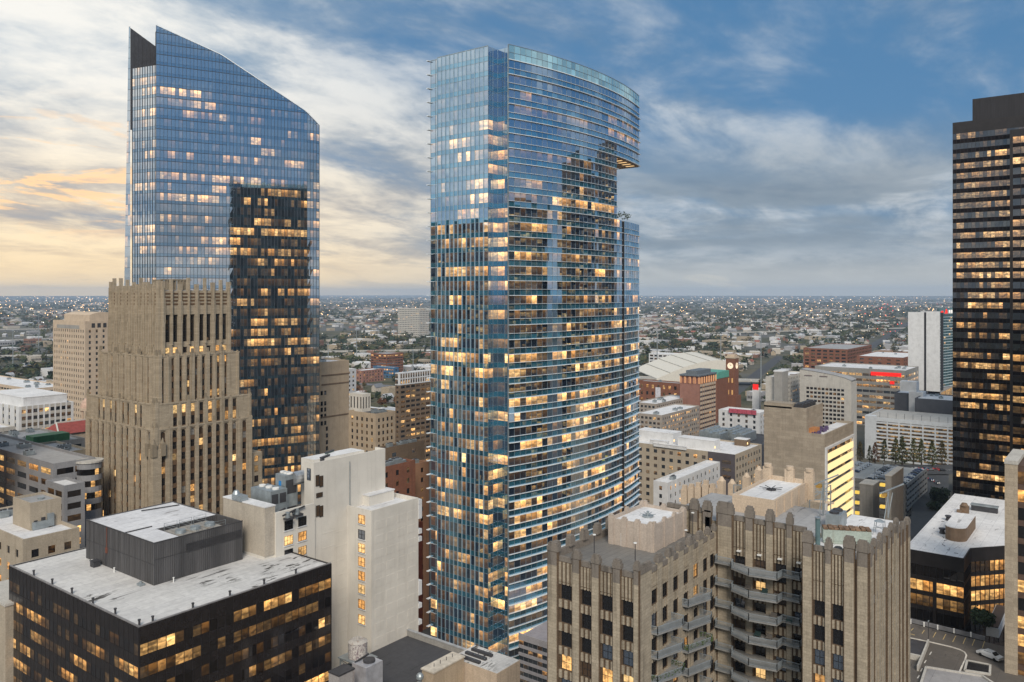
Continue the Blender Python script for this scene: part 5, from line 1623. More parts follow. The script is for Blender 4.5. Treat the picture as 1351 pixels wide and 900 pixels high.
# ------------------------------------------------------------------ 8 dark flat roof with its tank and units, bottom centre
def dark_roof():
    x1, ya, yb = 147.0, 124.6, 144.9
    z = 51.8
    root = thing('dark_roof_block', 'low block with black gravel roof and grey parapet, below the cream white wall', 'building', (108, 124.6, 0))
    MB().box(96, ya, 0, x1, yb, z - .2).build('wall', S_BROWN, root)
    MB().poly([(96, ya + .5, z - .1), (x1 - .6, ya + .5, z - .1), (x1 - .6, yb, z - .1), (96, yb, z - .1)]).build('roof', R_DARK, root)
    MB().box(x1 - .6, ya, z - .2, x1, yb, z + 1.3).box(96, ya, z - .2, x1 - .6, ya + .5, z + .5).build('parapet', S_GREYC, root)
    MB().box(x1 - .7, ya - .02, z + 1.3, x1 + .1, yb, z + 1.5).build('coping', plain('coping metal', (.35, .36, .37), .5), root)
    # beige penthouse and white-roofed neighbour in front
    a, b = at(572, 176)
    zt = zv(889, 176)
    r2 = thing('beige_penthouse', 'long narrow beige roof house with cream lid in front of the black roof', 'building', (a, b, 0))
    MB().box(a, b, 30, a + 10, b + 3.4, zt).build('wall', S_BEIGE, r2)
    MB().box(a - .2, b - .2, zt, a + 10.2, b + 3.6, zt + .3).build('lid', plain('cream lid', (.55, .50, .42), .8), r2)
    for i in range(4): MB().bar((a + 2 + i * 2, b + 1.7, zt + .3), (a + 2 + i * 2, b + 1.7, zt + 1.1), .09).build('rod', M_DMET, r2)
    r3 = thing('low_white_roof', 'low building with pale roof and dark skylights at the bottom centre edge', 'building', (a + 10.6, b - 2, 0))
    xa_, xb_, ya_, yb_ = a + 10.6, a + 19, b - 9, b + 4.4
    MB().box(xa_, ya_, 0, xb_, yb_, zt - 1.4).build('wall', S_PEACH, r3)
    MB().poly([(xa_ + .1, ya_ + .1, zt - 1.37), (xb_ - .1, ya_ + .1, zt - 1.37), (xb_ - .1, yb_ - .1, zt - 1.37), (xa_ + .1, yb_ - .1, zt - 1.37)]).build('roof', R_WORN, r3)
    for i in range(3): MB().box(xa_ + 1 + i * 2.2, b - 3, zt - 1.36, xa_ + 1.8 + i * 2.2, b + 3, zt - .8).build('skylight', M_DMET, r3)
    # water tank on its steel stand
    a, b = at(472, 183)
    zt0, zt1 = zv(868, 183), zv(846, 183)
    tk = thing('water_tank', 'graffiti scrawled white water tank on steel stand beside the cream wall', 'tank', (a, b, z))
    tm, t = newmat('scrawled tank')
    n = t.noise(t.mapping(pos(t), sc=(1, 1, .8)), 1.3, 3.0, .6, 2.5)
    n2 = t.noise(pos(t), 2.2, 2.0, .5, 3.0)
    hgt = t.sep(pos(t))[2]
    c = t.mix(t.math('MULTIPLY', t.step(n, .52, .56), t.step(n, .62, .58)), (.55, .53, .50, 1), (.10, .05, .09, 1))
    c = t.mix(t.math('MULTIPLY', t.step(n2, .55, .58), .6), c, (.28, .22, .20, 1))
    out(t, bsdf(t, c, .7))
    MB().cyl(a, b, 2.1, zt0 + .3, zt1, 18).build('tank', tm, tk)
    MB().cyl(a, b, 2.2, zt1, zt1 + .5, 18, 0, 1.4).cyl(a, b, .25, zt1 + .5, zt1 + 1.1, 8).build('lid', stone('rusty white', (.5, .47, .43), (.2, .1, .06), .7), tk)
    st = MB()
    for i in (-2.4, 2.4):
        for j in (-3.0, 3.0): st.bar((a + i, b + j, z - 8), (a + i, b + j, zt0), .28)
    for i in (-2.4, 2.4):
        st.bar((a + i, b - 3, zt0 - 4.5), (a + i, b + 3, zt0 - .3), .14); st.bar((a + i, b + 3, zt0 - 4.5), (a + i, b - 3, zt0 - .3), .14)
    for j in (-3, 3):
        st.bar((a - 2.4, b + j, zt0 - 4.5), (a + 2.4, b + j, zt0 - .3), .14); st.bar((a + 2.4, b + j, zt0 - 4.5), (a - 2.4, b + j, zt0 - .3), .14)
    st.build('stand', M_STEEL, tk)
    MB().box(a - 2.8, b - 3.4, zt0, a + 2.8, b + 3.4, zt0 + .28).build('platform', M_STEEL, tk)
    # silver condenser in front of it
    a, b = at(483, 166)
    zc = zv(882, 166)
    cu = thing('condenser_unit', 'silver condenser with round black fan in front of the water tank', 'air unit', (a, b, z))
    MB().box(a, b, z - 6, a + 4.6, b + 4.2, zc).build('casing', plain('silver casing', (.48, .49, .53), .4, .5, .4), cu)
    MB().cyl(a + 2.6, b + 1.9, 1.25, zc, zc + .5, 16).build('fan', M_DMET, cu)
    MB().bar((a + .4, b + 3.8, zc), (a + 4.2, b + 3.8, zc + .5), .3).build('handle', M_DMET, cu)
    a, b = at(447, 160)
    cu = thing('condenser_unit', 'smaller stained condenser half hidden by the black block, lower centre', 'air unit', (a, b, z))
    MB().box(a, b, z - 8, a + 4, b + 3, zv(893, 160)).build('casing', stone('stained casing', (.36, .34, .33), (.12, .08, .07), .6), cu)
    MB().box(a - .1, b - .1, zv(893, 160), a + 4.1, b + 3.1, zv(891, 160)).build('lid', M_DMET, cu)
    a, b = at(554, 172)
    o = thing('roof_ball_vent', 'round steel ball vent at the edge of the black roof', 'vent', (a, b, z))
    zb = zv(893, 172)
    MB().cyl(a, b, .35, zb - 4, zb - .4, 8).build('pipe', M_STEEL, o)
    m = MB()
    for k in range(5):
        p0, p1 = -math.pi / 2 + math.pi * k / 5, -math.pi / 2 + math.pi * (k + 1) / 5
        m.cyl(a, b, .85 * math.cos(p0), zb + .85 * math.sin(p0), zb + .85 * math.sin(p1), 12, 0, .85 * math.cos(p1), k in (0, 4))
    m.build('ball', M_STEEL, o)
    # dark red facade strip with pink edge light between the cream wall and the tower
    a, b = at(551, 330)
    r = thing('red_facade', 'narrow dark red facade with pink light strip between cream wall and glass tower', 'building', (a, b, 0))
    MB().box(a, b, 0, a + 3, b + 14, zv(690, 330)).build('wall', plain('oxide red', (.10, .028, .018), .6), r)
    for k in range(16): MB().box(a - .5, b - .2, 6 + k * 3.2, a - .01, b + 12, 6.3 + k * 3.2).build('ledge', M_DMET, r)
    MB().box(a - .55, b + .6, zv(842, 330), a - .3, b + 1.1, zv(745, 330)).build('light_strip', emit('pink neon', (1.0, .22, .30), 1.3), r)
dark_roof()

# ------------------------------------------------------------------ mid-distance blocks
def rect(u0, d, uL, uR): return foot(u0, d, uL, uR)
# --- left of the stepped tower
def chamfer_tower():
    d = 560.0
    x0, y0, x1, y1 = foot(112, d, 70, 152)
    z1 = zv(424, d)
    root = masonry('office_tower', 'pale pink stone office tower with curved penthouse roof, left of the stepped tower', 'tower', (x0, y0, x1, y1), 0, z1, S_PEACH, R_GREY, 3.9, 3.2, 4.2, 1.5, 2.0, 1.0, 0.04, units=0, top=5)
    a, b = x0 + 5, y0 + 4
    m = MB()
    n = 8
    hi = zv(415, d) - z1
    for i in range(n):
        f0, f1 = i / n, (i + 1) / n
        def hz(f): return z1 + hi * (0.55 + .75 * math.sin(math.pi * (.15 + .6 * f)))
        X0, X1 = a + (x1 - a) * f0, a + (x1 - a) * f1
        m.prism([(X0, b), (X1, b), (X1, y1 - 6), (X0, y1 - 6)], z1 - 1, 0)
        k = len(m.v)
        for j in range(4, 8):
            X, Y, Z = m.v[k - 8 + j]; m.v[k - 8 + j] = (X, Y, hz((X - a) / (x1 - a)))
    m.build('penthouse', S_PEACH, root)
    MB().box(x0 - .06, y0 + 8, z1 - 5.5, x0 + .3, y1 - 6, z1 - 3).build('louvre_band', S_GREYC, root)
    o = MB()
    for k in range(5): o.ob((x0, y0), (1, 0), 4.5 + k * 4.0, 6.8 + k * 4.0, -.1, .05, z1 - 4.6, z1 - 1.5)
    o.build('louvres', M_DMET, root, 'stuff')
chamfer_tower()
masonry('office_block', 'white grid office block with lit amber windows and white roof box, far left', 'office block', rect(25, 470, -30, 97), 0, zv(537, 470), S_WHITE, R_WHITE, 3.9, 8.0, 3.0, 2.3, 2.2, 1.0, .28, units=1, sm=S_CONC)
x0, y0, x1, y1 = rect(25, 470, -30, 97)
r = thing('roof_box', 'large white plant box on the white grid office block roof', 'plant room', (x0 + 5, y0 + 5, zv(537, 470)))
MB().box(x0 + 4, y0 + 4, zv(537, 470) - .85, x1 - 2, y1 - 6, zv(527, 470)).build('wall', S_WHITE, r)
MB().box(x0 + 3.8, y0 + 3.8, zv(527, 470), x1 - 1.8, y1 - 5.8, zv(527, 470) + .4).build('roof', R_WHITE, r)
masonry('office_block', 'pink banded long low building with white roof and small dark roof fans, far left', 'office block', rect(40, 700, -60, 92), 0, zv(513, 700), S_PEACH, R_WHITE, 4.2, 6, 6, 5.2, 1.6, 1.2, .05, units=6)
masonry('office_block', 'pale concrete block with lit strip windows at the left edge, below the white grid block', 'office block', rect(-12, 430, -80, 20), 0, zv(566, 430), S_CONC, R_WHITE, 4, 5, 5, 4.2, 2.0, 1.0, .3, units=2)
# red tiled mission roof and its neighbour
a, b = at(94, 455)
r = thing('church_hall', 'small hall with red tiled pitched roof and cream gables, left of the stepped tower', 'hall', (a, b, 0))
zt = zv(556, 455)
MB().box(a - 10, b - 9, 0, a + 22, b + 9, zt - 5).build('wall', S_PEACH, r)
m = MB()
m.poly([(a - 11, b - 10, zt - 5), (a + 23, b - 10, zt - 5), (a + 20, b, zt), (a - 8, b, zt)]).poly([(a + 23, b + 10, zt - 5), (a - 11, b + 10, zt - 5), (a - 8, b, zt), (a + 20, b, zt)])
m.poly([(a - 11, b + 10, zt - 5), (a - 11, b - 10, zt - 5), (a - 8, b, zt)]).poly([(a + 23, b - 10, zt - 5), (a + 23, b + 10, zt - 5), (a + 20, b, zt)])
m.build('roof', plain('red tile', (.30, .07, .06), .8), r)
MB().bar((a - 8, b, zt + .15), (a + 20, b, zt + .15), .7).bar((a - 11, b - 10, zt - 4.9), (a - 8, b, zt), .7).build('ridge', S_CREAM, r)
a, b = at(122, 470)
r = thing('domed_cupola', 'pale pink dome on columns half hidden by the stepped tower', 'dome', (a, b, 0))
zd = zv(522, 470)
m = MB()
for k in range(5):
    p0, p1 = math.pi / 2 * k / 5, math.pi / 2 * (k + 1) / 5
    m.cyl(a, b, 6.3 * math.cos(p0), zd - 6.5 + 6.5 * math.sin(p0), zd - 6.5 + 6.5 * math.sin(p1), 16, 0, max(.05, 6.3 * math.cos(p1)), False)
m.build('dome', plain('pink copper', (.52, .36, .28), .6), r)
MB().cyl(a, b, 6.6, zd - 8, zd - 6.5, 16).cyl(a, b, 5.0, 0, zd - 16, 16).cyl(a, b, 6.6, zd - 17, zd - 16, 16).build('drum', S_PEACH, r)
for k in range(8): MB().cyl(a + 5.6 * math.cos(k * .785), b + 5.6 * math.sin(k * .785), .55, zd - 16, zd - 8, 8).build('column', S_PEACH, r)
a, b = at(40, 372)
r = masonry('green_roof_block', 'low building with green clad roof plant beside the grey curved office', 'building', rect(36, 380, -20, 112), 0, zv(588, 380), S_GREYC, R_GREY, 4, 6, 6, 4.8, 1.7, 1.0, .05, units=5)
x0, y0, x1, y1 = rect(44, 386, 34, 92)
MB().box(x0, y0, zv(588, 380) - 1, x1, y1, zv(577, 386)).build('green_screen', plain('green cladding', (.035, .13, .055), .6), r)
masonry('banded_block', 'tan block with long dark ribbon windows beside the stepped tower base', 'office block', rect(62, 345, 20, 118), 0, zv(600, 345), stone('tan band', (.46, .39, .29), (.2, .16, .12), .2), R_GREY, 4.2, 9, 9, 8.8, 1.7, 1.1, .06, units=6, top=2.6)
# grey office with the ribbon windows and round corner
x0, y0, x1, y1 = rect(70, 275, -60, 108)
x1 = x0 + 14
z1 = zv(612, 275)
gr = masonry('grey_office', 'grey panelled office with amber ribbon windows and round corner bay, left edge', 'office block', (x0, y0, x1, y1), 0, z1, stone('grey panel', (.27, .27, .28), (.15, .15, .15), .2), R_GREY, 4.0, 9.0, 7.0, 7.6, 2.0, 1.1, .34, units=3, gm=G_DARK)
m = MB(); zz = z1 - 1
m.cyl(x0 + 12, y0 + .2, 4.2, 0, z1 - 1.2, 20).build('round_bay', MATS['grey panel'], gr)
gb = Glass()
for k in range(4):
    for i in range(20):
        q0, q1 = 2 * math.pi * i / 20, 2 * math.pi * (i + 1) / 20
        za = z1 - 5.2 - k * 4
        p0, p1 = (x0 + 12 + 4.26 * math.cos(q0), y0 + .2 + 4.26 * math.sin(q0)), (x0 + 12 + 4.26 * math.cos(q1), y0 + .2 + 4.26 * math.sin(q1))
        gb.add((*p0, za), (*p1, za), (*p1, za + 2), (*p0, za + 2), random.choice((0, 0, .7)), 0)
gb.build(gr, G_DARK, 0, rest='bay_windows')
MB().cyl(x0 + 12, y0 + .2, 4.6, z1 - 1.2, z1 - .6, 20).build('bay_rim', S_CONC, gr)
masonry('grey_office_annex', 'lower grey annex with pale roof and amber windows, behind the tan stair tower', 'office block', rect(84, 262, 60, 112), 0, zv(641, 262), MATS['grey panel'], R_WHITE, 4, 6, 6, 5, 2, 1, .4, units=0, gm=G_DARK)
# tan brick block at the lower left with its stair tower
x0, y0 = at(30, 215)
tb = masonry('tan_brick_block', 'tan brick block with paired windows behind the black office, left edge', 'building', (x0, y0, on_y(105, y0), y0 + 40), 0, zv(712, 215), S_TANB, R_WHITE, 4.4, 5.5, 3.8, 1.9, 2.1, 1.0, .16, units=3, top=2.0, gm=G_MASON)
x0, y0, x1, y1 = foot(40, 226, 17, 81)
st = thing('stair_tower', 'tan brick stair tower with recessed flat roof on the tan brick block', 'roof house', (x0, y0, zv(712, 215)))
zt = zv(664, 226); zb_ = zv(712, 215) - 1
MB().box(x0, y0, zb_, x1, y1, zt - .7).box(x0, y0, zt - .7, x0 + .35, y1, zt).box(x0 + .35, y0, zt - .7, x1, y0 + .35, zt).box(x1 - .35, y0 + .35, zt - .7, x1, y1, zt).box(x0 + .35, y1 - .35, zt - .7, x1 - .35, y1, zt).build('wall', S_TANB, st)
MB().poly([(x0 + .36, y0 + .36, zt - .65), (x1 - .36, y0 + .36, zt - .65), (x1 - .36, y1 - .36, zt - .65), (x0 + .36, y1 - .36, zt - .65)]).build('roof', R_GREY, st)
MB().cyl((x0 + x1) / 2 + 1, (y0 + y1) / 2, .9, zt - .6, zt - .2, 12).build('hatch', M_STEEL, st)
MB().box(x0 + (x1 - x0) * .52, y0 - .9, zb_ + .5, x0 + (x1 - x0) * .72, y0 - .02, zb_ + 4).build('steel_box', M_STEEL, st)
MB().box(x0 + (x1 - x0) * .34, y0 - .05, zb_ + .3, x0 + (x1 - x0) * .48, y0 - .01, zb_ + 3.2).build('door', M_DMET, st)
r = thing('brown_house_block', 'brown rendered low block with pale coping at the far left edge below', 'building', (*at(-20, 175), 0))
x0, y0 = at(-8, 178)
MB().box(x0, y0 - 6, 0, x0 + 10, y0 + 10, zv(792, 178)).build('wall', S_TANB, r)
MB().box(x0 - .2, y0 - 6.2, zv(792, 178), x0 + 10.2, y0 + 10.2, zv(792, 178) + .5).build('coping', S_CONC, r)

# --- between the two glass towers
def slab_tower():
    d = 520
    x0, y0 = at(424, d)
    x1 = on_y(460.5, y0)
    z1 = zv(478, d)
    r = masonry('blank_tower', 'beige almost windowless slab tower right of the sloped glass tower', 'tower', (x0, y0, x1, y0 + 24), 0, z1, S_BEIGE, R_WHITE, 4.4, 0, 9, .01, .01, blank=(0, 1), units=2)
    for k in range(9):
        for i in range(3 if k < 5 else 1):
            u = (424.5, 429, 424.2)[i] if k < 5 else 430
            x = on_y(u + (1.2 if k >= 5 else 0), y0)
            v = (519, 533, 541, 549.5, 559, 567, 576, 585, 593)[k]
            put_window(r, x, y0 - .05, zv(v, d) - 1.2, 'dark', 's', 1.6, 2.6, 1, 1, M_DMET)
    for k, v in enumerate((497, 509, 552)): MB().box(x0, y0 - .25, zv(v, d), x1, y0, zv(v, d) + .9).build('ledge', S_BROWN, r)
slab_tower()
w_ = masonry('old_hotel_block', 'tan brick block with punched windows and white-pillared roof house, between the towers', 'building', rect(495.5, 450, 460, 521.5), 0, zv(546, 450), S_BEIGE, R_DARK, 3.7, 4.0, 3.3, 1.5, 2.1, .9, .03, gm=G_MASON, units=3, top=2.2)
x0, y0, x1, y1 = rect(478, 462, 461, 489)
r = thing('roof_house', 'cream roof house with tall dark slots on the tan brick block', 'roof house', (x0, y0, zv(546, 450)))
G, wl = Glass(), MB()
zz0, zz1 = zv(546, 450) - 1, zv(520, 462)
grid_face(wl, G, (x0, y1), (x0, y0), zz0, zz1, 4, 1, 1.2, 6.5, 2, .4, 0)
grid_face(wl, G, (x0, y0), (x1, y0), zz0, zz1, 3, 1, 1.0, 6.5, 2, .4, .4)
wl.box(x0 + .4, y0 + .4, zz0, x1, y1, zz1 - .1)
wl.build('wall', S_CREAM, r); G.build(r, G_MASON)
w2 = masonry('white_brown_block', 'banded brown block with white top floors, left of the central glass tower', 'office block', rect(527, 640, 521.5, 575), 0, zv(493, 640), S_BROWN, R_WHITE, 3.9, 4, 5.5, 4.4, 1.9, 1.1, .12, units=1, gm=G_MASON, top=1.5)
x0, y0, x1, y1 = rect(527, 640, 521.5, 575)
zt = zv(493, 640)
m = MB()
for k in range(3): m.box(x0 - .25, y0 - .25, zt - .4 - k * 4.4, x1, y1, zt + .4 - k * 4.4)
for i in range(int((x1 - x0) / 2.8)): m.box(x0 + i * 2.8, y0 - .24, zt - 9.2, x0 + i * 2.8 + .9, y0, zt)
for i in range(int((y1 - y0) / 2.8)): m.box(x0 - .24, y0 + i * 2.8, zt - 9.2, x0, y0 + i * 2.8 + 1.4, zt)
m.build('white_top_floors', S_WHITE, w2)
masonry('white_office', 'narrow white office with small windows behind the beige slab tower', 'office block', rect(452, 700, 440, 470), 0, zv(488, 700), S_WHITE, R_WHITE, 3.8, 4, 4, 2, 1.8, 1, .08, units=1)
masonry('brown_low_block', 'low brown block with dark flat roof in front of the banded brown block', 'building', rect(505, 400, 495, 560), 0, zv(592, 400), S_BROWN, R_DARK, 5, 0, 12, 3, 2, 1, 0, blank=(0,), units=4)
masonry('red_brick_block', 'red brick block with dark roof plant, left of the central tower', 'building', rect(500, 300, 486, 548), 0, zv(618, 300), S_BRICK, R_DARK, 4, 6, 6, 1.6, 2, 1, .05, units=6, gm=G_MASON)
masonry('brick_infill', 'small orange brick building squeezed beside the central tower', 'building', rect(548, 330, 540, 566), 0, zv(612, 330), stone('orange brick', (.33, .19, .12), (.1, .07, .05), .3), R_GREY, 4, 5, 5, 1.5, 1.9, 1, .1, units=1, gm=G_MASON)

# --- right of the central tower
wo = masonry('white_roof_office', 'tan office with broad white roof and white plant boxes, right of the central tower', 'office block', rect(970, 480, 828, 1005), 0, zv(600, 480), S_TANB, R_WHITE, 4.4, 5.2, 4.6, 2.4, 2.2, 1.2, .14, units=0, top=1.6)
x0, y0, x1, y1 = rect(970, 480, 828, 1005)
zw = zv(600, 480)
MB().box(x0 - .12, y0 + .05, 0, x0 - .01, y0 + 17, zw + .02).build('dark_corner_panel', stone('dark panel', (.10, .09, .10), (.06, .06, .06), .2), wo)
gl_ = Glass()
for k in range(3):
    for (a, b) in ((2.5, 8), (14.2, 16.2)): gl_.wall((x0, y0 + 17), (0, -1), 17 - b, 17 - a, .16, zw - 6 - k * 4.4, zw - 4 - k * 4.4, .8 if a > 10 else .06, 0)
gl_.build(wo, G_OFFICE, 0, rest='corner_windows')
for i, (u, d, su, sv, h, lab) in enumerate(((942, 497, 9, 24, 5.5, 'large white plant box on the white roof office, right one'), (888, 520, 12, 26, 6, 'large white plant box on the white roof office, left one'), (880, 507, 3, 12, 3.4, 'low grey screen box on the white roof office, in front of the left box'), (905, 498, 1, 22, 1.8, 'long low white kerb box on the white roof office'), (985, 510, 6, 8, 4, 'small brown lit roof house at the right end of the white roof office'))):
    a, b = at(u, d)
    r = thing('roof_box', lab, 'plant room', (a, b, zw - .85))
    mt = S_WHITE if i < 4 else S_BROWN
    MB().box(a, b, zw - .86, a + su, b + sv, zw - .86 + h).build('wall', mt, r)
    MB().box(a - .15, b - .15, zw - .86 + h, a + su + .15, b + sv + .15, zw - .5 + h).build('roof', R_WHITE, r)
    if i in (0, 1, 4): MB().box(a + .8, b - .25, zw + .4, a + 1.6, b - .05, zw + 1.6).build('lamp', emit('warm bulkhead', (1, .62, .25), 2.0), r)
masonry('small_white_block', 'small white block with white roof in front of the tan office, beside the central tower', 'building', rect(881, 400, 862, 950), 0, zv(637, 400), S_WHITE, R_WHITE, 4, 5, 5, 1.6, 2, 1, .1, units=1)
masonry('loft_block', 'grey residential block with balconies and lit amber corner bays behind the white roof office', 'flats', rect(873, 620, 838, 923), 0, zv(548, 620), stone('loft panel', (.36, .32, .28), (.15, .13, .12), .2), R_WHITE, 3.6, 3.6, 3.4, 2.2, 1.9, .9, .24, units=3)
masonry('loft_block', 'rear wing of the grey residential block with pergola roof, by the central tower', 'flats', rect(866, 690, 838, 912), 0, zv(533, 690), MATS['loft panel'], R_WHITE, 3.6, 3.6, 3.4, 2.2, 1.9, .9, .1, units=4)
# brick hotel with pillared lit top floor
x0, y0, x1, y1 = rect(923, 720, 897, 945)
zt = zv(497, 720)
bh = masonry('brick_hotel', 'tall brick hotel with banded side and lit pillared top floor, before the stadium', 'hotel', (x0, y0, x1, y1), 0, zt - 7, stone('rose brick', (.30, .155, .12), (.12, .08, .07), .2), R_GREY, 4.0, 0, 5.2, 4.9, 1.7, 1.4, .05, blank=(0,), units=0, sm=S_PEACH)
o = MB()
for (P, Q, n) in (((x0, y1), (x0, y0), 4), ((x0, y0), (x1, y0), 7)):
    U, L = un(P, Q)
    for i in range(n + 1): o.ob(P, U, max(0.01, i * (L - .8) / n), i * (L - .8) / n + .8, -.8, 0.05, zt - 7, zt)
o.box(x0 + 1.5, y0 + 1.5, zt - 7, x1, y1, zt - .2)
o.build('top_floor', stone('rose brick', (.3, .15, .12)), bh)
for (P, Q, n) in (((x0, y1), (x0, y0), 4), ((x0, y0), (x1, y0), 7)):
    U, L = un(P, Q)
    for i in range(n + 1):
        for s_ in (-.35, .95): MB().ob(P, U, max(.02, i * (L - .8) / n + s_), max(.02, i * (L - .8) / n + s_) + .25, -.3, .1, zt - 6.5, zt - 1).build('pillar_lamp', emit('pillar glow', (1, .5, .22), .9), bh)
MB().box(x0 - .4, y0 - .4, zt, x1 + .4, y1 + .4, zt + 1.2).box(x0 + 4, y0 + 4, zt + 1.2, x1 - 3, y1 - 4, zt + 4.5).build('roof', plain('blue grey roof', (.13, .15, .17), .6), bh)
# union hall brick block, banner
x0, y0, x1, y1 = rect(896, 800, 842, 905)
ub = masonry('station_hall', 'dark red brick hall with arched lit windows and white banner, next to the central tower', 'hall', (x0, y0, x1, y1), 0, zv(506, 800), S_BRICK, R_GREY, 6.5, 6, 6, 2.4, 3.4, 1.6, .35, units=1, gm=G_MASON)
yb_ = on_x(868, x0)
MB().box(x0 - .4, yb_ - 3, zv(529, 815), x0 - .1, yb_ + 2.5, zv(511, 815)).build('banner', plain('banner cloth', (.55, .55, .60), .8), ub)
# stadium: vaulted roof, green gable, clock tower
def stadium():
    d = 960
    a, b = at(866, d)
    r = thing('stadium', 'stadium with pale vaulted sliding roof and green copper gable end', 'stadium', (a, b, 0))
    U, _ = un(at(866, d), at(972, d + 25))
    m = MB()
    n = 18
    Wd, Ln = 58.0, 70.0
    L = 102.0
    pts = []
    for i in range(n + 1):
        f = i / n
        h = zv(500, d) + (zv(477, d) - zv(500, d)) * (math.sin(math.pi * min(1, f * 1.25) * .5) if f < .8 else 1 - (f - .8) ** 1.5 * 4.0)
        pts.append((f * L, h))
    N = (U[1], -U[0])
    def q(u, n, z): return (a + U[0] * u + N[0] * n, b + U[1] * u + N[1] * n, z)
    for (p0, p1) in zip(pts, pts[1:]):
        m.poly([q(p0[0], 0, p0[1]), q(p1[0], 0, p1[1]), q(p1[0], -Ln, p1[1] + 5), q(p0[0], -Ln, p0[1] + 5)])
        m.poly([q(p0[0], 0, 0), q(p1[0], 0, 0), q(p1[0], 0, p1[1]), q(p0[0], 0, p0[1])])
    m.build('vaulted_roof', plain('ivory roof', (.60, .58, .52), .7, .2, 0, .06), r)
    rb = MB()
    for (p0, p1) in list(zip(pts, pts[1:]))[::3]:
        rb.bar(q(p0[0], 0.3, p0[1] + .4), q(p0[0], -Ln, p0[1] + 5.4), .7)
    rb.build('roof_rib', plain('ivory rib', (.48, .47, .43), .7), r)
    x0, y0 = at(886, 900)
    g = MB()
    zg = zv(513, 900)
    g.poly([(x0, y0, zg - 13), (x0 + 20, y0 - 4, zg - 13), (x0 + 20, y0 + 2, zg), (x0 + 4, y0 + 12, zg)]).poly([(x0, y0, zg - 13), (x0 + 4, y0 + 12, zg), (x0 + 6, y0 + 26, zg - 13)])
    g.poly([(x0 + 4, y0 + 12, zg), (x0 + 20, y0 + 2, zg), (x0 + 24, y0 + 22, zg - 2)])
    g.build('green_gable', plain('copper green', (.10, .33, .26), .6), r)
    MB().box(x0 + 1, y0 - 2, 0, x0 + 28, y0 + 24, zg - 13.2).build('gable_wall', S_PEACH, r)
    # brick side block with green roof, right of the hotel
    x0, y0 = at(946, 870)
    x1 = on_y(961, y0)
    zb = zv(500, 870)
    MB().box(x0, y0, 0, x1, y0 + 26, zb).build('brick_wing', S_BRICK, r)
    m = MB()
    for k in range(4):
        p0, p1 = math.pi / 2 * k / 4, math.pi / 2 * (k + 1) / 4
        m.prism([(x0 - .5 + 5 * (1 - math.cos(p0)), y0 - .5), (x1 + .5, y0 - .5), (x1 + .5, y0 + 26), (x0 - .5 + 5 * (1 - math.cos(p0)), y0 + 26)], zb + 7 * math.sin(p0), zb + 7 * math.sin(p1))
    m.build('green_roof', MATS['copper green'], r)
    # clock tower
    d = 900
    x, y = at(966, d)
    t = thing('clock_tower', 'red brick clock tower with lit round clock faces beside the stadium', 'clock tower', (x, y, 0))
    w2 = 5.2
    zt, zc = zv(470, d), zv(481, d)
    MB().box(x - w2, y - w2, 0, x + w2, y + w2, zt - 2).build('shaft', S_BRICK, t)
    MB().box(x - w2 - .6, y - w2 - .6, zt - 2, x + w2 + .6, y + w2 + .6, zt).box(x - w2 + 1, y - w2 + 1, zt, x + w2 - 1, y + w2 - 1, zt + 2).build('cornice', S_PEACH, t)
    for sgn in (0, 1):
        m = MB()
        nn = 14
        ring = [(3.4 * math.cos(2 * math.pi * i / nn), 3.4 * math.sin(2 * math.pi * i / nn)) for i in range(nn)]
        m.poly([(x - w2 - .15, y - p[0], zc + p[1] - 1) if not sgn else (x + p[0], y - w2 - .15, zc + p[1] - 1) for p in ring])
        cf = m.build('clock_face', emit('clock face', (1, .78, .55), 1.0), t)
        m = MB()
        for (e, f) in ((1.6, .9), (-.5, 2.5)):
            pa, pb = ((x - w2 - .25, y, zc - 1), (x - w2 - .25, y - e, zc - 1 + f)) if not sgn else ((x, y - w2 - .25, zc - 1), (x + e, y - w2 - .25, zc - 1 + f))
            m.bar(pa, pb, .35)
        m.build('clock_hands', M_DMET, cf)
    for k in range(3):
        for s_ in (-1, 1): MB().box(x - w2 - .12, y + s_ * 2.2 - .8, 14 + k * 13, x - w2 - .02, y + s_ * 2.2 + .8, 19 + k * 13).build('window', emit('tower window', (1, .55, .2), .55), t)
    # buttress base
    MB().box(x - w2 - 2, y - w2 - 2, 0, x + w2 + 2, y + w2 + 2, 26).build('base', S_BRICK, t)
stadium()
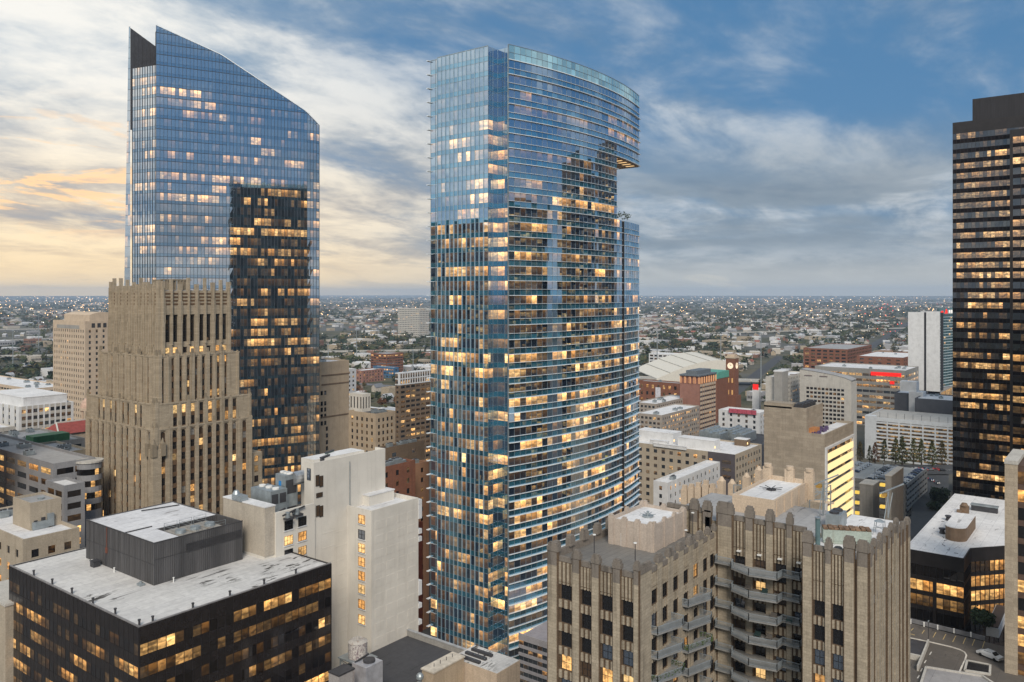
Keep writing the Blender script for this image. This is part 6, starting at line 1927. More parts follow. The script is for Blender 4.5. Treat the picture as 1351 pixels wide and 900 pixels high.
# beige block with the lit striped side and roof terrace
def striped_block():
    d = 330.0
    x0, y0, x1, y1 = foot(1090, d, 1008, 1128)
    zl, zh = zv(575, d), zv(535, 346)
    r = thing('striped_block', 'tall beige block with blank west wall and brightly lit striped side', 'building', (x0, y0, 0))
    ym = on_x(1064, x0)
    w = MB()
    w.box(x0, y0 + .6, 0, x1, ym, zl - .6)
    w.box(x0, y0 + .6, zl - .6, x0 + .5, ym, zl + .4).box(x0 + .5, y0 + .6, zl - .6, x1, y0 + 1.1, zl + .5).box(x1 - .5, y0 + 1.1, zl - .6, x1, ym, zl + .5)
    w.box(x0, ym, 0, x0 + 22, y1, zh - .6)
    w.box(x0, ym, zh - .6, x0 + .5, y1, zh + .3).box(x0 + .5, ym, zh - .6, x0 + 22, ym + .5, zh + .3)
    w.box(x0, ym + 6.0, zh - .4, x0 + 6, y1, zh + 1.6)
    # lit side: white frame, dark window bands, glowing spandrels
    w.build('wall', stone('warm beige panel', (.40, .345, .275), (.22, .18, .14), .35, 1.2), r)
    U = (1, 0); P = (x0, y0 + .6); L = x1 - x0
    fr = MB().ob(P, U, .3, 1.7, 0, .7, 20, zl - 5).ob(P, U, L - 2.2, L - .2, 0, .6, 20, zl - 5).ob(P, U, 1.7, L - 2.2, 0, .7, zl - 6, zl - 5)
    fr.build('frame', S_WHITE, r)
    MB().poly([(x0 + .52, y0 + 1.12, zl - .55), (x1 - .5, y0 + 1.12, zl - .55), (x1 - .5, ym, zl - .55), (x0 + .52, ym, zl - .55)]).build('roof', R_WHITE, r)
    MB().poly([(x0 + .52, ym + .52, zh - .55), (x0 + 21.9, ym + .52, zh - .55), (x0 + 21.9, y1, zh - .55), (x0 + .52, y1, zh - .55)]).build('roof', R_GREY, r)
    g = Glass()
    for k in range(13):
        zt = zl - 6.4 - k * 4.3
        for i in range(10):
            a, b = 1.75 + i * (L - 4) / 10, 1.75 + (i + 1) * (L - 4) / 10
            g.wall(P, U, a, b - .05, .12, zt - 1.5, zt, random.choice((0, .1, .4)) if i < 9 else .6, 0)
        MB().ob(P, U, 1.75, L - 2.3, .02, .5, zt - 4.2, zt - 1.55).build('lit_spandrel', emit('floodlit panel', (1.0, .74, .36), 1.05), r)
    g.build(r, G_OFFICE, 0, rest='ribbon_windows')
    # roof terrace with people-sized clutter, plant
    for i in range(5):
        hvac(r, x0 + 1.5 + i * 3.6, ym + 2.0, zh - .52, 2.8, 3.4, 2.0, 'chiller', M_DMET, 1)
    t = MB()
    for i in range(40):
        a, b = random.uniform(x0 + 1.5, x0 + 20), random.uniform(y0 + 4, ym - 1)
        t.box(a, b, zl - .54, a + random.uniform(.4, 1.1), b + random.uniform(.4, 1.1), zl + random.uniform(.0, 1.0))
    t.build('terrace_furniture', plain('violet furniture', (.11, .08, .16), .8, .2, 0, .5, 2.0), r, 'stuff')
    MB().box(x0 + 3, ym - 2.6, zl - .5, x0 + 9, ym - .02, zl + 1.9).build('terrace_bar', plain('lit bar', (.45, .2, .08), .7), r)
striped_block()
# curved-top hotel
def arch_hotel():
    d = 640.0
    x0, y0, x1, y1 = foot(1123, d, 1055, 1128)
    zt = zv(500, d)
    r = thing('arch_hotel', 'pale hotel slab with gently arched top and many small windows, behind the striped block', 'hotel', (x0, y0, 0))
    G, w = Glass(), MB()
    P, Q = (x0, y1), (x0, y0)
    L = y1 - y0
    grid_face(w, G, P, Q, 0, zt - 8, 10, 19, 2.3, 1.9, .9, .3, 0, lights(19, 10, .03, 1), 5.0)
    n = 12
    for i in range(n):
        f0, f1 = i / n, (i + 1) / n
        w.ob(P, (0, -1), L * f0, L * f1, -.3, 0, zt - 8, 0)
        k = len(w.v)
        for j in range(4, 8):
            X, Y, Z = w.v[k - 8 + j]; f = (y1 - Y) / L
            w.v[k - 8 + j] = (X, Y, zt + 8.5 * (1 - f) ** .7 * (1 - .2 * (1 - f)) - 1.5)
    w.box(x0 + .3, y0, 0, x0 + 16, y1, zt - 3)
    w.build('wall', S_CONC, r)
    G.build(r, G_MASON, 0, rest='windows')
    m = MB()
    for i in range(n):
        f0, f1 = i / n, (i + 1) / n
        h = [zt + 8.5 * (1 - f) ** .7 * (1 - .2 * (1 - f)) - 1.3 for f in (f0, f1)]
        m.poly([(x0 - .4, y1 - L * f0, h[0]), (x0 - .4, y1 - L * f1, h[1]), (x0 + 16, y1 - L * f1, h[1]), (x0 + 16, y1 - L * f0, h[0])])
    m.build('roof', R_GREY, r)
    for i in range(3): MB().box(x0 - .5, y0 + 18 + i * 12, zt + .5, x0 - .2, y0 + 24 + i * 12, zt + 1.1).build('wall_sign', plain('dark lettering bar', (.2, .16, .16), .7), r)
arch_hotel()
masonry('hotel_wing', 'plain pale hotel wing left of the arched hotel slab, with stair shaft', 'hotel', rect(1030, 660, 1010, 1062), 0, zv(498, 660), S_CONC, R_WHITE, 3.6, 0, 4.0, 1.9, 1.7, 1, .02, blank=(0,), units=0)
x0, y0, x1, y1 = rect(1032, 656, 1021, 1040)
r = thing('stair_shaft', 'square concrete stair shaft rising from the plain hotel wing', 'shaft', (x0, y0, 0))
MB().box(x0, y0, 0, x1, y1, zv(491, 656)).build('wall', S_GREYC, r); MB().box(x0 - .3, y0 - .3, zv(491, 656), x1 + .3, y1 + .3, zv(489.5, 656)).build('cap', R_WHITE, r)
# lit mall building with the red strip
x0, y0, x1, y1 = rect(1195, 830, 1075, 1212)
lm = masonry('lit_mall', 'wide glazed mall with lit floors and long red strip sign under its roof', 'mall', (x0, y0, x1, y1), 0, zv(489, 830), S_GREYC, R_WHITE, 5.4, 7, 7, 6.4, 2.6, 1.0, .9, units=6, top=3.0)
yA_, yB_ = on_x(1149, x0), on_x(1189, x0)
MB().box(x0 - .6, yB_, zv(496.5, 840), x0 - .05, yA_, zv(491, 845)).build('red_sign_strip', emit('red sign', (1.0, .03, .025), .9), lm)
MB().box(x0 - .5, on_x(1180, x0), zv(507, 838), x0 - .05, on_x(1174, x0), zv(503, 838)).build('red_logo', emit('red sign', (1.0, .03, .025), .9), lm)
# white and dark block in front of the slab hotel
masonry('dark_white_block', 'dark grey and white boxy block in front of the lit mall', 'building', rect(1215, 740, 1180, 1224), 0, zv(520, 740), stone('charcoal panel', (.10, .105, .12), (.07, .07, .08), .2), R_WHITE, 5, 0, 0, 1, 1, 1, 0, units=0, sm=S_WHITE)
x0, y0, x1, y1 = rect(1218, 735, 1199, 1222)
r = thing('white_stair_block', 'white stair block between the dark boxy block and the long charcoal hall', 'building', (x0, y0, 0))
MB().box(x0, y0, 0, x1, y1, zv(518, 735)).build('wall', S_WHITE, r); MB().box(x0 + 2, y0 + 6, zv(518, 735), x1, y1 + 8, zv(505, 735)).build('upper_box', S_WHITE, r)
masonry('charcoal_hall', 'long charcoal hall with white roof units beside the dark tower', 'building', rect(1290, 690, 1207, 1300), 0, zv(531, 690), MATS['charcoal panel'], R_WHITE, 5, 0, 0, 1, 1, 1, 0, units=8)
# tall slab hotel with red sign
def sign_hotel():
    d = 900.0
    x0, y0 = at(1240, d)
    yL = on_x(1198, x0)
    z1 = zv(411, d)
    r = thing('slab_hotel', 'tall teal glass slab hotel with white end wall and red rooftop sign', 'hotel', (x0, y0, 0))
    ya = on_x(1209, x0); yb = on_x(1211.5, x0)
    w = MB()
    w.box(x0, y0, 0, x0 + 1, on_x(1222, x0) + 0, z1).box(x0, on_x(1219, x0), 0, x0 + 1, yL, z1 - 1)
    w.build('end_wall', S_WHITE, r)
    MB().box(x0 + .6, y0 + .2, 0, x0 + 22, yL - .2, z1 - 1.5).build('core', M_CORE, r)
    G, mu, fn = Glass(), MB(), MB()
    nf = 26
    zs = [zv(515, d) + i * (z1 - 4 - zv(515, d)) / nf for i in range(nf + 1)]
    gp = [glass('teal hotel glass', (.5, .85, .95), (.02, .07, .09), .26, 1.6), glass('teal hotel panel', (.45, .8, .9), (.015, .06, .08), .22, 0)]
    # the long face runs in a shallow V
    xm = x0 + 26
    path = line((x0 + .8, y0 - .2), (xm, y0 + 7), 8) + line((xm, y0 + 7), (xm + 60, y0 - 6), 14)[1:]
    curtain(G, mu, fn, path, zs, .3, lights(nf, len(path) - 1, .10, 2), None, None, .01, .15, .15, 'h', .5, .35)
    G.build(r, gp); mu.build('mullions', M_MULL, r, 'stuff'); fn.build('floor_edges', M_FIN, r, 'stuff')
    # podium restaurant glow
    g = Glass()
    for i in range(16): g.wall((x0 + 1, y0 - 1.5), (1, 0), i * 4, i * 4 + 3.8, 0, zv(530, d), zv(518, d), random.uniform(.4, 1.0))
    g.build(r, G_OFFICE, 0, rest='lobby_windows')
    MB().box(x0, y0 - 1.2, 0, x0 + 70, y0 + 12, zv(517, d)).build('podium', S_GREYC, r)
    # parapet and sign
    pr = MB()
    for a, b in zip(path, path[1:]):
        U, L = un(a, b); pr.ob(a, U, 0, L, -.6, .3, z1 - 4, z1 + 3)
    pr.build('parapet', plain('sign parapet', (.10, .20, .23), .5), r)
    red, wh = emit('sign red', (1.0, .04, .03), 1.2), emit('sign white', (1, .92, .85), 1.0)
    def on_face(u):
        best = None
        for a, b in zip(path, path[1:]):
            k = (u - CU) / FOC
            # intersection of the sight line with this facet
            ra, rb = a[0] * RX + a[1] * RY - k * dep(*a), b[0] * RX + b[1] * RY - k * dep(*b)
            if (ra <= 0 <= rb) or (rb <= 0 <= ra):
                f = ra / (ra - rb); best = ((a[0] + (b[0] - a[0]) * f, a[1] + (b[1] - a[1]) * f), un(a, b)[0])
        return best
    (p, U) = on_face(1240.6 + 1.5)
    bx = ext(p, U, .4)
    def plate(pts, mat, nm, dz=.35):
        m = MB(); N = (U[1], -U[0])
        f = [(bx[0] + U[0] * u + N[0] * .35, bx[1] + U[1] * u + N[1] * .35, z) for u, z in pts]
        k = [(q[0] - N[0] * .35, q[1] - N[1] * .35, q[2]) for q in f]
        m.poly(f)
        for i in range(len(f)): j = (i + 1) % len(f); m.poly([f[i], k[i], k[j], f[j]])
        m.build(nm, mat, r)
    zs_ = z1 - 3.2
    # a red swoosh-like flag at the near corner and the red peaked M mark with its white letters
    plate([(-6.5, zs_), (3.5, zs_), (3.5, zs_ + 3), (-1, zs_ + 3.2)], red, 'red_sign_panel')
    mk = [(7.0, zs_), (9.6, zs_ + 1.6), (11.0, zs_ + 5.2), (12.6, zs_ + 5.2), (14.0, zs_ + 3.6), (15.0, zs_), (12.6, zs_), (11.4, zs_ + 2.6), (10.4, zs_)]
    plate(mk, red, 'red_mark')
    def letter(u, strokes):
        for (a, b, c, d2) in strokes: plate([(u + a, zs_ + b), (u + c, zs_ + b), (u + c, zs_ + d2), (u + a, zs_ + d2)], wh, 'letter')
    letter(19, ((0, 0, .8, 4), (2.8, 0, 3.6, 4), (.8, 2.4, 1.5, 3.6), (1.5, 1.4, 2.1, 2.6), (2.1, 2.4, 2.8, 3.6)))
    letter(25, ((0, 0, .8, 4), (2.4, 0, 3.2, 4), (.8, 3.2, 2.4, 4), (.8, 1.4, 2.4, 2.1)))
    letter(30.5, ((0, 0, .8, 4), (.8, 3.2, 2.4, 4), (2.4, 2.1, 3.2, 3.2), (.8, 1.5, 2.4, 2.1), (2.0, 0, 2.9, 1.5)))
sign_hotel()
# white parking garage with lit decks
def garage():
    d = 640.0
    x0, y0 = at(1268, d)
    yL = on_x(1141, x0)
    z1 = zv(560, d)
    r = thing('parking_garage', 'white parking garage with warm lit open decks, behind the row of cypress trees', 'garage', (x0, y0, 0))
    P, U, L = (x0, yL), (0, -1), yL - y0
    fr, lit = MB(), MB()
    nf = 8
    fh = (z1 - 2) / 11
    for k in range(11):
        fr.ob(P, U, 0, L, -.5, 0, k * fh, k * fh + 1.35)
        if k: MB().ob(P, U, 8, L, -14, -.6, k * fh + .9, k * fh + 1.05).build('deck', S_CONC, r)
    fr.ob(P, U, 0, L, -.5, .02, 10.6 * fh, z1)
    for i in range(8): fr.ob(P, U, 8.5 + i * (L - 9) / 7 - .5, 8.5 + i * (L - 9) / 7 + .5, -.6, .05, 0, z1 - .5)
    fr.ob(P, U, 0, 8, -6, .03, 0, z1 + .8)
    fr.build('frame', stone('bluish precast', (.56, .60, .64), (.3, .3, .3), .2), r)
    g = Glass()
    for k in range(11):
        for i in range(42):
            a = 8.5 + i * (L - 9) / 42
            g.wall(P, U, a, a + (L - 9) / 42 - .02, -5.0, k * fh + 1.2, (k + 1) * fh, random.choice((.25, .35, .5, .7, .12, .05)), 0)
    g.build(r, [glass('garage interior', (1, 1, 1), (.10, .07, .04), .0, 1.3, .5, ((1, .5, .16), (1, .66, .3))), M_DMET], 0, rest='lit_decks')
    MB().box(x0 + 5.6, y0, 0, x0 + 60, yL - .2, z1 - .9).box(x0 + .5, y0, z1 - 1.2, x0 + 5.6, yL - .2, z1 - .9).build('core', S_CONC, r)
    MB().poly([(x0 + .5, y0, z1 - .87), (x0 + 60, y0, z1 - .87), (x0 + 60, yL - .3, z1 - .87), (x0 + .5, yL - .3, z1 - .87)]).build('roof_deck', roofing('deck concrete', (.48, .46, .42), (.2, .19, .18), .4, 6), r)
    MB().box(x0 + .5, yL - .3, z1 - .9, x0 + 60, yL, z1 + .4).build('parapet', MATS['bluish precast'], r)
    for i in range(9):
        y = yL - 10 - i * (L - 14) / 9
        p = MB().cyl(x0 + 7, y, .14, z1 - .86, z1 + 3.6, 6).build('lamp_post', M_DMET, r)
garage()
# parking deck with cars on the roof
def car_meshes():
    res = []
    body = [(-2.25, .35), (-2.3, .75), (-1.5, .92), (-.85, 1.42), (.75, 1.45), (1.5, .98), (2.25, .85), (2.3, .38)]
    for nm, col in (('white', (.62, .63, .64)), ('silver', (.36, .37, .39)), ('black', (.018, .018, .02)), ('dark blue', (.03, .05, .12)), ('maroon', (.14, .025, .025)), ('grey', (.13, .135, .14))):
        m = MB()
        for y0, y1, ins in ((-.86, .86, 0),):
            n = len(body)
            b0 = len(m.v)
            for y in (y0, y1):
                for (x, z) in body:
                    yy = y * (.80 if z > 1.2 else 1.0)
                    m.v.append((x, yy, z))
            for i in range(n):
                j = (i + 1) % n
                m.f.append((b0 + i, b0 + n + i, b0 + n + j, b0 + j)); m.m.append(0)
            m.f.append(tuple(range(b0, b0 + n))); m.m.append(0)
            m.f.append(tuple(range(b0 + 2 * n - 1, b0 + n - 1, -1))); m.m.append(0)
        me = m.mesh('body', plain('car paint ' + nm, col, .25, .6, 0, .02))
        res.append((nm, me))
    g = MB()
    for s in (-1, 1): g.poly([(-.80, s * .80, .98), (1.15, s * .80, 1.02), (.66, s * .712, 1.40), (-.72, s * .712, 1.38)][::s])
    g.poly([(1.46, -.72, 1.03), (1.46, .72, 1.03), (.80, .64, 1.44), (.80, -.64, 1.44)]).poly([(-1.47, .70, .97), (-1.47, -.70, .97), (-.90, -.64, 1.40), (-.90, .64, 1.40)])
    gm_ = g.mesh('windows', plain('car glass', (.015, .018, .02), .08, .6))
    w = MB()
    k = 10
    for i in range(k):
        q0, q1 = 2 * math.pi * i / k, 2 * math.pi * (i + 1) / k
        w.poly([(.33 * math.cos(q0), -.1, .33 * math.sin(q0)), (.33 * math.cos(q1), -.1, .33 * math.sin(q1)), (.33 * math.cos(q1), .1, .33 * math.sin(q1)), (.33 * math.cos(q0), .1, .33 * math.sin(q0))])
    w.poly([(.33 * math.cos(2 * math.pi * i / k), .1, .33 * math.sin(2 * math.pi * i / k)) for i in range(k)]).poly([(.33 * math.cos(-2 * math.pi * i / k), -.1, .33 * math.sin(-2 * math.pi * i / k)) for i in range(k)])
    wm = w.mesh('wheel', plain('tyre', (.015, .015, .015), .8))
    hl = MB().box(2.22, -.7, .62, 2.31, -.4, .8).box(2.22, .4, .62, 2.31, .7, .8).mesh('headlight', emit('headlight', (1, .9, .75), 3))
    tl = MB().box(-2.33, -.75, .66, -2.26, -.45, .82).mesh('tail_light', emit('tail light', (1, .03, .02), 3))
    return dict(res), gm_, wm, hl, tl
CARS, CGLASS, CWHEEL, CHEAD, CTAIL = car_meshes()
def car(x, y, z, rz, colour, label, group, lights_on=False, sc=1.0):
    o = thing('parked_car' if not lights_on else 'car', label, 'car', (x, y, z), group, rz)
    o.scale = (sc, sc, sc)
    b = mesh_obj('body', CARS[colour], o); mesh_obj('windows', CGLASS, o)
    for (a, c) in ((-1.4, -.82), (1.4, -.82), (-1.4, .82), (1.4, .82)): mesh_obj('wheel', CWHEEL, o, loc=(a, c, .33))
    if lights_on:
        mesh_obj('headlight', CHEAD, o); mesh_obj('tail_light', CTAIL, o); mesh_obj('tail_light', CTAIL, o, loc=(0, 1.2, 0))
    return o
def car_deck():
    d = 450.0
    z = zv(641, d) - .4
    x0, y0 = at(1196, d)
    x1 = x0 + 56
    y1 = on_x(1090, x0)
    r = thing('parking_deck', 'concrete parking deck with rows of cars on its roof, right of the striped block', 'garage', (x0, y0, 0))
    w = MB().box(x0 + .5, y0 + .5, 0, x1, y1, z - .4)
    P, U, L = (x0, y0), (1, 0), x1 - x0
    for k in range(9):
        zz = z + 1.0 - k * 3.3
        w.ob(P, U, 0, L, -.5, 0, zz - 1.9, zz)
        w.ob((x0, y1), (0, -1), 0, y1 - y0, -.5, 0, zz - 1.9, zz)
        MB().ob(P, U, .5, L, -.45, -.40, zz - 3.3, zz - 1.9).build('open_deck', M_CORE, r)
    for i in range(9): w.ob(P, U, i * (L - .6) / 8, i * (L - .6) / 8 + .6, -.48, -.02, 0, z)
    w.build('wall', S_GREYC, r)
    MB().poly([(x0 + .52, y0 + .52, z - .37), (x1, y0 + .52, z - .37), (x1, y1, z - .37), (x0 + .52, y1, z - .37)]).build('roof_deck', MATS['deck concrete'], r)
    ln = MB()
    for i in range(10):
        for (a, b) in ((1, 6), (13, 18), (18.3, 23), (30, 35), (35.3, 40)):
            ln.poly([(x0 + 4 + i * 5.4, y0 + a, z - .36), (x0 + 4.15 + i * 5.4, y0 + a, z - .36), (x0 + 4.15 + i * 5.4, y0 + b, z - .36), (x0 + 4 + i * 5.4, y0 + b, z - .36)])
    ln.build('bay_lines', plain('bay paint', (.6, .58, .5), .8), r, 'stuff')
    for i in range(3):
        a, b = x0 + 8 + i * 20, y0 + 18.2
        lp = MB().cyl(a, b, .12, z - .37, z + 6.5, 6).build('lamp_post', M_DMET, r)
        MB().box(a - .7, b - .15, z + 6.5, a + .7, b + .15, z + 6.7).build('lamp', M_WHITE, lp)
    # stair towers in front
    for i, (u, dd, uL, uR, v, lab) in enumerate(((1152, 392, 1134, 1160, 641, 'blank concrete stair tower at the near left side of the parking deck'), (1176, 372, 1168, 1192, 629, 'tall concrete stair tower with yellow lamp at the parking deck corner'))):
        a, b, c, e = foot(u, dd, uL, uR)
        t = thing('stair_tower', lab, 'stair tower', (a, b, 0))
        MB().box(a, b, 0, c, e, zv(v, dd)).build('wall', S_GREYC, t); MB().box(a - .2, b - .2, zv(v, dd), c + .2, e + .2, zv(v, dd) + .4).build('cap', S_CONC, t)
        for k in range(3): MB().box(a - .15, e + .3, zv(v, dd) - 5 - k * 5, a + 2, e + 2.4, zv(v, dd) - 3.8 - k * 5).build('stair_light', emit('stair yellow', (1, .66, .12), .8), t)
    # cars in their bays
    spots = []
    for row, yy in enumerate((3.6, 15.6, 20.7, 32.6, 37.7, 50)):
        for i in range(9):
            x = x0 + 6.7 + i * 5.4
            if x > x1 - 3: continue
            yw = y0 + yy
            u = CU + FOC * (x * RX + yw * RY) / dep(x, yw)
            if 1128 < u < 1226: spots.append((row, i, x, yw))
    random.shuffle(spots)
    cols = ('white', 'silver', 'black', 'dark blue', 'maroon', 'grey')
    seen = set(); n = 0
    rows = ('front', 'second', 'third', 'fourth', 'fifth', 'rear')
    for row, i, x, yw in spots:
        if n >= 34: break
        c = random.choice(cols[:4] if random.random() < .75 else cols[4:])
        if random.random() < .3: c = 'white'
        car(x, yw, z - .37, math.pi / 2 * random.choice((1, -1)), c, '%s car, %s from the near end, %s row of the parking deck' % (c, ('first', 'second', 'third', 'fourth', 'fifth', 'sixth', 'seventh', 'eighth', 'ninth')[i], rows[row]), 'cars on the parking deck roof')
        n += 1
car_deck()

# ------------------------------------------------------------------ podium beside the central tower
x0, y0 = at(716, 262)
x0, _ = at(684, 278)
yL = on_x(684, x0)
y0 = on_x(760, x0)
z1 = zv(838, dep(x0, yL))
r = thing('podium_garage', 'grey banded podium garage with paved roof terrace at the foot of the glass tower', 'garage', (x0, y0, 0))
G, w = Glass(), MB()
P, Q = (x0, yL), (x0, y0)
for k in range(9):
    zz = z1 - .6 - k * 2.6
    w.ob(P, (0, -1), .02, yL - y0, -.4, 0, zz - .9, zz + .1)
n = 12
for k in range(8):
    for i in range(n):
        a = (yL - y0) * i / n; zz = z1 - 1.5 - k * 2.6
        G.wall(P, (0, -1), a + .05, a + (yL - y0) / n - .05, -.3, zz - 1.7, zz, random.choice((0, 0, 0, 0, .05, .3)), 0)
w.box(x0 + .4, y0, 0, x0 + 30, yL, z1 - .5).ob(P, (0, -1), .02, yL - y0, -.4, .02, z1 - .5, z1 + .7)
w.build('wall', stone('violet grey panel', (.34, .33, .35), (.18, .17, .18), .2), r)
G.build(r, G_OFFICE, 0, rest='louvre_panes')
MB().poly([(x0 + .42, y0, z1 - .46), (x0 + 30, y0, z1 - .46), (x0 + 30, yL - .2, z1 - .46), (x0 + .42, yL - .2, z1 - .46)]).build('terrace', roofing('mauve paving', (.34, .33, .36), (.15, .15, .16), .5, 2), r)
# glazed terrace edge: bright amenity floor
g = Glass()
a, b = (233.0, 178.6), (262, 171.2)
# ------------------------------------------------------------------ dark glass low office with broad white roof, right
def low_office():
    z1 = zv(738, 205)
    pts = [(231, 48.5), (231, 34.5), (241.5, 34.5), (250, 27), (250, 2), (306, 2), (306, 48.5)]
    r = thing('dark_low_office', 'low dark glass office with broad white roof and amber lit floors, lower right', 'office block', (231, 34.5, 0))
    MB().prism([(p[0] + (.3 if p[0] < 260 else 0), p[1] + (.3 if p[1] < 40 else 0)) for p in pts[::-1]][::-1], 0, z1 - .5).build('core', M_CORE, r)
    G, mu, band = Glass(), MB(), MB()
    FH = 3.8
    for fi, (P, Q, n) in enumerate(((pts[0], pts[1], 9), (pts[1], pts[2], 7), (pts[2], pts[3], 8), (pts[3], pts[4], 16))):
        U, L = un(P, Q)
        band.ob(P, U, 0.0, L, -.25, .03, z1 - 3.2, z1 + .35)
        for i in range(n + 1): mu.ob(P, U, L * i / n - .05, L * i / n + .05, -.1, .1, z1 - 40, z1 - 3)
        for k in range(8):
            zt = z1 - 3.2 - k * FH
            band.ob(P, U, 0.01, L - .01, -.25, 0, zt - FH, zt - 2.7)
            for i in range(n):
                lit = 0
                if fi == 0 and k == 1: lit = .75 if random.random() < .8 else .3
                if fi == 0 and k == 2: lit = random.choice((.1, .3, .1))
                if fi == 1 and k in (2, 3): lit = random.choice((.1, .4))
                if fi == 2 and k in (0, 1, 2): lit = random.uniform(.45, .8) if (k or i > 3) else .03
                if fi == 2 and k == 3: lit = random.uniform(.2, .6)
                if fi == 3: lit = random.choice((0, .6, .8)) if k in (1, 2, 3) else 0
                if k in (2, 3) and fi == 1 and i == 6: lit = .5
                G.wall(P, U, L * i / n + .06, L * (i + 1) / n - .06, -.1, zt - 2.65, zt - .05, lit, 0, .005)
    for (a, b) in ((4, 7.5), ):
        band.ob(pts[0], (0, -1), 7.0, 7.8, 0, .35, z1 - 26, z1 - 6)
    band.build('dark_bands', M_BLKM, r); mu.build('mullions', M_BLKM, r, 'stuff'); G.build(r, G_DARK, 0, rest='windows')
    MB().prism([(p[0] + (.05 if p[0] < 260 else -.05), p[1] + (.05 if p[1] < 40 else -.05)) for p in pts], z1 - .2, z1 + .05).build('roof', R_WHITE, r)
    # rounded lift house
    cx, cy = at(1263, 226)
    m = MB()
    hx, hy, hw, hl, hh = 247.5, 36.5, 2.6, 16.5, 3.6
    ring = [(hx + hl, hy + 2 * hw), (hx + 1.6, hy + 2 * hw)] + [(hx + 1.6 - 2.6 * math.sin(math.pi * i / 8), hy + hw + hw * math.cos(math.pi * i / 8)) for i in range(1, 8)] + [(hx + 1.6, hy), (hx + hl, hy)]
    lh = thing('lift_house', 'brown round-ended lift house on the broad white roof', 'roof house', (hx, hy, z1))
    MB().prism(ring, z1 + .06, z1 + hh).build('wall', plain('bronze brown', (.17, .115, .075), .7), lh)
    MB().prism([(p[0], p[1]) for p in ring], z1 + hh, z1 + hh + .2).build('roof', R_WHITE, lh)
    for i, (u, d, s, lab) in enumerate(((1272, 248, 0, 'brown arched vent hood behind the round-ended lift house'), (1299, 250, 1, 'dark louvred box near the far edge of the broad white roof'), (1243, 227, 2, 'small black exhaust at the left of the round-ended lift house'), (1251, 240, 3, 'low dark vent cluster on the broad white roof, far left'))):
        a, b = at(u, d)
        o = thing('roof_vent', lab, 'vent', (a, b, z1))
        if s == 0: MB().box(a, b - 1.2, z1 + .06, a + 1.2, b + 1.2, z1 + 2.2).cyl(a + .6, b, 1.15, z1 + 2.2, z1 + 3.0, 12, 0, .7).build('hood', MATS['bronze brown'], o); MB().box(a - 1.5, b + .4, z1 + .06, a - .05, b + 1.8, z1 + 1).build('box', MATS['bronze brown'], o)
        elif s == 1:
            MB().box(a - 1, b - 3.5, z1 + .06, a + 1, b + 3.5, z1 + 1.7).build('body', M_DMET, o); MB().box(a - 1.2, b - 3.7, z1 + 1.7, a + 1.2, b + 3.7, z1 + 2.0).build('lid', M_STEEL, o)
        else: MB().cyl(a, b, .8, z1 + .06, z1 + 1.2, 9, 0, .5).build('body', M_DMET, o); MB().cyl(a, b, .9, z1 + 1.2, z1 + 1.5, 9).build('cap', M_DMET, o)
    # loose pipework
    m = MB()
    for i in range(14):
        a, b = random.uniform(234, 268), random.uniform(36, 47)
        m.bar((a, b, z1 + .15), (a + random.uniform(-1.4, 1.4), b + random.uniform(-1, 1), z1 + .2), .1)
    o = m.build('roof_debris', M_DMET, None, 'stuff')
    tag(o, 'scattered short dark pipes and cables on the broad white roof', 'debris')
low_office()

# ------------------------------------------------------------------ stone tower cropped by the right edge
x0, y0 = at(1352, 176)
yL = on_x(1325.5, x0)
z1 = zv(612, 178)
y0 = yL - 9
r = thing('stone_tower', 'plain beige stone tower edge with narrow stacked lit windows, cut by the right edge', 'tower', (x0, y0, 0))
ys = on_x(1342.5, x0)
MB().box(x0, ys, 0, x0 + 16, yL, z1).build('stone_pier', stone('dressed stone', (.45, .38, .29), (.25, .2, .16), .25, .9), r)
MB().box(x0 - .1, ys - .1, z1, x0 + 16.1, yL + .1, z1 + .8).build('coping', S_CONC, r)
g, mu = Glass(), MB()
for k in range(28):
    zt = z1 - 1.5 - k * 3.9
    for i in range(4): g.wall((x0 + .7, ys), (0, -1), i * 2.2, i * 2.2 + 2.1, 0, zt - 2.6, zt, random.choice((0, 0, .1, .7, .9)), 0, .004)
    mu.box(x0 + .5, y0, zt - 3.9, x0 + .8, ys, zt - 2.7)
mu.box(x0 + .85, y0, 0, x0 + 15, ys, z1 - .2)
mu.build('bronze_bands', plain('brown bands', (.10, .065, .05), .6), r); g.build(r, G_DARK, 0, rest='windows')

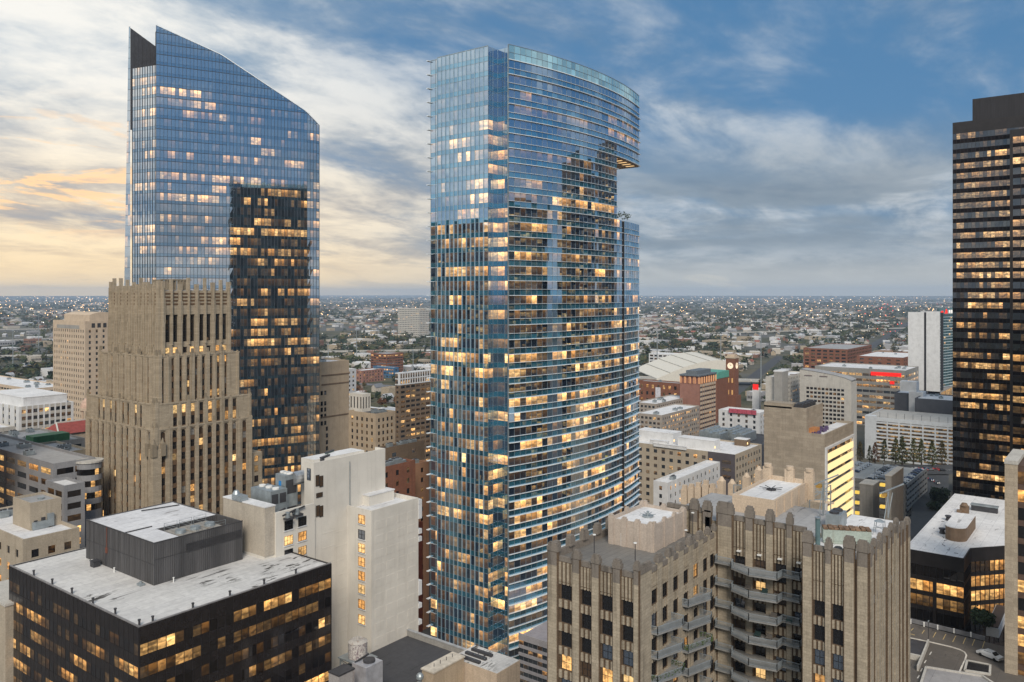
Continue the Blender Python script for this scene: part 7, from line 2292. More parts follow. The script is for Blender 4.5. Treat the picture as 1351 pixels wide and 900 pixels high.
# ------------------------------------------------------------------ parking roof at the lower right with markings and a white car
def lot():
    zd = 54.6
    dk = lambda v: (H - zd) * FOC / (v - HV)
    def gp(u, v): return at(u, dk(v))
    r = thing('parking_roof', 'worn asphalt parking roof with yellow bay lines and white curved kerb, lower right corner', 'car park', (*gp(1260, 850), zd))
    c0, c1, c2, c3 = gp(1185, 818), gp(1360, 862), gp(1400, 985), gp(1150, 985)
    asp = roofing('worn asphalt', (.135, .12, .105), (.05, .045, .04), .6, 8)
    MB().poly([(*c3, zd), (*c2, zd), (*c1, zd), (*c0, zd)]).build('asphalt', asp, r)
    MB().prism([c3, c2, c1, c0], 0, zd - .2).build('deck_wall', S_GREYC, r)
    yp, wp = plain('yellow paint', (.60, .44, .20), .8), plain('white paint line', (.60, .58, .54), .8)
    def stripe(p, q, wd, mat, nm, z=.012):
        (ux, uy), L = un(p, q); nx, ny = -uy * wd / 2, ux * wd / 2
        MB().poly([(p[0] - nx, p[1] - ny, zd + z), (q[0] - nx, q[1] - ny, zd + z), (q[0] + nx, q[1] + ny, zd + z), (p[0] + nx, p[1] + ny, zd + z)]).build(nm, mat, r)
    for (a, b, c, d) in ((1205, 829, 1202, 832), (1219.5, 831.5, 1216.5, 836), (1235, 834, 1231, 841), (1248, 836.5, 1244, 844), (1261, 839, 1257, 847), (1274, 841.5, 1270.5, 849.5), (1286, 843.5, 1282.5, 852), (1299, 846, 1296, 855)):
        stripe(gp(a, b), gp(c, d), .14, yp, 'bay_line')
    kerb = [(1196, 841), (1210, 844), (1225, 847), (1240, 850.5), (1255, 854), (1266, 857.5), (1272.5, 861), (1275, 865), (1273, 872), (1269, 880), (1265, 889)]
    for a, b in zip(kerb, kerb[1:]):
        pa, pb = gp(*a), gp(*b)
        (ux, uy), L = un(pa, pb); nx, ny = -uy * .16, ux * .16
        MB().prism([(pa[0] - nx, pa[1] - ny), (pb[0] - nx, pb[1] - ny), (pb[0] + nx, pb[1] + ny), (pa[0] + nx, pa[1] + ny)], zd + .004, zd + .16).build('kerb_stone', plain('painted kerb', (.55, .52, .47), .8), r)
    stripe(gp(1196, 835), gp(1207, 838), .3, yp, 'lane_line'); stripe(gp(1196, 843.5), gp(1206, 845), .3, yp, 'lane_line')
    for (u, v) in ((1229, 860), (1222, 871), (1217, 882), (1213, 891)): 
        p = gp(u, v); q = gp(u - 2.5, v + 4); stripe(p, q, .22, wp, 'dash_line')
    # bollards along the far edge, low wall, lamp
    pal = plain('far wall', (.20, .20, .21), .8)
    p, q = gp(1190, 818), gp(1300, 845)
    U, L = un(p, q)
    MB().ob(p, U, 0, L, 0, .3, zd, zd + 1.0).build('edge_wall', pal, r)
    for i, u in enumerate((1201.5, 1219, 1237, 1258.5, 1281)):
        a, b = gp(u, 828 + (u - 1200) * .22)
        o = thing('bollard', 'white post at the parking roof edge, %s from the left' % ('first', 'second', 'third', 'fourth', 'fifth')[i], 'post', (a, b, zd), 'white posts along the parking roof edge')
        MB().cyl(a, b, .16, zd + 1.0, zd + 2.0, 8).build('shaft', M_WHITE, o); MB().cyl(a, b, .2, zd + 2.0, zd + 2.1, 8).build('cap', M_WHITE, o)
    a, b = gp(1225, 849)
    o = thing('lamp_post', 'thin dark lamp post on the parking roof kerb', 'lamp post', (a, b, zd))
    MB().cyl(a, b, .08, zd + .1, zd + 5.2, 6).build('pole', M_DMET, o); MB().box(a - .4, b - .12, zd + 5.2, a + .4, b + .12, zd + 5.35).build('lamp', M_STEEL, o)
    # ramp walls and light wells
    a, b = gp(1205, 872)
    o = thing('ramp_house', 'pale ramp wall with dark flat cover at the left of the parking roof', 'ramp', (a, b, zd))
    p, q = gp(1212, 886), gp(1226, 851)
    U, L = un(q, p)
    MB().ob(q, U, 0, L, 0, .35, zd + .02, zd + 1.3).build('side_wall', S_CONC, o)
    MB().ob(q, U, .8, L * .62, .36, 6, zd + .02, zd + .9).build('dark_cover', M_DMET, o)
    MB().ob(q, U, L * .62, L * .66, .36, 6, zd + .02, zd + 1.2).build('end_wall', S_CONC, o)
    o = thing('light_well', 'black sunken light well with pale rim beside the white car', 'light well', (*gp(1290, 880), zd))
    ps = [gp(1273, 886), gp(1306, 891), gp(1306.5, 879), gp(1276, 873)]
    MB().prism(ps, zd + .01, zd + .25).build('dark_cover', plain('well glass', (.015, .016, .018), .25, .5), o)
    m = MB()
    for a, b in zip(ps, ps[1:] + ps[:1]): m.bar((*a, zd + .2), (*b, zd + .2), .45)
    m.build('rim', S_CONC, o)
    # white-rimmed slab in the very corner
    ps = [gp(1209, 925), gp(1340, 925), gp(1296, 896), gp(1222, 884)]
    o = thing('corner_slab', 'stained concrete slab with white rim at the bottom right edge', 'roof slab', (*gp(1260, 900), zd))
    MB().prism(ps, zd + .01, zd + .5).build('slab', roofing('stained slab', (.32, .31, .31), (.08, .08, .08), .8, 5), o)
    m = MB()
    for a, b in zip(ps[1:], ps[2:] + ps[:1]): m.bar((*a, zd + .6), (*b, zd + .6), .45)
    m.build('rim', S_CONC, o)
    # car and the little white hut
    a, b = gp(1306, 868)
    p, q = gp(1292, 861), gp(1322, 873)
    (ux, uy), L = un(p, q)
    car(a, b, zd + .01, math.atan2(uy, ux), 'white', 'white wagon parked on the lower right parking roof', None, False, 1.15)
    a, b, c, e = foot(1318, 196, 1301, 1330)
    o = thing('small_hut', 'low white walled enclosure with dark roof under the tree', 'hut', (a, b, zd))
    MB().box(a, b, zd, c, e, zd + 2.2).build('wall', S_WHITE, o); MB().box(a + .2, b + .2, zd + 2.2, c - .2, e - .2, zd + 2.35).build('roof', M_DMET, o)
    return zd
ZD = lot()

# ------------------------------------------------------------------ pale ornate roofscape behind the deco block
def ornate():
    x0, y0 = at(944, 190)
    x1, y1 = x0 + 40, on_x(900, x0)
    zt = zv(655, 190)
    r = thing('ornate_block', 'pale stone building with spiky finials and buttress piers behind the deco block', 'building', (x0, y0, 0))
    MB().box(x0 + .4, y0 + 6, 0, x1, y1, zt - 9).build('wall', S_PEACH, r)
    for i, u in enumerate((903, 912, 921, 931, 940)):
        y = on_x(u, x0)
        h = zt + (1.5, 2.0, 2.6, 3.4, 2.8)[i]
        MB().box(x0 - .4, y - .75, 30, x0 + .9, y + .75, h - 1).box(x0 - .2, y - .5, h - 1, x0 + .7, y + .5, h).build('buttress', S_PEACH, r)
    for i, u in enumerate((952, 966, 985, 1001)):
        x = on_y(u, y1 - 6) if i > 1 else x0 + 6 + i * 5
        a, b = at(u, 205 + 3 * i)
        MB().box(a - .8, b - .8, 30, a + .8, b + .8, zv((634, 641, 636, 630)[i], 205)).cyl(a, b, .9, zv((634, 641, 636, 630)[i], 205), zv((634, 641, 636, 630)[i], 205) + 1, 8, 0, .3).build('finial', S_PEACH, r)
    MB().bar((*at(935, 188), zv(664, 188)), (*at(1012, 196), zv(662, 196)), .6).build('roof_beam', S_PEACH, r)
    MB().bar((*at(1000, 196), zv(650, 196)), (*at(1100, 196), zv(664, 196)), .5).build('roof_beam', S_PEACH, r)
    # steel frame with ladder
    m = MB()
    for u in (968, 978, 1068, 1096): a, b = at(u, 186); m.bar((a, b, zt - 8), (a, b, zv(640, 186)), .2)
    for v in (640, 650, 660): m.bar((*at(1068, 186), zv(v, 186)), (*at(1096, 186), zv(v - 2, 186)), .16); m.bar((*at(968, 186), zv(v, 186)), (*at(978, 186), zv(v, 186)), .16)
    m.bar((*at(1068, 186), zv(660, 186)), (*at(1096, 186), zv(640, 186)), .14); m.bar((*at(1068, 186), zv(640, 186)), (*at(1096, 186), zv(660, 186)), .14)
    m.build('steel_frame', M_STEEL, r)
    x0, y0 = at(950, 160)
ornate()
masonry('cooling_plant', 'dark roof plant hall with rows of grey cooling units beyond the white roof office', 'plant hall', rect(1005, 560, 925, 1035), 0, zv(588, 560), MATS['charcoal panel'], R_DARK, 5, 0, 0, 1, 1, 1, 0, units=0)
for i, (u, d) in enumerate(((938, 585), (950, 575), (968, 585), (981, 572))):
    a, b = at(u, d)
    o = thing('cooling_unit', ('grey cooling unit on the dark plant hall, leftmost of four', 'grey cooling unit on the dark plant hall, second from the left', 'grey cooling unit on the dark plant hall, third from the left', 'grey cooling unit on the dark plant hall, rightmost of four')[i], 'cooling unit', (a, b, zv(588, 560)), 'cooling units on the dark plant hall')
    z = zv(588, 560) - .85
    MB().box(a, b, z, a + 24, b + 9, z + 6).build('casing', M_STEEL, o)
    for k in range(4): MB().cyl(a + 3 + k * 6, b + 4.5, 2.3, z + 6, z + 7.2, 10).build('fan', M_STEEL, o)
masonry('white_theatre', 'white rendered low theatre with pink awning and arched roof, right of the brick hotel', 'theatre', rect(1002, 640, 948, 1014), 0, zv(545, 640), S_WHITE, R_WHITE, 4.5, 6, 6, 2, 2.4, 1, .1, units=2)
x0, y0, x1, y1 = rect(1002, 640, 948, 1014)
o = thing('pink_awning', 'long pink lit awning along the white theatre front', 'awning', (x0, y0, 0))
ya, yb = on_x(962, x0), on_x(998, x0)
for k in range(6): MB().box(x0 - 1.5, yb + (ya - yb) * k / 6, zv(541, 645) - 3.2, x0 - .05, yb + (ya - yb) * (k + .94) / 6, zv(541, 645)).build('valance', plain('pink canvas', (.45, .09, .13), .8), o)
a, b = at(997, 700)
o = thing('red_lit_sign', 'bright red lit roof sign beyond the white theatre', 'sign', (a, b, 0))
MB().box(a - .4, b - 2.4, zv(514, 700), a, b + 2.4, zv(507, 700)).build('sign_face', emit('red sign', (1.0, .03, .025), .9), o)
MB().box(a, b - 3, 0, a + 4, b + 3, zv(512, 700)).build('support', S_WHITE, o)
masonry('rear_brick_block', 'brown brick block with dark arcade windows in front of the far suburbs, right', 'building', rect(1118, 1250, 1060, 1150), 0, zv(461, 1250), S_BRICK, R_GREY, 5, 9, 9, 6, 2.6, 1.2, .1, units=1, gm=G_MASON)
masonry('rear_brick_block', 'long brick shed with red lit sign, right of the arcade block', 'building', rect(1192, 1150, 1130, 1215), 0, zv(472, 1150), S_BRICK, R_WHITE, 5, 12, 12, 5, 2, 1.2, .1, units=3)
masonry('arcade_garage', 'low white arcaded garage left of the stadium roof', 'garage', rect(893, 1300, 856, 905), 0, zv(468, 1300), S_WHITE, R_WHITE, 5, 8, 8, 6, 2.8, 1.4, .05, units=0, gm=G_MASON)
masonry('far_slab_office', 'distant pale slab office between the two glass towers', 'office block', rect(553, 2600, 525, 566), 0, zv(407, 2600), S_CONC, R_WHITE, 6, 7, 7, 5, 2, 1.5, .05, units=1)
masonry('brick_office', 'red brick office with dark strip windows between the glass towers', 'office block', rect(510, 1380, 489, 532), 0, zv(467, 1380), S_BRICK, R_GREY, 4.2, 6, 6, 5.6, 1.8, 1.0, .15, units=2)
masonry('blue_shop', 'low shop with blue front and white roof between the glass towers', 'shop', rect(520, 1330, 492, 526), 0, zv(485, 1330), plain('blue front', (.05, .13, .24), .6), R_WHITE, 5, 6, 6, 4, 2.4, 1, .2, units=1)
masonry('brick_shop', 'pair of low brick shops with warm lamps between the glass towers', 'shop', rect(478, 1260, 466, 506), 0, zv(489, 1260), stone('rose brick', (.3, .15, .12)), R_WHITE, 5, 6, 6, 2.4, 2.6, 1, .3, units=2)

# ------------------------------------------------------------------ trees
def tree_mesh(name, kind, seed, n=150, leaf=.55):
    rs = random.Random(seed)
    m = MB()
    hgt = 10.0
    if kind == 'cypress':
        for i in range(n):
            f = rs.random()
            rad = 2.3 * (1 - f) ** .8 * (0.5 + .5 * rs.random()) * (1.0 if f > .12 else .6) + .1
            a = rs.random() * 6.283
            c = Vector((rad * math.cos(a), rad * math.sin(a), 1.3 + f * 8.7))
            e = [Vector((rs.uniform(-1, 1), rs.uniform(-1, 1), rs.uniform(-1, 1))) * leaf for _ in range(3)]
            m.poly([c + e[0], c + e[1], c + e[2]], 0)
    else:
        blobs = [(rs.uniform(-2.2, 2.2), rs.uniform(-2.2, 2.2), rs.uniform(4.6, 8.2), rs.uniform(1.5, 2.6)) for _ in range(8)]
        for i in range(n):
            b = blobs[i % 8]
            d = Vector((rs.gauss(0, 1), rs.gauss(0, 1), rs.gauss(0, .8))).normalized() * b[3] * rs.uniform(.55, 1.05)
            c = Vector((b[0], b[1], b[2])) + d
            e = [Vector((rs.uniform(-1, 1), rs.uniform(-1, 1), rs.uniform(-.8, .8))) * leaf * 1.5 for _ in range(4)]
            m.poly([c + e[0], c + e[1], c + e[2]], 0)
            m.poly([c + e[0], c + e[2], c + e[3]], 0)
    tk = MB()
    tk.cyl(0, 0, .32, 0, 4.5, 6, 0, .16)
    if kind != 'cypress':
        for k in range(4):
            a = rs.random() * 6.283
            tk.bar((0, 0, 3.2), (1.8 * math.cos(a), 1.8 * math.sin(a), 6.4), .16)
    return m, tk
BARK = plain('bark', (.06, .045, .035), .9)
LEAF = [foliage('leaf dark', (.022, .036, .022), (.055, .078, .042)), foliage('leaf olive', (.045, .055, .022), (.105, .11, .045)), foliage('leaf rust', (.09, .04, .02), (.17, .085, .035)), foliage('leaf autumn', (.07, .06, .025), (.13, .10, .045))]
def near_tree(name, label, cat, x, y, z, kind, s, leafi, seed, n, group=None, leaf=.55):
    m, tk = tree_mesh('crown', kind, seed, n, leaf)
    o = thing(name, label, cat, (x, y, z), group)
    o.scale = (s, s, s)
    mesh_obj('crown', m.mesh('crown', LEAF[leafi]), o); mesh_obj('trunk', tk.mesh('trunk', BARK), o)
    return o
ords = ('first', 'second', 'third', 'fourth', 'fifth', 'sixth', 'seventh', 'eighth', 'ninth', 'tenth')
R2c = random.Random(3)
cy = ((1136, 602, 1.6, 3), (1147, 602, 1.5, 1), (1157, 606, 1.85, 2), (1168, 602, 1.7, 1), (1180, 604, 1.8, 1), (1192, 609, 2.0, 1), (1205, 606, 1.8, 1), (1218, 606, 1.8, 1), (1231, 607, 1.7, 1), (1243, 607, 1.6, 3))
for i, (u, v, s, li) in enumerate(cy):
    x, y = at(u + R2c.uniform(-2.5, 2.5), 566 + R2c.uniform(-4, 4)); s *= R2c.uniform(.72, 1.12)
    near_tree('cypress_tree', '%s cypress from the left before the white garage%s' % (ords[i], ', rust red' if li == 2 else (', yellowing' if li == 3 else '')), 'tree', x, y, zv(v + 8, 566) , 'cypress', s, li, 40 + i, 420, 'cypress trees in front of the white parking garage', .5)
x, y = at(1241, 470); near_tree('street_tree', 'large dark green tree between the parking deck and the dark tower', 'tree', x, y, 12, 'oak', 1.5, 0, 71, 900, None, .45)
x, y = at(1233, 452); near_tree('street_tree', 'smaller dark tree at the foot of the large one by the parking deck', 'tree', x, y, 12, 'oak', 1.1, 0, 72, 600, None, .45)
x, y = at(1299, 197); near_tree('street_tree', 'round dark tree at the foot of the dark low office', 'tree', x, y, ZD - 1, 'oak', .85, 0, 73, 1100, None, .42)
x, y = at(884, 430); near_tree('street_tree', 'green tree beside the small white block and the central tower', 'tree', x, y, 8, 'oak', 1.0, 1, 74, 600, None, .45)
for i, (u, d, s, li, lab) in enumerate(((28, 455, 1.5, 0, 'dark tree in front of the white grid office block'), (52, 450, 1.2, 0, 'dark tree beside the red tiled hall'), (958, 790, 1.6, 0, 'dark street tree right of the brick hotel'), (972, 770, 1.5, 1, 'olive street tree before the clock tower'), (985, 800, 1.7, 0, 'dark street tree right of the clock tower'), (946, 660, 1.3, 1, 'olive tree at the foot of the brick hotel'), (970, 630, 1.1, 0, 'dark tree in front of the white theatre'), (983, 625, 1.1, 0, 'dark round tree at the right of the white theatre'), (559, 690, 1.4, 3, 'brown tree behind the banded brown block'), (486, 800, 1.2, 3, 'brown tree by the brick shops'))):
    x, y = at(u, d); near_tree('street_tree', lab, 'tree', x, y, 0, 'oak', s, li, 90 + i, 420, None, .6)

# ------------------------------------------------------------------ streets seen between the blocks
asph = roofing('street asphalt', (.07, .07, .07), (.03, .03, .03), .4, 12)
def road(name, pts, wd, mat, z=.02, kind='structure'):
    m = MB()
    for a, b in zip(pts, pts[1:]):
        (ux, uy), L = un(a, b); nx, ny = -uy * wd / 2, ux * wd / 2
        m.poly([(a[0] - nx, a[1] - ny, z), (b[0] - nx, b[1] - ny, z), (b[0] + nx, b[1] + ny, z), (a[0] + nx, a[1] + ny, z)])
    return m.build(name, mat, None, kind)
zs_ = zv(612, 566) - 1
road('street', [at(1110, 553), at(1330, 553)], 30, asph, zs_)
road('street', [at(1232, 560), at(1215, 300)], 18, asph, zs_ - .6)
m = MB()
for i in range(30):
    a, b = at(1125 + i * 5, 551); m.box(a - .1, b - 1.5, zs_ + .01, a + .1, b + 1.5, zs_ + .015)
m.build('lane_dashes', MATS['white paint'], None, 'stuff')
words = ('white', 'silver', 'black', 'maroon', 'grey', 'dark blue')
for i, (u, d, dr) in enumerate(((1216, 548, 1), (1222, 553, 1), (1228, 549, 1), (1236, 552, 1), (1243, 548, 1), (1208, 553, -1), (1196, 551, -1), (1228, 520, 2), (1236, 512, 2), (1184, 549, -1))):
    x, y = at(u, d)
    c = words[(i * 5) % 6]
    ang = {1: math.atan2(RY, RX), -1: math.atan2(-RY, -RX), 2: math.atan2(-FY, -FX)}[dr]
    car(x, y, zs_ + .02, ang, c, '%s car with lights on in the street, %s in the traffic' % (c, ords[i]), 'cars in the street beyond the parking deck', True)

# ------------------------------------------------------------------ the flat city beyond: houses, sheds, trees, freeways, lamps
R2 = random.Random(11)
def visible(x, y): 
    d = dep(x, y); u = CU + FOC * (x * RX + y * RY) / d
    return -60 < u < 1420
def shed_mesh(i, colour, roofm, gable):
    m = MB()
    a, b, h = 1.0, .7, 1.0
    if gable:
        m.box(-.5, -.35, 0, .5, .35, .55, 0)
        m.poly([(-.55, -.40, .52), (.55, -.40, .52), (.55, 0, .95), (-.55, 0, .95)], 1).poly([(.55, .40, .52), (-.55, .40, .52), (-.55, 0, .95), (.55, 0, .95)], 1)
        m.poly([(-.5, .35, .55), (-.5, -.35, .55), (-.5, 0, .93)], 0).poly([(.5, -.35, .55), (.5, .35, .55), (.5, 0, .93)], 0)
        for k in range(3): m.box(-.36 + k * .28, -.36, .18, -.24 + k * .28, -.352, .42, 2); m.box(-.51, -.2 + k * .17, .18, -.502, -.12 + k * .17, .42, 2)
    else:
        m.box(-.5, -.5, 0, .5, .5, 1.0, 0)
        m.box(-.5, -.5, 1.0, .5, -.47, 1.08, 0).box(-.5, -.47, 1.0, -.47, .5, 1.08, 0).box(-.47, .47, 1.0, .5, .5, 1.08, 0).box(.47, -.47, 1.0, .5, .47, 1.08, 0)
        m.poly([(-.47, -.47, 1.004), (.47, -.47, 1.004), (.47, .47, 1.004), (-.47, .47, 1.004)], 1)
        for k in range(7): m.box(-.44 + k * .13, -.506, .3, -.36 + k * .13, -.501, .62, 2); m.box(-.506, -.44 + k * .13, .3, -.501, -.36 + k * .13, .62, 2)
        for k in range(3): 
            x, y = R2.uniform(-.35, .3), R2.uniform(-.35, .3)
            m.box(x, y, 1.005, x + .08, y + .06, 1.16, 0)
    return m.mesh('house' if gable else 'shed', [colour, roofm, plain('far window', (.03, .03, .035), .3)])
pal_w = [plain('wall cream', (.45, .41, .35), .8), plain('wall grey', (.33, .33, .34), .8), plain('wall brick', (.24, .13, .09), .8), plain('wall white', (.60, .60, .60), .8), plain('wall tan', (.36, .30, .22), .8)]
pal_r = [('white', plain('far roof white', (.66, .67, .68), .8)), ('grey', plain('far roof grey', (.40, .41, .43), .8)), ('slate', plain('far roof slate', (.16, .17, .19), .8)), ('brown', plain('far roof brown', (.19, .14, .11), .8)), ('tan', plain('far roof tan', (.34, .29, .22), .8)), ('red', plain('far roof red', (.27, .10, .075), .8))]
wn = ('cream', 'grey', 'brick', 'white', 'tan')
HOUSES = [(pal_r[r][0], wn[wl], True, shed_mesh(0, pal_w[wl], pal_r[r][1], True)) for r, wl in ((1, 1), (2, 0), (3, 3), (1, 3), (2, 4), (5, 0), (1, 0), (3, 2))]
SHEDS = [(pal_r[r][0], wn[wl], False, shed_mesh(0, pal_w[wl], pal_r[r][1], False)) for r, wl in ((0, 3), (0, 0), (1, 1), (0, 2), (0, 4), (4, 4), (0, 1), (1, 3))]
# occupied plan cells keep houses, sheds and trees apart
occ = set()
def free(x, y, w, mark=True):
    cs = [(int((x + i * 9) // 9), int((y + j * 9) // 9)) for i in range(-int(w // 18), int(w // 18) + 1) for j in range(-int(w // 18), int(w // 18) + 1)]
    if any(c in occ for c in cs): return False
    if mark: occ.update(cs)
    return True
for o in list(bpy.data.objects):                         # keep clear of what already stands there
    if o.parent is None and o.type == 'EMPTY' and 500 < dep(o.location.x, o.location.y) < 3000 and o.get('category') not in ('car', 'tree'):
        mx = [max(v.co[k] for c in o.children if c.type == 'MESH' for v in c.data.vertices) for k in (0, 1)]
        mn = [min(v.co[k] for c in o.children if c.type == 'MESH' for v in c.data.vertices) for k in (0, 1)]
        for i in range(int((o.location.x + mn[0] - 14) // 9), int((o.location.x + mx[0] + 14) // 9) + 1):
            for j in range(int((o.location.y + mn[1] - 14) // 9), int((o.location.y + mx[1] + 14) // 9) + 1): occ.add((i, j))
# freeways and wide streets (plan lines), kept free of houses
conc = roofing('freeway concrete', (.42, .41, .38), (.2, .2, .19), .4, 10)
def lane(u0, v0, u1, v1, zz=0): 
    f = lambda u, v: at(u, (H - zz) * FOC / (v - HV))
    return [f(u0 + (u1 - u0) * i / 24, v0 + (v1 - v0) * i / 24) for i in range(25)]
fw = [(lane(-80, 471, 700, 460, 8), 26, 8), (lane(-80, 452, 220, 441, 9), 20, 9), (lane(-80, 436, 300, 430, 9), 18, 9), (lane(840, 498, 1400, 512, 7), 24, 7), (lane(840, 442, 1300, 430, 6), 18, 6), (lane(-80, 495, 160, 470, 0), 18, 0), (lane(940, 540, 1030, 470, 0), 20, 0), (lane(400, 500, 640, 520, 0), 20, 0), (lane(1130, 470, 1240, 400, 0), 24, 0), (lane(840, 470, 1010, 462, 0), 14, 0)]
lab = ('elevated concrete freeway crossing behind the towers', )
for i, (pts, wd, zz) in enumerate(fw):
    if zz:
        m = MB()
        for a, b in zip(pts, pts[1:]):
            U, L = un(a, b)
            m.ob(a, U, 0, L, -wd / 2, wd / 2, zz - 1.4, zz); m.ob(a, U, 0, L, wd / 2, wd / 2 + .5, zz - 1.4, zz + 1.1); m.ob(a, U, 0, L, -wd / 2 - .5, -wd / 2, zz - 1.4, zz + 1.1)
            m.ob(a, U, L * .5 - 1, L * .5 + 1, -4, 4, 0, zz - 1.41)
        m.build('freeway', conc, None, 'structure')
    else: road('road', pts, wd, asph if i != 7 else roofing('lot asphalt', (.17, .17, .18), (.06, .06, .06), .4, 8), .05 + .01 * i)
    for a, b in zip(pts, pts[1:]):
        n = int(math.hypot(a[0] - b[0], a[1] - b[1]) / 8) + 1
        for k in range(n + 1):
            x, y = a[0] + (b[0] - a[0]) * k / n, a[1] + (b[1] - a[1]) * k / n
            for i2 in range(-2, 3):
                for j2 in range(-2, 3): occ.add((int(x // 9) + i2, int(y // 9) + j2))
def dens(u, v):
    """what stands where: (share of houses, share of sheds, share of trees)"""
    if u < 150: return (.10, .16, .74) if v > 425 else (.04, .08, .88)
    if u < 600: return (.05, .14, .62) if v < 440 else (.04, .24, .60)
    if v > 455: return (.10, .46, .26)
    if v > 420: return (.40, .26, .30)
    return (.10, .07, .83)
nh = ns = nt_ = 0
hb, sb2, tb = [], [], []
tries = 0
def zone(u):
    for lim, nm in ((35, 'at the far left edge'), (75, 'above the white grid office'), (110, 'behind the pink tower'), (200, 'left of the stepped tower'), (455, 'beside the sloped tower'), (490, 'above the beige slab tower'), (525, 'midway between the glass towers'), (700, 'left of the central tower'),
                    (870, 'right of the central tower'), (905, 'above the stadium'), (945, 'behind the brick hotel'), (985, 'behind the clock tower'), (1030, 'above the hotel wing'), (1075, 'behind the arched hotel'), (1120, 'above the lit mall'), (1160, 'above the red strip sign'), (1200, 'left of the slab hotel')):
        if u < lim: return nm
    return 'behind the slab hotel'
def depthword(d): return 'near' if d < 1000 else ('fairly near' if d < 1300 else ('mid-distance' if d < 1800 else ('far' if d < 2600 else 'very far')))
while tries < 9000:
    tries += 1
    u = R2.uniform(-20, 1380); 
    if 175 < u < 415 or 570 < u < 842 or u > 1262: continue
    v = HV + math.exp(R2.uniform(math.log(20), math.log(165)))
    d = H * FOC / (v - HV)
    if d < 760: continue
    x, y = at(u, d)
    h_, s_, t_ = dens(u, v)
    q = R2.random()
    if q < h_:
        w = R2.uniform(11, 16)
        if not free(x, y, w): continue
        hb.append((d, u, x, y, w))
    elif q < h_ + s_:
        w = R2.choice((20, 26, 34, 46, 60))
        if not free(x, y, w * .9): continue
        sb2.append((d, u, x, y, w))
    elif q < h_ + s_ + t_:
        if not free(x, y, 9): continue
        tb.append((d, u, x, y, R2.uniform(.75, 1.25)))
def name_it(base, what, d, u): return '%s, %s, %s' % (base, depthword(d), zone(u))
PLACED, SECOND = [], []
def place(lst, protos, name, hgt, group, cat, most=300):
    lst.sort()
    for k, (d, u, x, y, w) in enumerate(lst[:most]):
        rn, wn_, gab, me = protos[R2.randrange(len(protos))]
        o = mesh_obj(name, me)
        o.location = (x, y, 0)
        o.rotation_euler = (0, 0, R2.choice((0, math.pi / 2, math.pi)) + R2.choice((0, 0, .35)))
        h = hgt(w)
        o.scale = (w, w * R2.uniform(.6, 1.0), h)
        PLACED.append((x, y, '%s %s' % (rn, 'house' if gab else 'shed')))
        tag(o, name_it('%s %s with %s roof' % (wn_, 'house' if gab else 'shed', rn), name, d, u), cat, group)
        SECOND.append((o, x, y, rn))
    return lst[most:]
rest_h = place(hb, HOUSES, 'house', lambda w: w * R2.uniform(.62, .85), 'suburban houses beyond downtown', 'house', 300)
rest_s = place(sb2, SHEDS, 'warehouse', lambda w: R2.uniform(5, 13), 'flat roofed sheds beyond downtown', 'warehouse', 300)
for o, x, y, rn in SECOND:                               # say what stands next to each
    dn, nb_ = min((math.hypot(a - x, b - y) + (0 if t_.split()[0] != rn.split()[0] else 40), t_) for a, b, t_ in PLACED if (a, b) != (x, y))
    o['label'] = o['label'] + ', by ' + nb_
TREES = []
for k in range(8):
    m, tk = tree_mesh('tree', 'oak', 200 + k, 130, .95)
    n0 = len(m.v)
    m.v += tk.v; m.f += [tuple(i + n0 for i in f) for f in tk.f]; m.m += [1] * len(tk.f)
    TREES.append((('dark green', 'olive', 'dark green', 'dark green', 'olive', 'brown', 'dark green', 'russet')[k], m.mesh('tree', [LEAF[(0, 1, 0, 0, 1, 3, 0, 2)[k]], BARK])))
tb.sort()
for k, (d, u, x, y, s) in enumerate(tb[:300]):
    nm, me = TREES[R2.randrange(8)]
    o = mesh_obj('tree', me)
    o.location = (x, y, 0); o.rotation_euler = (0, 0, R2.random() * 6.28); o.scale = (s * 1.15, s * 1.15, s)
    near = [(math.hypot(a - x, b - y), t_) for a, b, t_ in PLACED]
    nd = min(near) if near else (999, '')
    tag(o, name_it('%s %stree' % (nm, 'big ' if s > 1.08 else ('small ' if s < .9 else '')), 'tree', d, u) + (', by %s' % nd[1] if nd[0] < 60 else ', in the open'), 'tree', 'trees of the city beyond downtown')
# the remaining mass, as stuff: far roofs and far tree cover
def stuff_boxes(items, name, label, cat):
    byroof = [[] for _ in range(4)]
    V, F, M = [], [], []
    for (d, u, x, y, w) in items:
        a = R2.choice((0, .35)); ca, sa = math.cos(a), math.sin(a)
        w2 = w * R2.uniform(.6, 1.0); h = R2.uniform(5, 10)
        n = len(V)
        for z in (0, h):
            for (i, j) in ((-.5, -.5), (.5, -.5), (.5, .5), (-.5, .5)): V.append((x + i * w * ca - j * w2 * sa, y + i * w * sa + j * w2 * ca, z))
        mw, mr = R2.randrange(5), 5 + R2.choice((0, 0, 1, 1, 2, 3, 4))
        F += [(n, n + 1, n + 5, n + 4), (n + 1, n + 2, n + 6, n + 5), (n + 2, n + 3, n + 7, n + 6), (n + 3, n, n + 4, n + 7), (n + 4, n + 5, n + 6, n + 7)]
        M += [mw] * 4 + [mr]
    me = bpy.data.meshes.new(name); me.from_pydata(V, [], F)
    for m_ in pal_w + [p[1] for p in pal_r]: me.materials.append(m_)
    me.polygons.foreach_set('material_index', M); me.update()
    tag(mesh_obj(name, me, None, 'stuff'), label, cat)
far = list(rest_h) + list(rest_s)
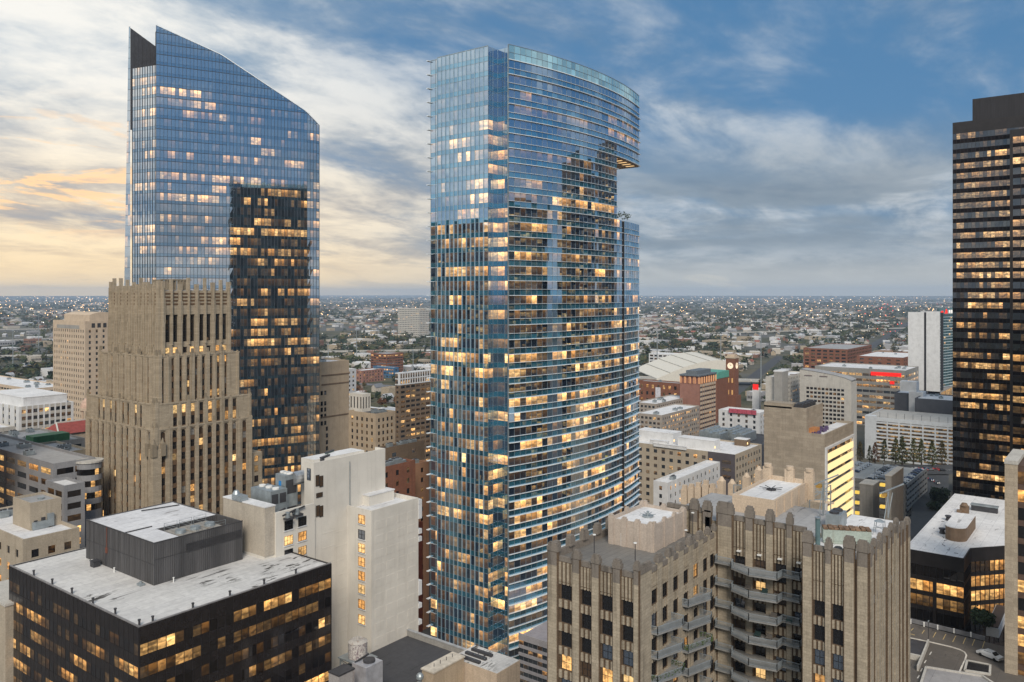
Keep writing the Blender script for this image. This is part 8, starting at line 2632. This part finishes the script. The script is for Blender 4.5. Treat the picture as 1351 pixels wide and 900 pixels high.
for _ in range(9500):
    u = R2.uniform(-60, 1420)
    v = HV + math.exp(R2.uniform(math.log(5.5), math.log(45)))
    d = H * FOC / (v - HV)
    n3v = math.sin(d * .0011 + u * .01) + math.sin(u * .023 + d * .0004)
    if n3v < R2.uniform(-1.2, 1.2): continue
    x, y = at(u, d)
    w = R2.choice((14, 14, 18, 30, 55)) * (1 + d / 9000)
    if d < 4200 and not free(x, y, w): continue
    far.append((d, u, x, y, w))
stuff_boxes(far, 'far_buildings', 'mass of small far buildings towards the horizon', 'far buildings')
N = 16000
uu = rng.uniform(-60, 1420, N * 2); vv = HV + np.exp(rng.uniform(np.log(3.2), np.log(115), N * 2))
dd = H * FOC / (vv - HV)
keep = (np.sin(dd * .0016 + uu * .013) + np.sin(uu * .031 - dd * .0007) + rng.uniform(-1.6, 1.6, N * 2)) > -.25
keep &= ~((uu > 440) & (uu < 560) & (vv > 428) & (vv < 444) & (rng.random(N * 2) < .8))
uu, dd = uu[keep], dd[keep]
xx = dd * FX + (uu - CU) / FOC * dd * RX; yy = dd * FY + (uu - CU) / FOC * dd * RY
ok = np.array([(d > 4200) or ((int(x // 9), int(y // 9)) not in occ) for x, y, d in zip(xx, yy, dd)])
xx, yy, dd = xx[ok], yy[ok], dd[ok]
n = len(xx)
K = 9
sz = rng.uniform(4.5, 8.5, n) * (1 + np.clip(dd / 5000, 0, 5) * .8)
cen = np.stack([xx, yy, np.minimum(sz, 9) * .9], 1)
off = rng.normal(0, 1, (n, K, 3)); off /= np.linalg.norm(off, axis=2, keepdims=True)
off *= rng.uniform(.4, 1.0, (n, K, 1)) * np.array([1, 1, .55])
leaf = cen[:, None, :] + off * sz[:, None, None]
tri = leaf[:, :, None, :] + rng.normal(0, .55, (n, K, 3, 3)) * sz[:, None, None, None] * np.array([1, 1, .7])
tri[..., 2] = np.maximum(tri[..., 2], .3)
V = tri.reshape(-1, 3)
me = bpy.data.meshes.new('far_trees')
me.vertices.add(len(V)); me.vertices.foreach_set('co', V.astype(np.float32).ravel())
nf = len(V) // 3
me.loops.add(nf * 3); me.loops.foreach_set('vertex_index', np.arange(nf * 3, dtype=np.int32))
me.polygons.add(nf); me.polygons.foreach_set('loop_start', np.arange(0, nf * 3, 3, dtype=np.int32)); me.polygons.foreach_set('loop_total', np.full(nf, 3, dtype=np.int32))
for q in (0, 1, 3): me.materials.append(LEAF[q])
me.polygons.foreach_set('material_index', np.repeat(rng.choice([0, 0, 1, 1, 2], n), K).astype(np.int32))
me.update()
tag(mesh_obj('far_trees', me, None, 'stuff'), 'wooded far suburbs reaching to the horizon', 'trees')
# evening lamps of the far city
def lamps(n, umin, umax, lo, hi, col, k, name, label, size=1.0):
    m = MB()
    for _ in range(n):
        u = R2.uniform(umin, umax); v = HV + math.exp(R2.uniform(math.log(lo), math.log(hi)))
        d = H * FOC / (v - HV); x, y = at(u, d)
        s = size * d / FOC * R2.choice((.28, .35, .45, .62))
        s = min(s, 14)
        z = R2.uniform(7, 14) + s
        a = len(m.v)
        m.v += [(x + s, y, z), (x, y + s, z), (x - s, y, z), (x, y - s, z), (x, y, z + s), (x, y, z - s)]
        for f in ((0, 1, 4), (1, 2, 4), (2, 3, 4), (3, 0, 4), (1, 0, 5), (2, 1, 5), (3, 2, 5), (0, 3, 5)): m.f.append(tuple(a + i for i in f)); m.m.append(0)
    tag(m.build(name, emit(name, col, k), None, 'stuff'), label, 'street lights')
lamps(1300, -40, 1380, 4.0, 34, (1.0, .60, .28), 5.0, 'far_street_lights', 'warm street lights scattered across the far city')
lamps(260, -40, 1380, 4.0, 60, (1.0, .88, .74), 3.6, 'far_white_lights', 'white yard lights scattered across the far city')
lamps(70, 1130, 1260, 14, 60, (1.0, .12, .08), 2.6, 'far_tail_lights', 'red tail lights along the road left of the dark tower')
lamps(90, 60, 170, 6, 30, (1.0, .55, .25), 3.2, 'far_amber_lights', 'amber lights clustered in the far suburb at left')
lamps(60, 450, 560, 40, 130, (1.0, .62, .30), 2.6, 'mid_street_lights', 'warm street lights between the glass towers', .8)
lamps(70, 850, 1200, 40, 130, (1.0, .66, .36), 2.6, 'near_street_lights', 'warm street lights around the stadium', .8)
# tall freeway lamp masts
for i, (u, d, vt) in enumerate(((470.5, 1650, 436), (433, 1300, 455), (545, 1250, 463), (51, 1900, 412), (17, 1500, 437), (867, 1300, 440), (951, 1250, 443), (1004, 1150, 440))):
    x, y = at(u, d)
    o = thing('lamp_mast', 'tall freeway lamp mast %s, %s' % (('left of', 'left of', 'left of', 'left of', 'left of', 'right of', 'right of', 'right of')[i] + (' the central tower' if u > 400 else ' the stepped tower'), ('the tallest by the freeway', 'nearest the sloped tower', 'nearest the central tower', 'with orange lamp', 'nearest the picture edge', 'nearest the tower', 'behind the clock tower', 'farthest right')[i]), 'lamp mast', (x, y, 0), 'freeway lamp masts')
    zt = zv(vt, d)
    MB().cyl(x, y, .8, 0, zt, 6, 0, .5).build('pole', M_STEEL, o)
    MB().cyl(x, y, 2.2, zt, zt + 1.2, 8).build('lamp_ring', emit('mast lamp', (1, .8, .6), 1.5) if i == 3 else M_STEEL, o)
# haze
hz = MB().box(-26000, -26000, -2, 26000, 26000, 330)
hm, t = newmat('haze')
pv = t.n('ShaderNodeVolumePrincipled')
pv.inputs['Color'].default_value = (.62, .78, 1.0, 1)
pv.inputs['Density'].default_value = 0.000045
pv.inputs['Anisotropy'].default_value = 0.1
o = t.n('ShaderNodeOutputMaterial'); t.nt.links.new(pv.outputs[0], o.inputs['Volume'])
hz.build('haze', hm, None, 'stuff')
